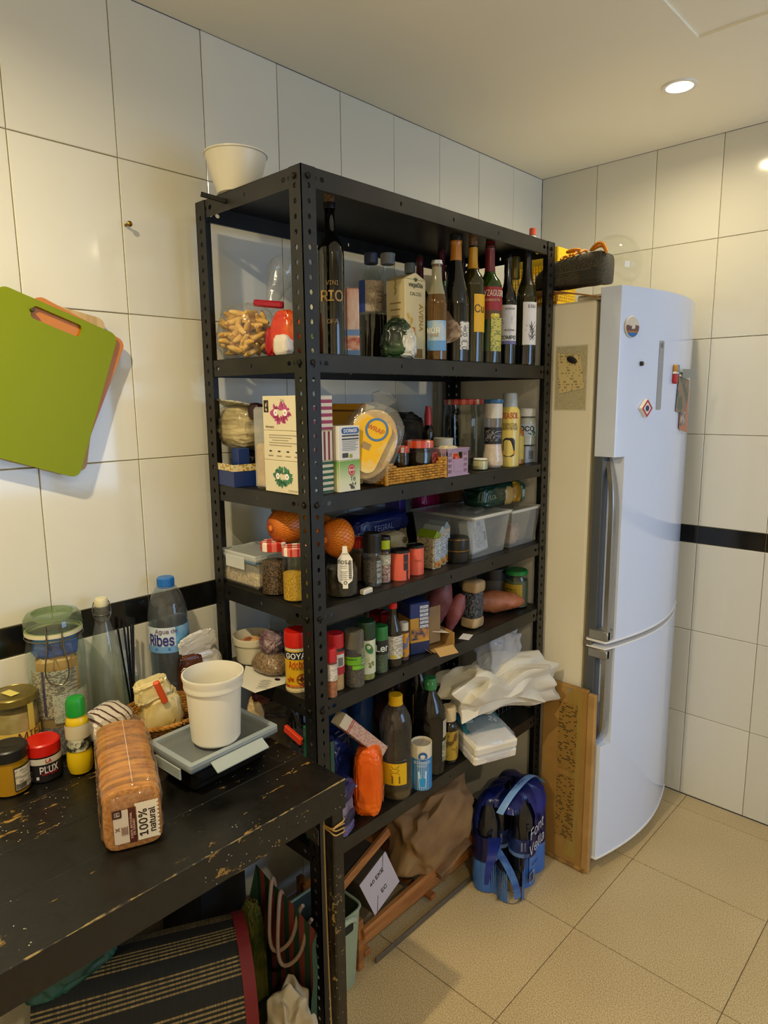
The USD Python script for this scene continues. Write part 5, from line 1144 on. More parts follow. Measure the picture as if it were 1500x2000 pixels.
# ---------------------------------------------------------------- fifth shelf: spices and roots
Z5 = .8575
CERAM = plain('#cfc8b0', .3, coat=.3)
x, y, r, h, fa = (0.111, -1.5855, 0.0551, 0.0669, -33.7404)
RX, RY, RR = x + .004, y + .034, r * .95
t = T('ramekin', 'white ceramic ramekin holding dry golden onion skins', 'ramekin', (RX, RY, Z5), 0)
t.add('bowl', lathe([(0, 0), (RR * .80, 0), (RR * .84, .004), (RR * .93, h * .72), (RR * 1.0, h * .74), (RR * 1.02, h * .97), (RR, h), (RR * .94, h), (RR * .88, h * .75), (RR * .76, .008), (0, .006)], 48), CERAM)
g = random.Random(8)
for k in range(9):
    a = k * 2.4; q = .42 * RR * math.sqrt((k + .5) / 9)
    s = T('onion_skin', 'papery copper onion skin piece in the white ramekin', 'onion skin', (RX + q * math.cos(a), RY + q * math.sin(a), Z5 + h * .60 + .004 * (k % 3)), group='onion skins in the ramekin', rot=(g.uniform(-22, 22), g.uniform(-22, 22), g.uniform(0, 360)))
    cap_ = lathe([(.017 * math.sin(q_), .013 * math.cos(q_)) for q_ in np.linspace(1.45, 0, 6)] , 14); s.add('skin', cap_, plain(['#c9884a', '#d8a870', '#8a4f34', '#c07a3c'][k % 4], .4), True)
t = T('flyer', 'white printed paper sheet sticking out under the ramekin and the seed bag', 'paper', (0, 0, 0))
pts = [(0.2321, -1.674, 0.8585), (0.287, -1.6729, 0.8585), (0.2983, -1.5947, 0.8585), (0.2559, -1.5565, 0.8585), (0.1384, -1.594, 0.8585)]
pg = Polygon([(p[0], p[1]) for p in pts]); t.add('sheet', mv(prism(pg, .0006), 0, 0, Z5 + .0004), plain('#d9d5c6', .5), False)
c0 = np.mean([(p[0], p[1]) for p in pts], 0)
for k in range(8):
    t.add('text_line', mv(rt(rbox(.03 - .01 * (k % 2), .0022, .0003, .0001), 'z', 38), pts[1][0] - .008 + .0 * k - .004 * k, pts[1][1] + .026 + .0048 * k, Z5 + .0011), plain('#6d6b66', .6), False)
t.add('emblem', mv(prism(affinity.scale(Point(0, 0).buffer(.0085), 1, .7), .0004), pts[2][0] - .032, pts[2][1] + .002, Z5 + .0011), plain('#2a1526', .5), False)
# bag of seeds with twisted top
t = T('seed_bag', 'clear bag of brown lentils tied with a crumpled purple top', 'bag', (*(0.2355, -1.5982, 0.858)[:2], Z5 + .0012), 0)
t.x.GetPrim().GetAttribute('xformOp:translate').Set(Gf.Vec3d(*(np.array(t.x.GetPrim().GetAttribute('xformOp:translate').Get()) + np.array([-.018, .026, 0]))))
t.add('lentils', bag(.115, .085, .062, 91, 4, .08, .8, .55), mottled('#4a2f10', '#9a7430', 230, .6, .4, .6, bump=.8), 60); t.add('film', bag(.12, .09, .066, 91, 4, .08, .8, .55), FILM, 60)
t.add('twisted_top', mv(bag(.062, .06, .062, 92, 4, .22, .9, -.1), .004, 0, .046), mottled('#5d4048', '#9a8488', 30, .22), 60)
# adobo
t = bottle((0.3384, -1.5984, 0.0285, 0.1422, -38.2279), Z5, 'spice_shaker', 'yellow GOYA Adobo shaker with red lid at the front corner of the fifth shelf', 'shaker', [(0, 0), (.98, 0), (1.02, .03), (1, .055), (.96, .07), (.96, .72), (.94, .76), (0, .76)], plain('#cfbe8c', .35))
t.x.GetPrim().GetAttribute('xformOp:translate').Set(Gf.Vec3d(t.x.GetPrim().GetAttribute('xformOp:translate').Get()[0], -1.588, Z5))
lab(t, .08, .70, '#d3a40c', 110, off=.0006); lab(t, .56, .685, '#191c30', a0=-80, a=36, off=.0012)
word(t, 'GOYA', .622, .0125, '#e6e2d8', a=-8, bold=True, off=.002); word(t, 'Adobo', .475, .0175, '#b01c14', a=-4, width=.038, off=.0014)
t.add('emblem', mv(rt(wrap(prism(Point(0, 0).buffer(.0125).difference(Point(0, 0).buffer(.0102)), .0006), t.r + .0008), 'z', 18), 0, 0, t.h * .23), plain('#8f1f14', .5), False); t.add('emblem_core', mv(rt(wrap(prism(shapely.union_all([Point(0, 0).buffer(.0045), sbox(-.009, -.0015, .009, .0015), sbox(-.0015, -.007, .0015, .008)]), .0006), t.r + .0008), 'z', 18), 0, 0, t.h * .23), plain('#5a1a14', .5), False)
t.add('pepper_print', mv(rt(wrap(blob(6, .005, .004, 12), t.r + .0008), 'z', -32), 0, 0, t.h * .22), plain('#a83c14', .5), False); lab(t, .09, .125, '#b8321c', a0=-70, a=40, off=.0012); word(t, 'con pimienta', .40, .0035, '#8a7a14', off=.0014); word(t, 'CON PIMIENTA', .108, .003, '#e0c060', a=-10, off=.002)
t.add('lid', lathe([(t.r * 1.0, t.h * .75), (t.r * 1.02, t.h * .78), (t.r * 1.02, t.h * .95), (t.r * .97, t.h), (0, t.h)], 36), plain('#c21a0c', .35))
for K_, nm in (((0.18, -1.507, 0.0367, 0.1264, -37.3235), 'tall empty glass jar standing behind the seed bag'), ((0.25, -1.5087, 0.0318, 0.1396, -38.792), 'glass jar with dull metal lid behind the red capped shaker')):
    jar(K_, Z5, 'storage_jar', nm, lid=plain('#5a5238', .4, metal=.6) if 'metal' in nm else None, lidh=.12, neck=.95, fill=.4, fillm=plain('#17130e', .5))
# front row spices
PAPR = mottled('#8d4a1c', '#b56a30', 200, .7); GARL = mottled('#b98c4c', '#cda468', 200, .7); HERB = mottled('#12140c', '#4a4a30', 230, .7, .42, .6); BASIL = mottled('#0c2412', '#2a5a38', 200, .7)
t = spice((0.4282, -1.5645, 0.0139, 0.114, -41.5255), Z5, 'spice_jar', 'thin red capped spice tube right beside the front upright', '#b3202a', PAPR, 'spice jar', .74, .98); lab(t, .36, .70, None, 100, m=printed('#cfc7bd', '#9a9288', 400, 200, .5), off=.001)
t = spice((0.4057, -1.5298, 0.0202, 0.1351, -41.9558), Z5, 'spice_jar', 'tall red capped jar of yellow garlic powder with a barcode', '#b81c26', GARL, 'spice jar', .76, .98, fz=.62); lab(t, .30, .42, '#a8202c', 90, off=.001); lab(t, .42, .70, '#c0322f', 90, off=.001); lab(t, .44, .66, '#cfcac2', a0=5, a=65, off=.0018); t.add('barcode', mv(rt(wrap(prism(shapely.union_all([sbox(-.006, .0022 * k, .006, .0022 * k + .0013) for k in range(9)]), .0006), t.r + .0022), 'z', 32), 0, 0, t.h * .46), plain('#4a4644', .5), False)
t = spice((0.4198, -1.484, 0.0253, 0.1325, -43.6295), Z5, 'pepper_grinder', 'grey topped pepper grinder with a lime green label', mottled('#4a463a', '#5d584a', 60, .6, stretch=(1, 1, .1)), PEPPER, 'grinder', .70, .92); lab(t, .42, .57, '#5f9a1c', 85, off=.001); lab(t, .34, .41, '#6aa822', a0=-10, a=85, off=.001); lab(t, .38, .60, None, a0=40, a=80, m=printed('#8d9a78', '#3a4a2a', 360, 200, .5), off=.0016); word(t, 'PIMIENTA', .53, .004, '#2c4a10', a=-16, off=.0018)
t = spice((0.4144, -1.4392, 0.0222, 0.1434, -44.7065), Z5, 'spice_jar', 'big oregano jar with wide dark green cap behind the lime labelled grinder', '#12301c', mottled('#6a7a2c', '#9aa04a', 160, .7), 'spice jar', .74, 1.06); lab(t, .12, .70, None, 100, m=mottled('#c7cbb4', '#a8b070', 12, .5, .5, .62), off=.001); t.add('leaf_print', mv(rt(wrap(prism(affinity.rotate(affinity.scale(Point(0, 0).buffer(.014), .6, 1), 30), .0006), t.r + .001), 'z', 20), 0, 0, t.h * .56), plain('#2a6a34', .5), False); t.add('herb_print', mv(rt(wrap(blob(10, .006, .004, 14), t.r + .001), 'z', 30), 0, 0, t.h * .28), plain('#6a7a2c', .5), False)
t = spice((0.4114, -1.3878, 0.0202, 0.1167, -45.9659), Z5, 'spice_jar', 'small basil jar with bright green cap and a script label', '#1c6a34', BASIL, 'spice jar', .72, .98); lab(t, .42, .70, '#141814', 100, off=.001); word(t, 'Ler', .56, .016, '#c9d3d0', a=14, bold=True, off=.0018)
t = bottle((0.4071, -1.3366, 0.0233, 0.1636, -47.1279), Z5, 'sauce_bottle', 'slender glass sauce bottle with a red cap and white label', 'bottle', [(0, 0), (.96, 0), (1, .03), (1, .50), (.9, .60), (.5, .74), (.38, .84), (.38, .95), (0, .95)], glass('#8a8478', .04, .12, '#6a6458')); lab(t, .14, .50, None, 90, m=printed('#c3bfb4', '#77736c', 380, 180, .5), off=.001); t.add('liquid', lathe([(0, .003), (t.r * .9, .003), (t.r * .94, t.h * .14), (0, t.h * .14)]), plain('#140c08', .1)); t.add('cap', cyl(t.r * .46, t.h * .9, t.h, 20), REDP); t.add('yellow_mark', mv(rt(wrap(rect(.011, .009), t.r + .0018), 'z', 4), 0, 0, t.h * .18), plain('#b8a41c', .5), False); t.add('dot', mv(rt(wrap(disc(.004), t.r + .0018), 'z', 58), 0, 0, t.h * .17), plain('#d0c21c', .5), False)
t = spice((0.4054, -1.2939, 0.0132, 0.1005, -48.1015), Z5, 'spice_jar', 'little narrow jar with a colourful label beside the sauce bottle', '#c9c4ba', plain('#5a3018', .6), 'spice jar', .80, .9); lab(t, .12, .74, None, 100, m=mottled('#c98a1c', '#6a6a8a', 60, .5, .48, .54), off=.001)
jar((0.3, -1.1755, 0.03, 0.1203, -48.1211), Z5, 'storage_jar', 'tall jar of rust coloured powder with a red lid', lid=plain('#a81a16', .35), lidh=.15, neck=.92, fill=.82, fillm=plain('#7a3418', .7))
jar((0.3, -1.2806, 0.0302, 0.1015, -45.7813), Z5, 'storage_jar', 'low jar with a red lid behind the bright green cap', lid=plain('#a01a18', .35), lidh=.2, neck=.92, fill=.8, fillm=plain('#22180f', .6))
jar((0.35, -1.2957, 0.0201, 0.1119, -46.6478), Z5, 'storage_jar', 'small jar with dusty red lid beside the sauce bottle neck', lid=plain('#8f1c1c', .35), lidh=.25, neck=.95, fill=.8, fillm=plain('#3a2016', .6))
t = bottle((0.34, -1.3628, 0.0169, 0.1612, -44.774), Z5, 'sauce_bottle', 'dark bottle with a white and blue label behind the wide green cap', 'bottle', WINE['rhine'], plain('#241c18', .1)); lab(t, .45, .62, '#b9bcc4', 90, off=.001); word(t, 'Qu', .53, .012, '#20305a', off=.002)
# torn blue pack
t = T('biscuit_box', 'torn blue and yellow carton with a white nutrition label', 'box', (.378, -1.225, Z5), -20)
t.add('carton', rbox(.07, .058, .138, .002), plain('#b98a2c', .5), False); t.add('blue_top', mv(rbox(.0712, .0592, .042, .002), 0, 0, .097), plain('#1c2c66', .45), False); t.add('blue_foot', mv(rbox(.0712, .0592, .034, .002), 0, 0, .0), plain('#15204a', .45), False)
t.add('picture', mv(rbox(.06, .0006, .03, .0002), 0, -.0296, .058), mottled('#c98a2a', '#8d8f98', 50, .5), False); t.add('picture', mv(rbox(.0006, .05, .03, .0002), .0357, 0, .04), mottled('#2a2c50', '#b8802a', 60, .5), False)
for k in range(6):
    t.add('table_row', mv(rbox(.0006, .026, .0085, .0002), .0359, .012, .070 + .0105 * k), printed('#c9ccd4', '#5a6078', 700, 260, .5), False)
t.add('label_ground', mv(rbox(.0005, .029, .066, .0002), .0356, .012, .068), plain('#1a2450', .5), False)
t.add('torn_side', rt(mv(rbox(.0015, .05, .10, .0005), .0365, .038, .02), 'z', 12), plain('#7a6242', .7), False)
KIN = plain('#a9854e', .7)
t = T('open_carton', 'small opened yellow carton lying at the edge of the fifth shelf', 'carton', (.417, -1.170, Z5), -16)
for nm, m in (('base', bx(-.045, .030, -.032, .032, 0, .0015, .0004)), ('side', bx(-.045, .030, .0305, .032, .0015, .045, .0004)), ('back', bx(-.045, -.0435, -.032, .0305, .0015, .045, .0004))):
    t.add(nm, m, KIN, False)
t.add('yellow_side', bx(-.045, .030, .0322, .0328, .0005, .045, .0002), plain('#d0a00c', .45), False)
t.add('flap', mv(rt(rbox(.05, .055, .0014, .0004), 'x', -14), -.012, .002, .045), plain('#c9bfae', .6), False); t.add('flap', mv(rt(rbox(.03, .06, .0014, .0004), 'y', 28), .042, -.002, .004), plain('#b08c52', .6), False); t.add('flap', mv(rt(rbox(.06, .026, .0014, .0004), 'x', -38), -.005, -.042, .002), plain('#8a6a3c', .6), False)
# sweet potatoes
def tuber(L, R, seed, bend=.25, tip=.35):
    s = np.linspace(0, 1, 26); rr = R * np.sin(PI * np.clip(s * .93 + .035, 0, 1)) ** .62 * (1 - tip * (1 - s) ** 2)
    p = np.stack([L * (s - .5), L * bend * .25 * np.sin(PI * s), np.zeros_like(s)], 1)
    m = tube(p, np.maximum(rr, .0015), 22); v = np.array(m.vertices); v += (meshkit.fbm(v * 38, 3, seed) - .5)[:, None] * .010; m.vertices = v; return m
t = T('sweet_potato', 'copper orange sweet potato lying at the right end of the fifth shelf', 'sweet potato', (.365, -.83, Z5 + .036), rot=(0, 4, 58)); t.add('root', tuber(.20, .036, 3), mottled('#8a4a2c', '#b06a44', 26, .5, .35, .65, bump=.3), True)
t = T('sweet_potato', 'tall dusky purple sweet potato standing behind the opened carton', 'sweet potato', (.345, -1.085, Z5 + .082), rot=(8, -74, 30)); t.add('root', tuber(.175, .040, 5), mottled('#5a2c34', '#7d4a50', 26, .5, .35, .65, bump=.3), True)
t = T('sweet_potato', 'smaller reddish purple sweet potato beside the pack of blue black beans', 'sweet potato', (.38, -1.045, Z5 + .055), rot=(-6, -66, 70)); t.add('root', tuber(.12, .026, 6), mottled('#6a2a30', '#8d4c4c', 26, .5, .35, .65, bump=.3), True)
t = T('bean_bag', 'tall clear pack of blue black beans with beige paper ends', 'pack', (.385, -.972, Z5), rot=(-4, 0, 10)); BB = bag(.052, .062, .138, 93, 4, .05, .5, .05); t.add('beans', BB, mottled('#15161a', '#5a626c', 190, .4, .42, .6, bump=.9), 60)
for z_, h_ in ((0, .036), (.104, .038)):
    t.add('paper_end', mv(bag(.055, .066, h_, 94, 3, .05, .45), 0, 0, z_), mottled('#9a7f5a', '#b59a72', 16, .7), 60)
t = jar((0.37, -0.7133, 0.0378, 0.1201, -57.8987), Z5, 'storage_jar', 'clear jar with yellow label and green lid at the right end of the fifth shelf', lid=plain('#1f7a34', .4), lidh=.12, neck=.9, fill=.8, fillm=plain('#5a6248', .5)); lab(t, .18, .66, '#a88a1c', a0=-80, a=30, off=.001); [word(t, s, z_, .005, '#3a3010', a=-25, off=.0018) for s, z_ in (('PEPINILLO', .52), ('AGRIDULCE', .42), ('720 ml', .32))]
t = bottle((0.29, -0.7287, 0.052, 0.1198, -55.8782), Z5, 'tin', 'large dark tin behind the copper orange sweet potato', 'tin', [(0, 0), (.98, 0), (1, .02), (1, .98), (.97, 1), (0, 1)], plain('#1d1a18', .4)); lab(t, .3, .7, '#4a4236', 80)
t = T('parchment', 'white scrap of paper on the fifth shelf by the purple sweet potatoes', 'paper', (.425, -1.055, Z5), 20); t.add('scrap', rbox(.03, .045, .0012, .0004), plain('#c9c9cc', .6), False)

# ---------------------------------------------------------------- lowest shelf
Z6 = .4955
# orange bag with a barcode
t = T('flour_bag', 'bright orange plastic food bag with a barcode on the lowest shelf', 'bag', (.402, -1.4252, Z6), 38)
ob = bag(.075, .088, .185, 101, 5, .07, .5, .12, 2.0, .02); t.add('bag', ob, mottled('#d2520a', '#e8690c', 6, .25), 60)
t.add('barcode', mv(prism(shapely.union_all([sbox(-.014 + .0032 * k, 0, -.0122 + .0032 * k + .0006 * (k % 3), .026) for k in range(9)]), .0005).apply_transform(trimesh.transformations.rotation_matrix(PI / 2, (1, 0, 0))), 0, 0, 0) if False else mv(faceX(prism(shapely.union_all([sbox(-.014 + .0032 * k, 0, -.0122 + .0032 * k + .0006 * (k % 3), .026) for k in range(9)]), .0006)), .0372, .012, .03), plain('#4a2a14', .5), False)
t.add('barcode_ground', mv(faceX(rect(.036, .032, .0, .013, .001)), .0366, .012, .03), plain('#cfa58a', .4), False)
t = T('detergent_pouch', 'torn navy and lilac pouch slumped before the orange bag', 'pouch', (.405, -1.535, Z6), 20)
t.add('pouch', bag(.07, .068, .135, 103, 4, .12, .55, .15), mottled('#8d8398', '#55506e', 10, .25, .4, .6), 60); t.add('lilac_base', mv(bag(.074, .072, .032, 104, 4, .06, .6), 0, 0, 0), plain('#5a5488', .3), 60)
t.add('navy_flap', mv(rt(bag(.078, .072, .045, 105, 4, .14, .55), 'y', 12), -.004, 0, .094), plain('#1c2050', .25), 60); t.add('torn_edge', mv(rt(rbox(.014, .05, .006, .002), 'x', -34), .026, .022, .110), plain('#9fb2cc', .3), 30)
t.add('navy_patch', mv(bag(.03, .06, .034, 106, 3, .08), .024, 0, .03), plain('#171a3c', .3), 60)
# strip box
a_, b_ = np.array((0.4, -1.509, 0.7615)), np.array((0.4, -1.3885, 0.6411))
d_ = b_ - a_; L_ = float(np.linalg.norm(d_)); ang = math.degrees(math.atan2(d_[2], d_[1]))
t = T('medicine_box', 'long thin white and pink box slanting down onto the orange bag', 'box', tuple((a_ + b_) / 2 + np.array([0, 0, .006])), rot=(ang, 0, 0))
t.add('carton', rbox(.03, L_ + .03, .032, .001, False), printed('#c7a796', '#a86a62', 380, 130, .45), False); t.add('white_end', mv(rbox(.0304, .03, .0324, .001, False), 0, -L_ / 2 - .001, 0), plain('#cfc2aa', .5), False)
for k in range(2):
    t.add('red_line', mv(rbox(.0312, .0024, .0332, .0004, False), 0, -L_ / 2 + .018 + .006 * k, 0), plain('#a8322c', .5), False)
# clear oil bottle
PETP = [(0, .012), (.45, .008), (.6, 0), (.9, .004), (1, .03), (1, .14), (.965, .15), (1, .165), (1, .33), (.96, .345), (1, .36), (1, .40), (.96, .41), (1, .425), (1, .50), (.93, .54), (.95, .60), (1, .64), (.98, .72), (.86, .80), (.6, .875), (.36, .915), (.34, .95), (0, .95)]
t = bottle((0.4014, -1.3226, 0.0432, 0.2755, -47.3173), Z6, 'oil_bottle', 'big clear ribbed oil bottle with yellow cap and yellow label', 'bottle', PETP, glass('#eeece4', .04, .015))
t.add('oil', lathe([(q * t.r * .95, z * t.h + .002) for q, z in PETP if z < .09] + [(t.r * .95, t.h * .09), (0, t.h * .09)]), glass('#d8c46a', .05, .2, '#8a7420')); t.add('cap', cyl(t.r * .42, t.h * .915, t.h, 28), plain('#d8a80c', .35)); t.add('cap_ring', cyl(t.r * .45, t.h * .905, t.h * .922, 28), plain('#d8a80c', .35))
lab(t, .17, .385, '#d0a80c', a0=-50, a=38, off=.0012)
for k in range(7):
    t.add('text_line', mv(rt(wrap(rect(.024 - .004 * (k % 3), .0016), t.r + .0016), 'z', -4), 0, 0, t.h * (.365 - .014 * k)), plain('#6a5a10', .5), False)
t.add('barcode', mv(rt(wrap(prism(shapely.union_all([sbox(-.010, .0022 * k, .012, .0022 * k + .0014) for k in range(9)]), .0005), t.r + .0016), 'z', -2), 0, 0, t.h * .19), plain('#3a2c0a', .5), False); t.add('red_mark', mv(rt(wrap(rect(.004, .004), t.r + .0017), 'z', -14), 0, 0, t.h * .262), plain('#b03a14', .5), False)
# bicarbonate tin
t = bottle((0.4274, -1.2509, 0.0282, 0.1276, -49.6628), Z6, 'bicarbonate_tin', 'round blue and white Carrefour bicarbonate tub on the lowest shelf', 'tub', [(0, 0), (.98, 0), (1, .015), (1, .99), (.93, .99), (.92, .94), (0, .94)], plain('#d5cbb4', .4))
lab(t, .0, .70, '#2b7cc0', 180, off=.0005); t.add('emblem', mv(rt(wrap(disc(.0125), t.r + .0012), 'z', 8), 0, 0, t.h * .76), plain('#1f5a9c', .4), False)
t.add('emblem_mark', mv(rt(wrap(prism(shapely.union_all([Polygon([(-.006, 0), (-.0015, .004), (-.0015, -.004)]), Polygon([(.006, 0), (.0015, .004), (.0015, -.004)]), sbox(-.001, -.003, .001, .003)]), .0005), t.r + .0018), 'z', 8), 0, 0, t.h * .78), plain('#d8dce0', .4), False); word(t, 'Carrefour', .715, .0035, '#c8d6e6', a=8, off=.0022, width=.020)
word(t, 'BICARBONATO', .625, .0072, '#cfe0ee', a=4, off=.0016, width=.046); word(t, 'SODICO', .555, .005, '#cfe0ee', a=4, off=.0016)
gl = Polygon([(-.0125, .046), (.0125, .046), (.009, 0), (-.009, 0)]); t.add('glass_print', mv(rt(wrap(prism(gl, .0005), t.r + .0012), 'z', 6), 0, 0, t.h * .07), plain('#a9d0ea', .4), False)
t.add('water_print', mv(rt(wrap(prism(gl.buffer(-.0025).intersection(sbox(-1, 0, 1, .026)), .0005), t.r + .0018), 'z', 6), 0, 0, t.h * .07), plain('#1f8ed0', .4), False); t.add('mouth', mv(cyl(t.r * .9, t.h * .92, t.h * .945, 30), 0, 0, 0), plain('#8a8478', .6))
# tall glass bottle with green cap
t = bottle((0.3933, -1.173, 0.0431, 0.271, -50.4694), Z6, 'vinegar_bottle', 'tall murky glass bottle with green cap and white labels on its side', 'bottle', [(0, 0), (.95, 0), (1, .02), (1, .10), (.97, .11), (1, .12), (1, .60), (.96, .66), (.7, .76), (.38, .84), (.33, .93), (0, .93)], glass('#6a665a', .05, .16, '#3a342a'))
t.add('liquid', lathe([(0, .004), (t.r * .92, .004), (t.r * .95, t.h * .02), (t.r * .95, t.h * .36), (0, t.h * .36)]), plain('#170c06', .1)); t.add('cap', lathe([(t.r * .42, t.h * .885), (t.r * .42, t.h * .985), (t.r * .36, t.h), (0, t.h)], 28), plain('#2c7a44', .4)); t.add('cap_top', mv(wrap(rect(.014, .008), t.r * .42), 0, 0, t.h * .955), plain('#a9b8ac', .4), False)
lab(t, .40, .58, '#aaa590', a0=52, a=84, off=.0012); lab(t, .14, .36, None, a0=48, a=84, m=printed('#a5a48a', '#3a3c2c', 300, 200, .5), off=.0012)
t = bottle((0.403, -1.1018, 0.0265, 0.1651, -52.1631), Z6, 'syrup_bottle', 'dark bottle with cream cap and yellow label next to the napkins', 'bottle', [(0, 0), (.95, 0), (1, .02), (1, .62), (.8, .70), (.5, .76), (.5, .80), (0, .80)], plain('#100c08', .08, coat=.4)); t.add('cap', lathe([(t.r * .78, t.h * .76), (t.r * .78, t.h * .97), (t.r * .7, t.h), (0, t.h)], 28), plain('#c9b58a', .45)); lab(t, .08, .60, None, a0=-20, a=86, m=mottled('#a88a2a', '#5a3c14', 40, .45, .5, .6), off=.001)
# napkins in film
t = T('napkin_pack', 'pack of white paper napkins in clear film with a teal label', 'napkins', (.435, -.985, Z6 + .004), rot=(0, 8, -22))
for k in range(2):
    t.add('napkin_stack', mv(rbox(.15, .145, .030, .006), 0, 0, .001 + .031 * k), mottled('#d9d3c4', '#e2ddd0', 8, .8), 30)
t.add('film', mv(bag(.165, .175, .085, 111, 4, .09, .5, .25, 2.2, .03, .3), 0, .004, -.001), glass('#fbfbff', .1, .24, '#dfe4f2', .9, 45, 1.5), 60)
t.add('teal_label', mv(rt(rt(rbox(.09, .14, .002, .0006), 'y', 14), 'x', -4), -.03, 0, .076), mottled('#15505c', '#1c6470', 10, .3), False)
t.add('label_print', mv(rt(rt(rbox(.03, .03, .0024, .0004), 'y', 14), 'x', -4), -.035, -.035, .080), printed('#9fb4b8', '#2a5a64', 300, 200, .5), False); t.add('lettering', mv(rt(rt(rt(text('24', .016, True), 'z', 60), 'y', 14), 'x', -4), -.015, .04, .0775), plain('#c3d2d2', .4), False)
# white carrier bag bulging over the edge
t = T('carrier_bag', 'crumpled white plastic carrier bag bulging out of the lowest shelf', 'plastic bag', (.425, -.885, .598), 0)
m = fold_bag(.17, .43, .165, 113, .30, .72); v = np.array(m.vertices)
v[:, 0] += .060 * np.clip((v[:, 1] + .02) / .2, 0, 1.1) - .02; v[:, 2] -= .05 * (v[:, 1] / .23) * (v[:, 1] > 0)
v[:, 2] -= .045 * np.exp(-((v[:, 1] + .04) / .05) ** 2) * np.clip((v[:, 2] - .05) / .05, 0, 1)
m.vertices = v
BAGM = mat('white_bag_plastic', {'p': ('principled_bsdf', {'base_color': lin('#f2ecdc'), 'roughness': .38}), 't': ('translucent_bsdf', {'color': lin('#f2ecdc')}), 'x': ('mix_closure', {'fac': .3})}, [('p.BSDF', 'x.closure1'), ('t.BSDF', 'x.closure2')], 'x.closure')
t.add('bag', m, BAGM, 22)
m2 = fold_bag(.10, .17, .15, 114, .2, .7); t.add('see_through_part', mv(m2, -.035, .045, .085), glass('#f4f6fb', .15, .32, '#dfe3ee', .9, 30, 1.5), 60, label='thin translucent part of the bag')
t.add('print', mv(faceX(blob(8, .008, .004, 4)), .142, .17, .03), plain('#6d8a9a', .5), False)
# wire basket
t = T('wire_basket', 'chrome wire basket under the white carrier bag on the lowest shelf', 'basket', (.24, -.80, Z6), 0)
WIRE = plain('#8d8878', .3, metal=.9)
bxh, byh, bh = .115, .115, .092
def wire(a, b, r=.0013): return tube([a, b], r, 6)
for z_ in (.002, .025, .048, .070, .09):
    t.add('wire', tube([(-bxh, -byh, z_), (bxh, -byh, z_), (bxh, byh, z_), (-bxh, byh, z_)], .0013 if z_ < .09 else .002, 6, closed=True), WIRE)
for k in range(11):
    s = -1 + 2 * k / 10
    t.add('wire', wire((bxh, s * byh, .002), (bxh, s * byh, bh)), WIRE); t.add('wire', wire((s * bxh, -byh, .002), (s * bxh, -byh, bh)), WIRE); t.add('wire', wire((s * bxh, byh, .002), (s * bxh, byh, bh)), WIRE); t.add('wire', wire((-bxh, s * byh, .002), (bxh, s * byh, .002)), WIRE)
t = T('snack_bag', 'pink and cream snack bag between the carrier bag and the napkins', 'bag', (.312, -.975, Z6 + .002), 0); t.add('bag', bag(.06, .13, .098, 116, 4, .12, .6, .2), mottled('#8a1c48', '#c9b08a', 9, .25, .44, .54), 60)
t = T('snack_bag', 'dark red snack bag at the back of the lowest shelf', 'bag', (.16, -1.05, Z6), 0); t.add('bag', bag(.12, .18, .20, 117, 4, .10, .6, .2), mottled('#2a0d0c', '#4a1a16', 8, .3), 60)
t = T('pepper_bottle', 'black bottle with a gold crest label behind the murky glass bottle', 'bottle', (.30, -1.12, Z6), -45); t.add('bottle', lathe([(0, 0), (.034, 0), (.036, .004), (.036, .19), (.03, .23), (.014, .26), (.014, .31), (0, .31)]), plain('#0d0c0a', .1)); t.add('crest_label', band(.0364, .10, .20, -35, 35), plain('#12100c', .3), True); t.add('crest', mv(wrap(prism(sbox(-.015, .10, .015, .19).buffer(-.004).buffer(.004).difference(sbox(-.013, .102, .013, .188)), .0006), .037), 0, 0, 0), plain('#a08a4a', .4), False); t.add('crest_mark', mv(wrap(prism(shapely.union_all([sbox(-.008, .14, .008, .1425), sbox(-.0012, .128, .0012, .155)]), .0006), .037), 0, 0, 0), plain('#b09a5a', .4), False)
for nm, loc, r_, h_, c, cc in (('blue capped water bottle at the back behind the yellow capped bottle', (.17, -1.23, Z6), .042, .30, '#2c4668', '#1f5aa8'), ('half hidden blue tinted bottle behind the long thin box', (.18, -1.345, Z6), .04, .28, '#22426a', '#1d4f98')):
    t = T('water_bottle', nm, 'bottle', loc, 0); t.add('bottle', lathe([(0, 0), (r_ * .9, 0), (r_, .01), (r_, h_ * .62), (r_ * .8, h_ * .78), (r_ * .4, h_ * .9), (r_ * .36, h_ * .94), (0, h_ * .94)]), plain(c, .1, trans=.2)); t.add('cap', cyl(r_ * .42, h_ * .92, h_, 20), plain(cc, .4))
t = T('box', 'pale grey blue carton standing at the back of the lowest shelf', 'box', (.115, -1.425, Z6), 0); t.add('carton', rbox(.05, .11, .26, .002), plain('#8d94ae', .5), False)
t = T('bag', 'crinkled royal blue bag behind the orange bag', 'bag', (.31, -1.455, Z6), 0); t.add('bag', bag(.09, .10, .20, 119, 4, .14, .6, .15), mottled('#0d1540', '#1f2f7a', 12, .2), 60)
t = T('folder', 'thin green plastic sheet standing against the front upright', 'sheet', (.425, -1.565, Z6), 0); t.add('sheet', rbox(.004, .012, .25, .001), plain('#1f4a38', .4), False)
t = T('coffee_bag', 'cream and black bag with a large script S seen under the fifth shelf', 'bag', (.195, -1.550, Z6), -42)
t.add('bag', bag(.10, .15, .31, 121, 4, .07, .5, .12), mottled('#17120e', '#2a221a', 7, .3), 60); t.add('cream_panel', mv(bag(.07, .055, .30, 122, 4, .05, .5, .1), .024, -.045, .0), mottled('#a88f5e', '#bba273', 12, .4), 60); t.add('lettering', mv(faceX(rt(text('S', .055), 'z', -12)), .062, -.045, .235), plain('#1a120c', .4), False); t.add('red_patch', mv(bag(.05, .05, .05, 123, 3, .1), .014, -.03, .262), plain('#4a1014', .4), 60)
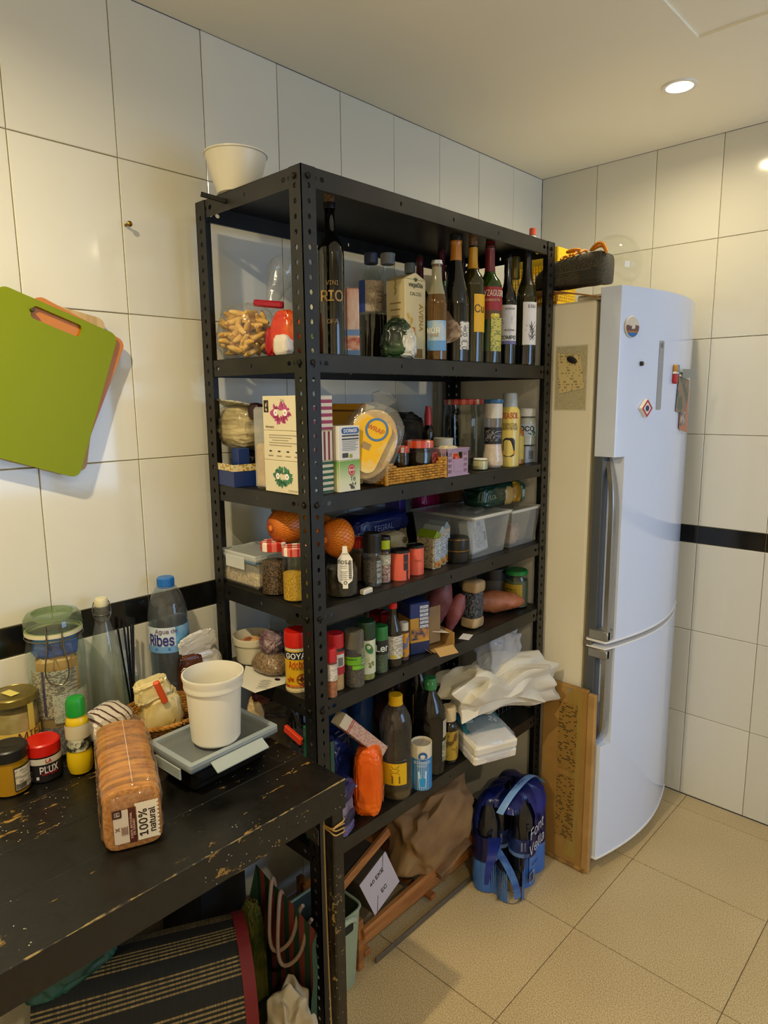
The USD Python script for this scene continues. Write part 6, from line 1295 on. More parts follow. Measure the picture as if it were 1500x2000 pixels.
t = T('clear_bag', 'shiny see through bag beside the script S bag', 'bag', (.335, -1.575, Z6), 0); t.add('bag', bag(.09, .06, .27, 124, 4, .16, .6, .2), mottled('#0f0e10', '#2c2a30', 14, .15), 60)
t = T('bag_clip', 'flat red orange bag clip under the fifth shelf by the front upright', 'clip', (.345, -1.612, .752), rot=(0, 14, 0)); t.add('clip', rbox(.062, .010, .018, .002, False), plain('#d83a14', .4), 30)
t = T('packet', 'dark green packet with a white mark beside the red orange clip', 'packet', (.395, -1.595, Z6), 0); t.add('packet', rbox(.05, .02, .285, .002), plain('#0f5a44', .4), False); t.add('mark', mv(rbox(.018, .0006, .008, .0002), .008, -.0104, .245), plain('#b9b4a8', .4), False)

# ---------------------------------------------------------------- under the lowest shelf
PINE = mottled('#8a5426', '#a8703a', 8, .6, stretch=(6, .6, 6)); 
t = T('wooden_crate', 'low wooden slatted crate on the floor under the shelving', 'crate', (0, 0, 0))
for a, b in (((.365, -1.42, .112), (.365, -.80, .150)), ((.335, -1.425, .062), (.335, -.80, .062)), ((.12, -1.425, .062), (.12, -.80, .062)), ((.12, -1.425, .115), (.12, -.80, .145))):
    d = np.array(b) - a; L = float(np.linalg.norm(d)); m = rt(rbox(.016, L, .032, .002, False), 'x', math.degrees(math.atan2(d[2], d[1]))); t.add('slat', mv(m, *((np.array(a) + b) / 2)), PINE, False)
for y_ in (-1.40, -1.12, -.84):
    t.add('crosspiece', bx(.12, .365, y_ - .012, y_ + .012, .034, .050, .002), PINE, False)
for x_ in (.10, .345):
    for y_ in (-1.43, -.83):
        t.add('post', bx(x_, x_ + .016, y_, y_ + .02, 0, .15, .002), PINE, False)
t.add('slat', mv(rt(rbox(.012, .20, .024, .002, False), 'x', 21), .362, -1.405, .325), PINE, False, label='loose upper slat leaning upwards')
t = T('skirting_board', 'grey painted board on the floor in front of the wooden crate', 'board', (0, 0, 0)); t.add('board', bx(.372, .376, -1.38, -.86, 0, .018, .001), plain('#5d5446', .6), False)
q = np.array((0.372, -1.3581, 0.2325))
t = T('cardboard_box', 'white cardboard box end with black stamped letters tilted under the shelf', 'box', tuple(q), rot=(-65.5, 0, 0))
t.add('box', bx(-.20, 0, -.0675, .0675, -.0545, .0545, .003), plain('#3a3226', .8), False); t.add('white_end', bx(.0, .0012, -.0675, .0675, -.0545, .0545, .0004), plain('#b9b4c4', .6), False)
for s, yy, zz, hh in (('EKE', -.030, .010, .013), ('40', -.030, -.020, .011), ('EC', .026, .004, .013)):
    t.add('lettering', mv(faceX(rt(text(s, hh, True), 'z', 90)), .0012, yy, zz), plain('#1d1b1e', .6), False)
for yy, zz in ((-.050, .034), (.048, -.034)):
    t.add('slit', mv(rt(rbox(.0006, .0016, .055, .0002, False), 'x', 62), .0014, yy, zz), plain('#2a1a1c', .6), False)
t = T('paper_bag', 'large crumpled brown paper bag stuffed under the lowest shelf', 'bag', (.33, -1.085, .155), rot=(6, 6, 0))
m = fold_bag(.13, .33, .255, 131, .20, .7); t.add('bag', m, mottled('#75583a', '#8f7048', 7, .75), 30)
t.add('folded_edges', mv(cat_(*[rt(rbox(.08, .14, .0012, .0004, False), 'x', 8 + 7 * k) for k in range(5)]), .03, .03, -.004), mottled('#8a6a48', '#6d5236', 9, .8), False, kind='stuff')
# pale green bin
t = T('waste_bin', 'pale mint green plastic bin with a handle slot beside the table leg', 'bin', (.318, -1.538, 0), 0)
a = np.linspace(0, 2 * PI, 64, endpoint=False)
def sq(hx, hy, z_, pw=.28):
    return np.stack([hx * np.sign(np.cos(a)) * np.abs(np.cos(a)) ** pw, hy * np.sign(np.sin(a)) * np.abs(np.sin(a)) ** pw, np.full(64, z_)], -1)
MINT = plain('#8f9f86', .4)
w1 = grid(np.array([sq(.0, .0, .001), sq(.060, .082, 0), sq(.064, .086, .006), sq(.074, .099, .225)]), False, True); w1.invert()
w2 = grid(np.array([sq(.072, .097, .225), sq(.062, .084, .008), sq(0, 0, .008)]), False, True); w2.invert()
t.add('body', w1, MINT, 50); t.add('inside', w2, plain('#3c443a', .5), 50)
t.add('rim', tube(sq(.074, .099, .226), .004, 8, closed=True), MINT)
hd = spline([(.071, -.07, .20), (.078, -.05, .218), (.081, 0, .226), (.078, .05, .218), (.071, .07, .20)], 24); t.add('handle', tube(hd, .0075, 10), plain('#a3b29a', .35))
t.add('handle_slot', mv(faceX(prism(sbox(-.055, -.006, .055, .006).buffer(.006), .0012)), .0722, 0, .190), plain('#15180f', .8), False)
# water pack
t = T('water_pack', 'torn blue shrink wrapped six pack of water bottles on the floor by the fridge', 'water pack', (.447, -.838, 0), 8)
RB = .0405
cs = [(sx * RB, sy * RB * 2) for sx in (-1, 1) for sy in (-1, 0, 1)]
outl = shapely.union_all([Point(c).buffer(RB + .003, quad_segs=12) for c in cs]).buffer(.016).buffer(-.016)
ol = outl.exterior; n_ = 132
pts = np.array([ol.interpolate(k / n_, normalized=True).coords[0] for k in range(n_)])
lv = [(0, .93), (.006, 1), (.19, 1.0), (.215, 1.0), (.24, .985), (.264, .95), (.288, .88), (.308, .74), (.320, .5), (.325, .15)]
rows = []
for z_, k_ in lv:
    c_ = np.stack([pts[:, 0] * k_, pts[:, 1] * (1 - (1 - k_) * .75), np.full(n_, z_)], -1)
    rows.append(c_ + (meshkit.fbm(c_ * 45 + 3, 3, 2) - .5)[:, None] * np.array([.010, .010, .006]) * min(1, .3 + z_ * 5))
fm = grid(np.array(rows), False, True); fm.invert()
fc = fm.triangles_center
hole = (fc[:, 1] + .9 * -fc[:, 0] < -.075) & (fc[:, 2] > .05 + 1.5 * np.maximum(0, np.abs(fc[:, 0] * .74 + fc[:, 1] * .67 + .02) - .012)) & (fc[:, 2] < .295)
fm.update_faces(~hole); fm.remove_unreferenced_vertices()
fm = fm.subdivide()
FILMB = mat('blue_shrink_film', {'g': ('texture_coordinate', {}), 's': ('separate_xyz', {}), 'm': ('map_range', {'from_min': 0.0, 'from_max': .32}), 'r': ('rgb_ramp', {'ramp': [(0, lin('#3f72c8')), (.325, lin('#4a7fd4')), (.335, lin('#141748')), (.62, lin('#161a55')), (.75, lin('#1a2f94')), (1, lin('#101a58'))]}),
        'p': ('principled_bsdf', {'roughness': .22}), 't': ('transparent_bsdf', {'color': lin('#6d8fd8')}), 'x': ('mix_closure', {'fac': .16}), 'n': ('noise_texture', {'scale': 60, 'detail': 3}), 'b': ('bump', {'strength': .35, 'distance': .003})},
        [('g.object', 's.vector'), ('s.z', 'm.value'), ('m.result', 'r.fac'), ('r.color', 'p.base_color'), ('p.BSDF', 'x.closure1'), ('t.BSDF', 'x.closure2'), ('g.object', 'n.vector'), ('n.fac', 'b.height'), ('b.normal', 'p.normal')], 'x.closure')
t.add('shrink_film', fm, FILMB, 60)
def onfilm(m, x_): return m
for s, yy, zz, hh in (('Font', .012, .196, .036), ('Vella', .012, .142, .036)):
    t.add('lettering', mv(faceX(text(s, hh), .0), RB * 2 + .0052, yy, zz), plain('#c3c8dc', .4), False)
t.add('lettering', mv(faceX(text('mineral', .009)), RB * 2 + .0052, .0, .085), plain('#1c2f7a', .4), False); t.add('barcode', mv(faceX(prism(shapely.union_all([sbox(-.012 + .003 * k, 0, -.0102 + .003 * k, .028) for k in range(8)]), .0006)), RB * 2 + .005, -.02, .03), plain('#20284a', .4), False)
t.add('barcode_ground', mv(faceX(rect(.032, .036, 0, .014, .003)), RB * 2 + .0046, -.02, .03), plain('#8fa4cc', .4), False)
hb = spline([(.02, -.122, .290), (.034, -.08, .330), (.040, -.01, .342), (.046, .05, .338), (.064, .10, .296)], 26)
hm = grid(np.array([hb + np.array([-.011, 0, .0]), hb + np.array([0, 0, .0018]), hb + np.array([.011, 0, 0]), hb + np.array([0, 0, -.0008]), hb + np.array([-.011, 0, .0])])); t.add('carry_strap', hm, plain('#7fa8e0', .4), 60)
t.add('strap_lettering', mv(rt(rt(text('APERTURA', .008, width=.07), 'z', 82), 'x', -4), .040, .0, .3445), plain('#1c3a8a', .4), False)
fl_ = spline([(-.02, -.118, .19), (.0, -.155, .185), (.01, -.19, .15), (.012, -.20, .10)], 16)
ff_ = np.array([fl_ + np.array([0, 0, 0]), fl_ + np.array([.04, .012, .01]) * np.linspace(1, .3, 16)[:, None], fl_ + np.array([.0405, .012, .012]) * np.linspace(1, .3, 16)[:, None], fl_ + np.array([0, 0, .002])]); t.add('torn_flap', grid(ff_), plain('#1a2a80', .25), 60)
fl2 = spline([(.02, -.128, .19), (.052, -.124, .15), (.078, -.118, .10), (.088, -.105, .03)], 16)
ff2 = np.array([fl2, fl2 + np.array([-.018, -.006, -.014]), fl2 + np.array([-.018, -.007, -.013]), fl2 + np.array([0, -.001, .001])]); t.add('torn_flap', grid(ff2), mottled('#2a52b0', '#4a7fd4', 20, .25), 60)
bt = None
for k, (bx_, by_) in enumerate([c for c in cs if not (c[0] > 0 and c[1] < 0)]):
    ca, sa = math.cos(math.radians(8)), math.sin(math.radians(8))
    loc = (.447 + ca * bx_ - sa * by_, -.838 + sa * bx_ + ca * by_, .001)
    lbl = 'dark clear water bottle showing through the torn corner of the blue pack' if (bx_ < 0 and by_ < 0) else 'water bottle wrapped inside the blue six pack'
    gp = None if 'torn' in lbl else 'water bottles inside the blue pack'
    if bt is None:
        b = T('water_bottle', lbl, 'bottle', loc, 0, gp); bt = b.path
        R9 = RB - .001
        b.add('bottle', lathe([(0, .006), (R9 * .85, 0), (R9, .008), (R9, .09), (R9 * .96, .10), (R9, .11), (R9, .17), (R9 * .95, .185), (R9 * .97, .20), (R9 * .9, .23), (R9 * .62, .265), (R9 * .38, .282), (R9 * .36, .292), (0, .292)]), plain('#10151f', .1, coat=.4, trans=.2)); b.add('label', band(R9 + .0004, .115, .165), mottled('#121a4a', '#2a3f80', 30, .4), True); b.add('label_stripe', band(R9 + .0008, .105, .118), plain('#6a8cc4', .4), True)
        b.add('barcode', mv(wrap(rect(.018, .036, 0, 0), R9 + .0012), 0, 0, .14) if False else mv(rt(wrap(rect(.016, .030), R9 + .001), 'z', -50), 0, 0, .142), printed('#8d93a8', '#2a2c3c', 700, 200, .5), False)
        b.add('cap', cyl(R9 * .42, .284, .300, 20), plain('#1a2440', .4))
    else:
        copy(bt, 'water_bottle', loc, None, lbl, 'bottle', gp)

# ---------------------------------------------------------------- under the table
t = T('beach_mat', 'rolled black straw mat with pale stripes and a dark red edge under the table', 'mat', (0, 0, 0))
cR = np.array([.352, -1.775, .19]); ax = np.array([-.42, -.90, .02]); ax /= np.linalg.norm(ax); pp = np.array([.906, -.423, 0])
MATM = mat('straw_mat', {'g': ('attribute', {'attribute': 'primvars:st'}), 'uv': ('uvmap', {'attribute': 'st'}), 's': ('separate_xyz', {}), 'd': ('math', {'math_type': 'multiply', 'value2': 13.0}), 'f': ('math', {'math_type': 'fraction'}),
    'r': ('rgb_ramp', {'interpolate': False, 'ramp': [(0, lin('#11120e'))] + [q for k in range(5) for q in ((.40 + .115 * k, lin('#8d7a4c')), (.45 + .115 * k, lin('#17170f')))]}), 'n': ('noise_texture', {'scale': 90, 'detail': 2}), 'nm': ('mapping', {'scale': (1.4, .25, 1)}),
    'q': ('rgb_ramp', {'ramp': [(.35, (.30, .30, .30)), (.65, (1.25, 1.2, 1.1))]}), 'x': ('mix', {'mix_type': 'multiply', 'fac': .8}), 'p': ('principled_bsdf', {'roughness': .8})},
    [('uv.UV', 's.vector'), ('s.y', 'd.value1'), ('d.value', 'f.value1'), ('f.value', 'r.fac'), ('uv.UV', 'nm.vector'), ('nm.vector', 'n.vector'), ('n.fac', 'q.fac'), ('r.color', 'x.color1'), ('q.color', 'x.color2'), ('x.color', 'p.base_color')], 'p.BSDF')
def roll(s0, s1, k_, L=.42):
    nA, nB = 60, 14
    P, UV = [], []
    for i in range(nB):
        s = s0 + (s1 - s0) * i / (nB - 1)
        c = cR + ax * (L * s)
        for j in range(nA + 1):
            th_ = j / nA * 2 * PI + .6
            wv = 1 + .02 * math.sin(th_ * 3 + s * 4)
            P.append(c + pp * (.125 * k_ * wv * math.cos(th_)) + np.array([0, 0, 1]) * (.182 * k_ * wv * math.sin(th_)))
            UV.append((s * L / .42, j / nA))
    m = grid(np.array(P).reshape(nB, nA + 1, 3)); m.invert()
    return m, np.array(UV)
m, uv = roll(.05, 1.0, 1.0)
me = usdkit.mesh(stage, clean(t.path, 'woven_straw'), m, MATM, smooth=True, uv=uv)
m, uv = roll(-.012, .052, 1.012); t.add('binding', m, plain('#6d0e12', .7), True, label='dark red cloth binding along the right end')
for kk in (.86, .70, .52):
    m, _ = roll(.0, .05, kk); t.add('inner_turn', m, plain('#1a1710' if kk != .7 else '#4a0c10', .8), True)
t.add('slat_core', roll(.02, .98, .4)[0], plain('#0f0e0a', .9), True)
# striped shopping bag
def quad(a, b, c, d, n=10, wob=.004, seed=1):
    a, b, c, d = map(np.array, (a, b, c, d)); P = []
    for i in range(n + 1):
        for j in range(n + 1):
            u, v_ = i / n, j / n; q = (a * (1 - u) + b * u) * (1 - v_) + (d * (1 - u) + c * u) * v_; P.append(q)
    P = np.array(P); P = P + (meshkit.fbm(P * 12, 2, seed) - .5)[:, None] * wob * 2
    return grid(P.reshape(n + 1, n + 1, 3))
STR = stripes([(0, '#123a26'), (.5, '#8a3a30')], .044, 'y', .75)
t = T('shopping_bag', 'striped green and dull red shopping bag standing under the table', 'bag', (.49, -1.70, .004), 0)
A, B_, C_, D_ = (-.235, .03, .40), (.005, .015, .365), (.0, .01, .0), (-.235, .03, .0)
sb1 = stripes([(0, '#123a26'), (.5, '#7d332c')], .040, 'x', .75)
t.add('side_panel', quad(A, B_, C_, D_), sb1, 60); t.add('side_panel', quad((-.25, -.01, .25), A, D_, (-.24, -.01, 0)), sb1, 60)
t.add('end_panel', quad(B_, (.008, .002, .35), (.006, -.02, .0), C_), plain('#16402c', .7), 60); t.add('front_panel', quad((.008, -.040, .15), (-.06, -.070, .13), (-.06, -.09, 0), (.006, -.10, 0)), plain('#1a150e', .8), 60)
t.add('cream_fold', quad((.010, -.028, .20), (-.02, -.055, .12), (-.02, -.06, .02), (.010, -.04, .0)), plain('#b8a25e', .6), 60)
for dx, dz in ((0, 0), (.03, -.018)):
    t.add('cord_handle', tube(spline([(-.16 + dx, .030, .38 + dz), (-.155 + dx, .020, .41 + dz), (-.13 + dx, -.01, .35 + dz), (-.095 + dx, -.02, .28 + dz), (-.075 + dx, .0, .30 + dz), (-.07 + dx, .025, .36 + dz), (-.06 + dx, .032, .385 + dz)], 30), .0045, 8), plain('#8a7464', .7))
t = T('cloth_bag', 'crumpled off white plastic bag lying against the striped shopping bag', 'bag', (.465, -1.742, .001), 0); t.add('bag', fold_bag(.105, .10, .25, 141, .2, .7), mottled('#b3a68c', '#c9bfa8', 8, .5), 60)
t = T('salad_bag', 'green leafy vegetable bag behind the end of the rolled mat', 'bag', (.29, -1.712, .0), 0); t.add('bag', bag(.07, .05, .36, 142, 4, .15, .6, .1), mottled('#2c3a0e', '#6d6a2a', 16, .45), 60)
t = T('paper_bag', 'brown paper bag peeking out above the rolled mat', 'bag', (.125, -1.735, .401), 0); t.add('bag', bag(.16, .15, .15, 143, 4, .12, .6, .2), mottled('#6a5434', '#80683f', 9, .8), 60)
t = T('green_bag', 'dark teal carrier bag hanging behind the left end of the mat', 'bag', (.20, -2.10, .374), 0); t.add('bag', bag(.15, .20, .12, 144, 4, .14, .6, .1), mottled('#0d3a30', '#145046', 9, .4), 60)
t = T('wood_strip', 'pale bare wooden strip under the table top', 'wood strip', (0, 0, 0))
a_, b_ = np.array((0.56, -1.9982, 0.6974)), np.array((0.56, -1.9048, 0.6927))
t.add('strip', mv(rt(rbox(.014, float(np.linalg.norm(b_ - a_)), .014, .001, False), 'x', math.degrees(math.atan2((b_ - a_)[2], (b_ - a_)[1]))), *((a_ + b_) / 2)), plain('#a98a4a', .6), False)
t.add('batten', bx(.54, .56, -2.60, -1.74, .705, .725, .002), TBL, False)
t = T('angle_bracket', 'perforated steel strip under the right end of the table', 'bracket', (0, 0, 0))
p_ = sbox(0, 0, .16, .035).difference(shapely.union_all([Point(.02 + .026 * k, .0175).buffer(.005) for k in range(6)])); m = prism(p_, .002); v = np.array(m.vertices)
m = tm(np.stack([.33 + v[:, 0], -1.668 + v[:, 2], .60 + v[:, 1] - v[:, 0] * .2], 1), m.faces); m.fix_normals(); t.add('strip', m, plain('#3a342a', .5), False)
t = T('string', 'thin cream string wound round the table leg and hanging down', 'string', (0, 0, 0))
lx, ly = TX1 - .017, TY1 - .017
for k in range(5):
    aa = np.linspace(0, 2 * PI, 40); r_ = .0205
    P_ = np.stack([lx + r_ * np.sign(np.cos(aa)) * np.abs(np.cos(aa)) ** .4 * .78, ly + r_ * np.sign(np.sin(aa)) * np.abs(np.sin(aa)) ** .4 * .78, .70 - .004 * k + .006 * np.sin(aa + k)], -1)
    t.add('turn', tube(P_[:-1], .0016, 5, closed=True), plain('#b08a4a', .7))
t.add('hanging_end', tube(spline([(lx - .012, ly - .0165, .695), (lx - .010, ly - .0175, .60), (lx - .009, ly - .0168, .45), (lx - .005, ly - .0175, .30), (lx - .002, ly - .0168, .15), (lx + .002, ly - .019, .02)], 50), .0016, 6), plain('#9a8050', .7))
t = T('storage_box', 'added black box darkening the space under the right end of the table', 'box', (.112, -1.735, 0), 0); t.add('box', rbox(.19, .14, .40, .01), plain('#0c0b0a', .7), False)  # unseen box, added to darken the gap below the table top

# ---------------------------------------------------------------- on the table
ZT = TZ + .0004
t = jar((0.09, -2.1131, 0.0434, 0.1584, -15.8227), ZT, 'honey_jar', 'honey jar with gold lid and yellow label at the left edge of the table', lid=plain('#8a7a3c', .3, metal=.7), lidh=.11, neck=.96, fill=.86, fillm=mottled('#9a8048', '#b09a66', 30, .4))
lab(t, .28, .56, '#d2b04a', a0=-80, a=80, off=.001); word(t, 'MIEL', .50, .017, '#5a3c14', a=38, off=.0018); word(t, 'de', .43, .007, '#5a3c14', a=50, off=.0018); word(t, 'm.', .40, .022, '#2c2410', a=-2, bold=True, off=.0018); lab(t, .28, .42, '#e0b80c', a0=-60, a=18, off=.0014)
t.add('yellow_seal', mv(rt(wrap(rect(.013, .07), t.r * .975 + .0012), 'z', 40), 0, 0, t.h * .72), plain('#c9b04a', .5), False); t.add('lid_sticker', mv(rt(rect(.034, .018), 'z', 30), .004, -.004, t.h + .0003), plain('#d8c868', .5), False)
t = jar((0.1695, -2.1536, 0.0333, 0.0908, -15.1029), ZT, 'mustard_jar', 'squat mustard jar with black lid and square white label', lid=plain('#1a1917', .4), lidh=.26, neck=.98, fill=.93, fillm=plain('#b8860c', .35), lidr=1.03); lab(t, .10, .62, '#2a2a26', a0=8, a=70, off=.001); lab(t, .13, .59, None, a0=11, a=67, m=printed('#cfcabc', '#77726a', 420, 180, .47), off=.0016)
t.add('barcode', mv(rt(wrap(prism(shapely.union_all([sbox(-.010 + .0022 * k, 0, -.0088 + .0022 * k, .010) for k in range(9)]), .0005), t.r + .002), 'z', 28), 0, 0, t.h * .15), plain('#2a2a28', .5), False); t.add('lid_emboss', rt(mv(text('Maille', .009), 0, 0, t.h - .0008), 'z', 80), plain('#3a3936', .4), False)
t = jar((0.1661, -2.0924, 0.0325, 0.0778, -17.4908), ZT, 'paste_jar', 'small black jar marked PLUX with a bright red lid', lid=plain('#c0170c', .35), lidh=.32, neck=.98, body=plain('#15131a', .12, coat=.4), lidr=1.02)
lab(t, .50, .66, '#c3beb4', 80, off=.001); lab(t, .06, .49, '#141218', 85, off=.001); word(t, 'PLUX', .36, .0135, '#d6d2d8', a=14, bold=True, off=.0018, width=.034); word(t, 'LA', .585, .007, '#b01a1c', a=14, bold=True, off=.0018); word(t, 'SUPREME', .255, .0045, '#b01a2c', a=14, off=.0018); word(t, 'SELECTION', .42, .003, '#a8a4ac', a=14, off=.0018)
t.add('mark', mv(rt(wrap(rect(.005, .006), t.r + .0018), 'z', -22), 0, 0, t.h * .16), plain('#c9c6cc', .5), False); lab(t, .10, .44, None, a0=-80, a=-40, m=printed('#141218', '#8d8a94', 420, 200, .5), off=.0014)
# clip top jar
x, y, r, h, fa = (0.075, -2.0154, 0.0569, 0.2973, -19.2432)
y -= .004
t = T('clip_jar', 'tall clip top glass jar holding packets with printed labels', 'jar', (x, y, ZT), fa); t.r, t.h = r, h
hb = h * .86
t.add('glass_body', lathe([(0, .004), (r * .9, 0), (r, .01), (r, hb * .86), (r * .97, hb * .92), (r * .93, hb * .96), (r * .93, hb)]), glass('#e8f0ea', .02, .03)); t.add('gasket', lathe([(r * .90, hb), (r * .98, hb + .002), (r * .98, hb + .009), (r * .90, hb + .011)], 40), plain('#cfc8a8', .5))
t.add('glass_lid', lathe([(r * .99, hb + .011), (r * 1.0, hb + .016), (r * .97, hb + .034), (r * .86, hb + .043), (r * .70, hb + .045), (r * .66, hb + .038), (0, hb + .036)], 44), glass('#c3d2b4', .03, .14, '#a8b89a')); t.add('lid_disc', cyl(r * .64, hb + .030, hb + .036, 36), glass('#e6ecdc', .05, .35, '#d8dcc4'))
t.add('wire_bail', cat_(*[tube(q, .0014, 6) for q in (spline([(r * .97, -.016, hb + .004), (r * 1.05, -.017, hb - .03), (r * 1.03, -.016, hb - .085), (r * 1.02, -.006, hb - .094), (r * 1.02, .010, hb - .094), (r * 1.03, .017, hb - .085), (r * 1.05, .017, hb - .03), (r * .97, .016, hb + .004)], 30), spline([(r * 1.0, -.014, hb + .03), (r * 1.06, -.014, hb + .005), (r * 1.06, -.008, hb - .02)], 14), spline([(r * 1.0, .012, hb + .03), (r * 1.06, .014, hb + .005), (r * 1.06, .010, hb - .02)], 14))] + [tube(np.stack([r * .985 * np.cos(a_), r * .985 * np.sin(a_), np.full(40, hb - .004)], 1), .0012, 6, closed=True) for a_ in [np.linspace(0, 2 * PI, 40, endpoint=False)]]), plain('#77725f', .3, metal=.9))
t.add('amber_fill', lathe([(0, .005), (r * .86, .005), (r * .92, .014), (r * .92, hb * .42), (0, hb * .43)]), mottled('#8d6a34', '#a88548', 14, .6)); t.add('packet', mv(rbox(.062, .078, hb * .54, .012), .006, 0, hb * .30), mottled('#b98a3c', '#c79d58', 10, .4), 30)
t.add('paper_label', band(r * .945, hb * .34, hb * .74, -62, 40), printed('#bdb09a', '#3a3034', 360, 120, .5), True); t.add('purple_bar', band(r * .95, hb * .36, hb * .74, -34, -28), plain('#3a2a54', .5), True)
t.add('white_label', cband((r * .975, r * .975), hb * .30, hb * .54, -14, 72), printed('#c9c4b4', '#77736a', 520, 160, .42), True); t.add('lower_label', band(r * .94, hb * .02, hb * .26, -72, 62), printed('#9a8d8a', '#4a3a56', 300, 120, .52), True); t.add('purple_bar', band(r * .945, hb * .03, hb * .26, 12, 24), plain('#1f1a30', .5), True)
t.add('blue_wrap', mv(bag(.08, .09, .05, 151, 3, .15, .7), 0, 0, hb * .80), mottled('#1c4a9a', '#2c6ab8', 20, .3), 60)
# swing top bottle
x, y, r, h, fa = (0.052, -1.9069, 0.0347, 0.2989, -22.7107)
t = T('swing_top_bottle', 'empty clear swing top bottle with white stopper against the wall', 'bottle', (x, y, ZT), fa); t.r, t.h = r, h
t.add('glass_bottle', lathe([(0, .005), (r * .9, 0), (r, .008), (r, h * .48), (r * .92, h * .58), (r * .66, h * .72), (r * .46, h * .82), (r * .42, h * .87), (r * .46, h * .875), (r * .46, h * .93), (r * .40, h * .94)]), glass('#e3e8e0', .02, .05))
t.add('stopper', lathe([(r * .36, h * .935), (r * .42, h * .945), (r * .42, h * .985), (r * .34, h), (0, h)], 24), plain('#d3cba8', .5)); t.add('wire', cat_(*[tube(spline([(0, s * r * .44, h * .972), (r * .2, s * r * .52, h * .94), (r * .42, s * r * .52, h * .89), (r * .5, s * r * .4, h * .855), (r * .56, s * r * .2, h * .835), (r * .56, 0, h * .83)], 18), .0012, 6) for s in (-1, 1)] + [tube(np.stack([r * .475 * np.cos(a_), r * .475 * np.sin(a_), np.full(30, h * .878)], 1), .0012, 6, closed=True) for a_ in [np.linspace(0, 2 * PI, 30, endpoint=False)]]), plain('#6a6658', .3, metal=.9))
# lemon bottle
t = bottle((0.2019, -2.0365, 0.0246, 0.1584, -20.1505), ZT, 'lemon_juice_bottle', 'yellow lemon juice squeeze bottle with green cap behind the bread', 'bottle', [(0, 0), (.6, 0), (.85, .02), (.98, .10), (1, .18), (.96, .27), (.86, .31), (.86, .66), (.80, .72), (.62, .76), (.62, .78), (0, .78)], plain('#d0b00c', .3, sss=.1)); lab(t, .32, .66, None, 110, m=mottled('#22281c', '#c9c9b0', 26, .5, .46, .54), off=.0012); lab(t, .48, .66, '#c3b89a', 100, off=.0018)
t.add('cap', lathe([(t.r * .74, t.h * .765), (t.r * .76, t.h * .78), (t.r * .74, t.h * .93), (t.r * .6, t.h * .985), (t.r * .3, t.h), (0, t.h)], 30), plain('#148a2c', .35)); t.add('emblem', mv(rt(wrap(prism(Point(0, 0).buffer(.0065).difference(Point(0, 0).buffer(.0045)), .0005), t.r * .86 + .0022), 'z', -8), 0, 0, t.h * .42), plain('#c9c9b8', .5), False)
# striped wrapper
t = T('wrapped_pack', 'white pack with wavy brown stripes wedged behind the bread', 'pack', (.163, -1.968, ZT), 30, sc=.942)
t.add('dark_tray', rbox(.055, .075, .055, .006), plain('#15120f', .4), 30)
WAVY = mat('wavy_stripes', {'g': ('texture_coordinate', {}), 'w': ('wave_texture', {'bands_direction': 'y', 'scale': 16.0, 'distortion': 3.0, 'detail': 1.0, 'detail_scale': 1.2}), 'r': ('rgb_ramp', {'ramp': [(0, lin('#cfc6ba')), (.80, lin('#cfc6ba')), (.86, lin('#5a3a2c')), (1, lin('#4a2c22'))]}), 'p': ('principled_bsdf', {'roughness': .3})}, [('g.object', 'w.vector'), ('w.fac', 'r.fac'), ('r.color', 'p.base_color')], 'p.BSDF')
t.add('wrapper', mv(rt(bag(.085, .135, .05, 153, 4, .07, .7, .1), 'y', 24), 0, 0, .052), WAVY, 60)
# sliced bread
t = T('bread_loaf', 'bag of golden sliced sandwich bread with a 100% natural label', 'bread', (*(0.3848, -2.026), ZT + .001), -21.7, sc=.942)
CR = mottled('#945a0c', '#c4882a', 22, .65, .35, .62, bump=.5, bscale=150); CRUMB = mottled('#c99a58', '#d9b274', 70, .8)
g = random.Random(21)
def slice_poly(w, h):
    p = shapely.union_all([sbox(-w / 2, 0, w / 2, h * .80).buffer(-.008).buffer(.008), affinity.scale(Point(0, 0).buffer(1, quad_segs=10), w / 2 * 1.04, h * .22).intersection(sbox(-1, -1, 1, 1)).buffer(0)])
    p = shapely.union_all([sbox(-w / 2 + .008, 0, w / 2 - .008, h * .9), sbox(-w / 2, .008, w / 2, h * .84), affinity.translate(affinity.scale(Point(0, 0).buffer(1, quad_segs=10), w / 2 * 1.03, h * .16), 0, h * .84)])
    return p.buffer(.004).buffer(-.004)
NS = 17
for k in range(NS):
    s = k / (NS - 1)
    p = slice_poly(.094 + g.uniform(-.002, .002), .108 + g.uniform(-.004, .004) - .004 * s)
    th = .0148
    m = faceX(prism(p, th - .0016)); m = mv(m, -.135 + .0158 * k, g.uniform(-.0018, .0018), 0)
    m = rt(m, 'y', -4 + g.uniform(-3, 3), (-.135 + .0158 * k, 0, 0))
    t.add('slice', m, CR, 20)
fm = rbox(.300, .104, .120, .02); fm = fm.subdivide().subdivide().subdivide().subdivide(); v = np.array(fm.vertices); v += (meshkit.fbm(v * 38, 3, 61) - .5)[:, None] * np.array([.006, .007, .007]); v[:, 2] = np.maximum(v[:, 2], .0002); v[:, 1] *= 1 + .05 * np.clip(.03 - v[:, 2], 0, .03) / .03; fm.vertices = v
t.add('plastic_bag', mv(fm, -.008, 0, 0), glass('#fdf8f0', .08, .05, '#f0e6d8', .8, 50, 1.5), 60)
FX = .1452
t.add('crust_end', mv(bag(.012, .098, .112, 154, 4, .02, .4, .06, 2, .01, .1), .134, 0, 0), mottled('#96622c', '#b07a40', 160, .8, bump=.5), 60, label='brown end slice')
t.add('label', faceX(rect(.026, .062, -.019, .048, .003), FX), plain('#c9b8a4', .4), False); t.add('label', faceX(rect(.012, .066, -.0015, .048), FX + .0003), plain('#4a1c14', .4), False)
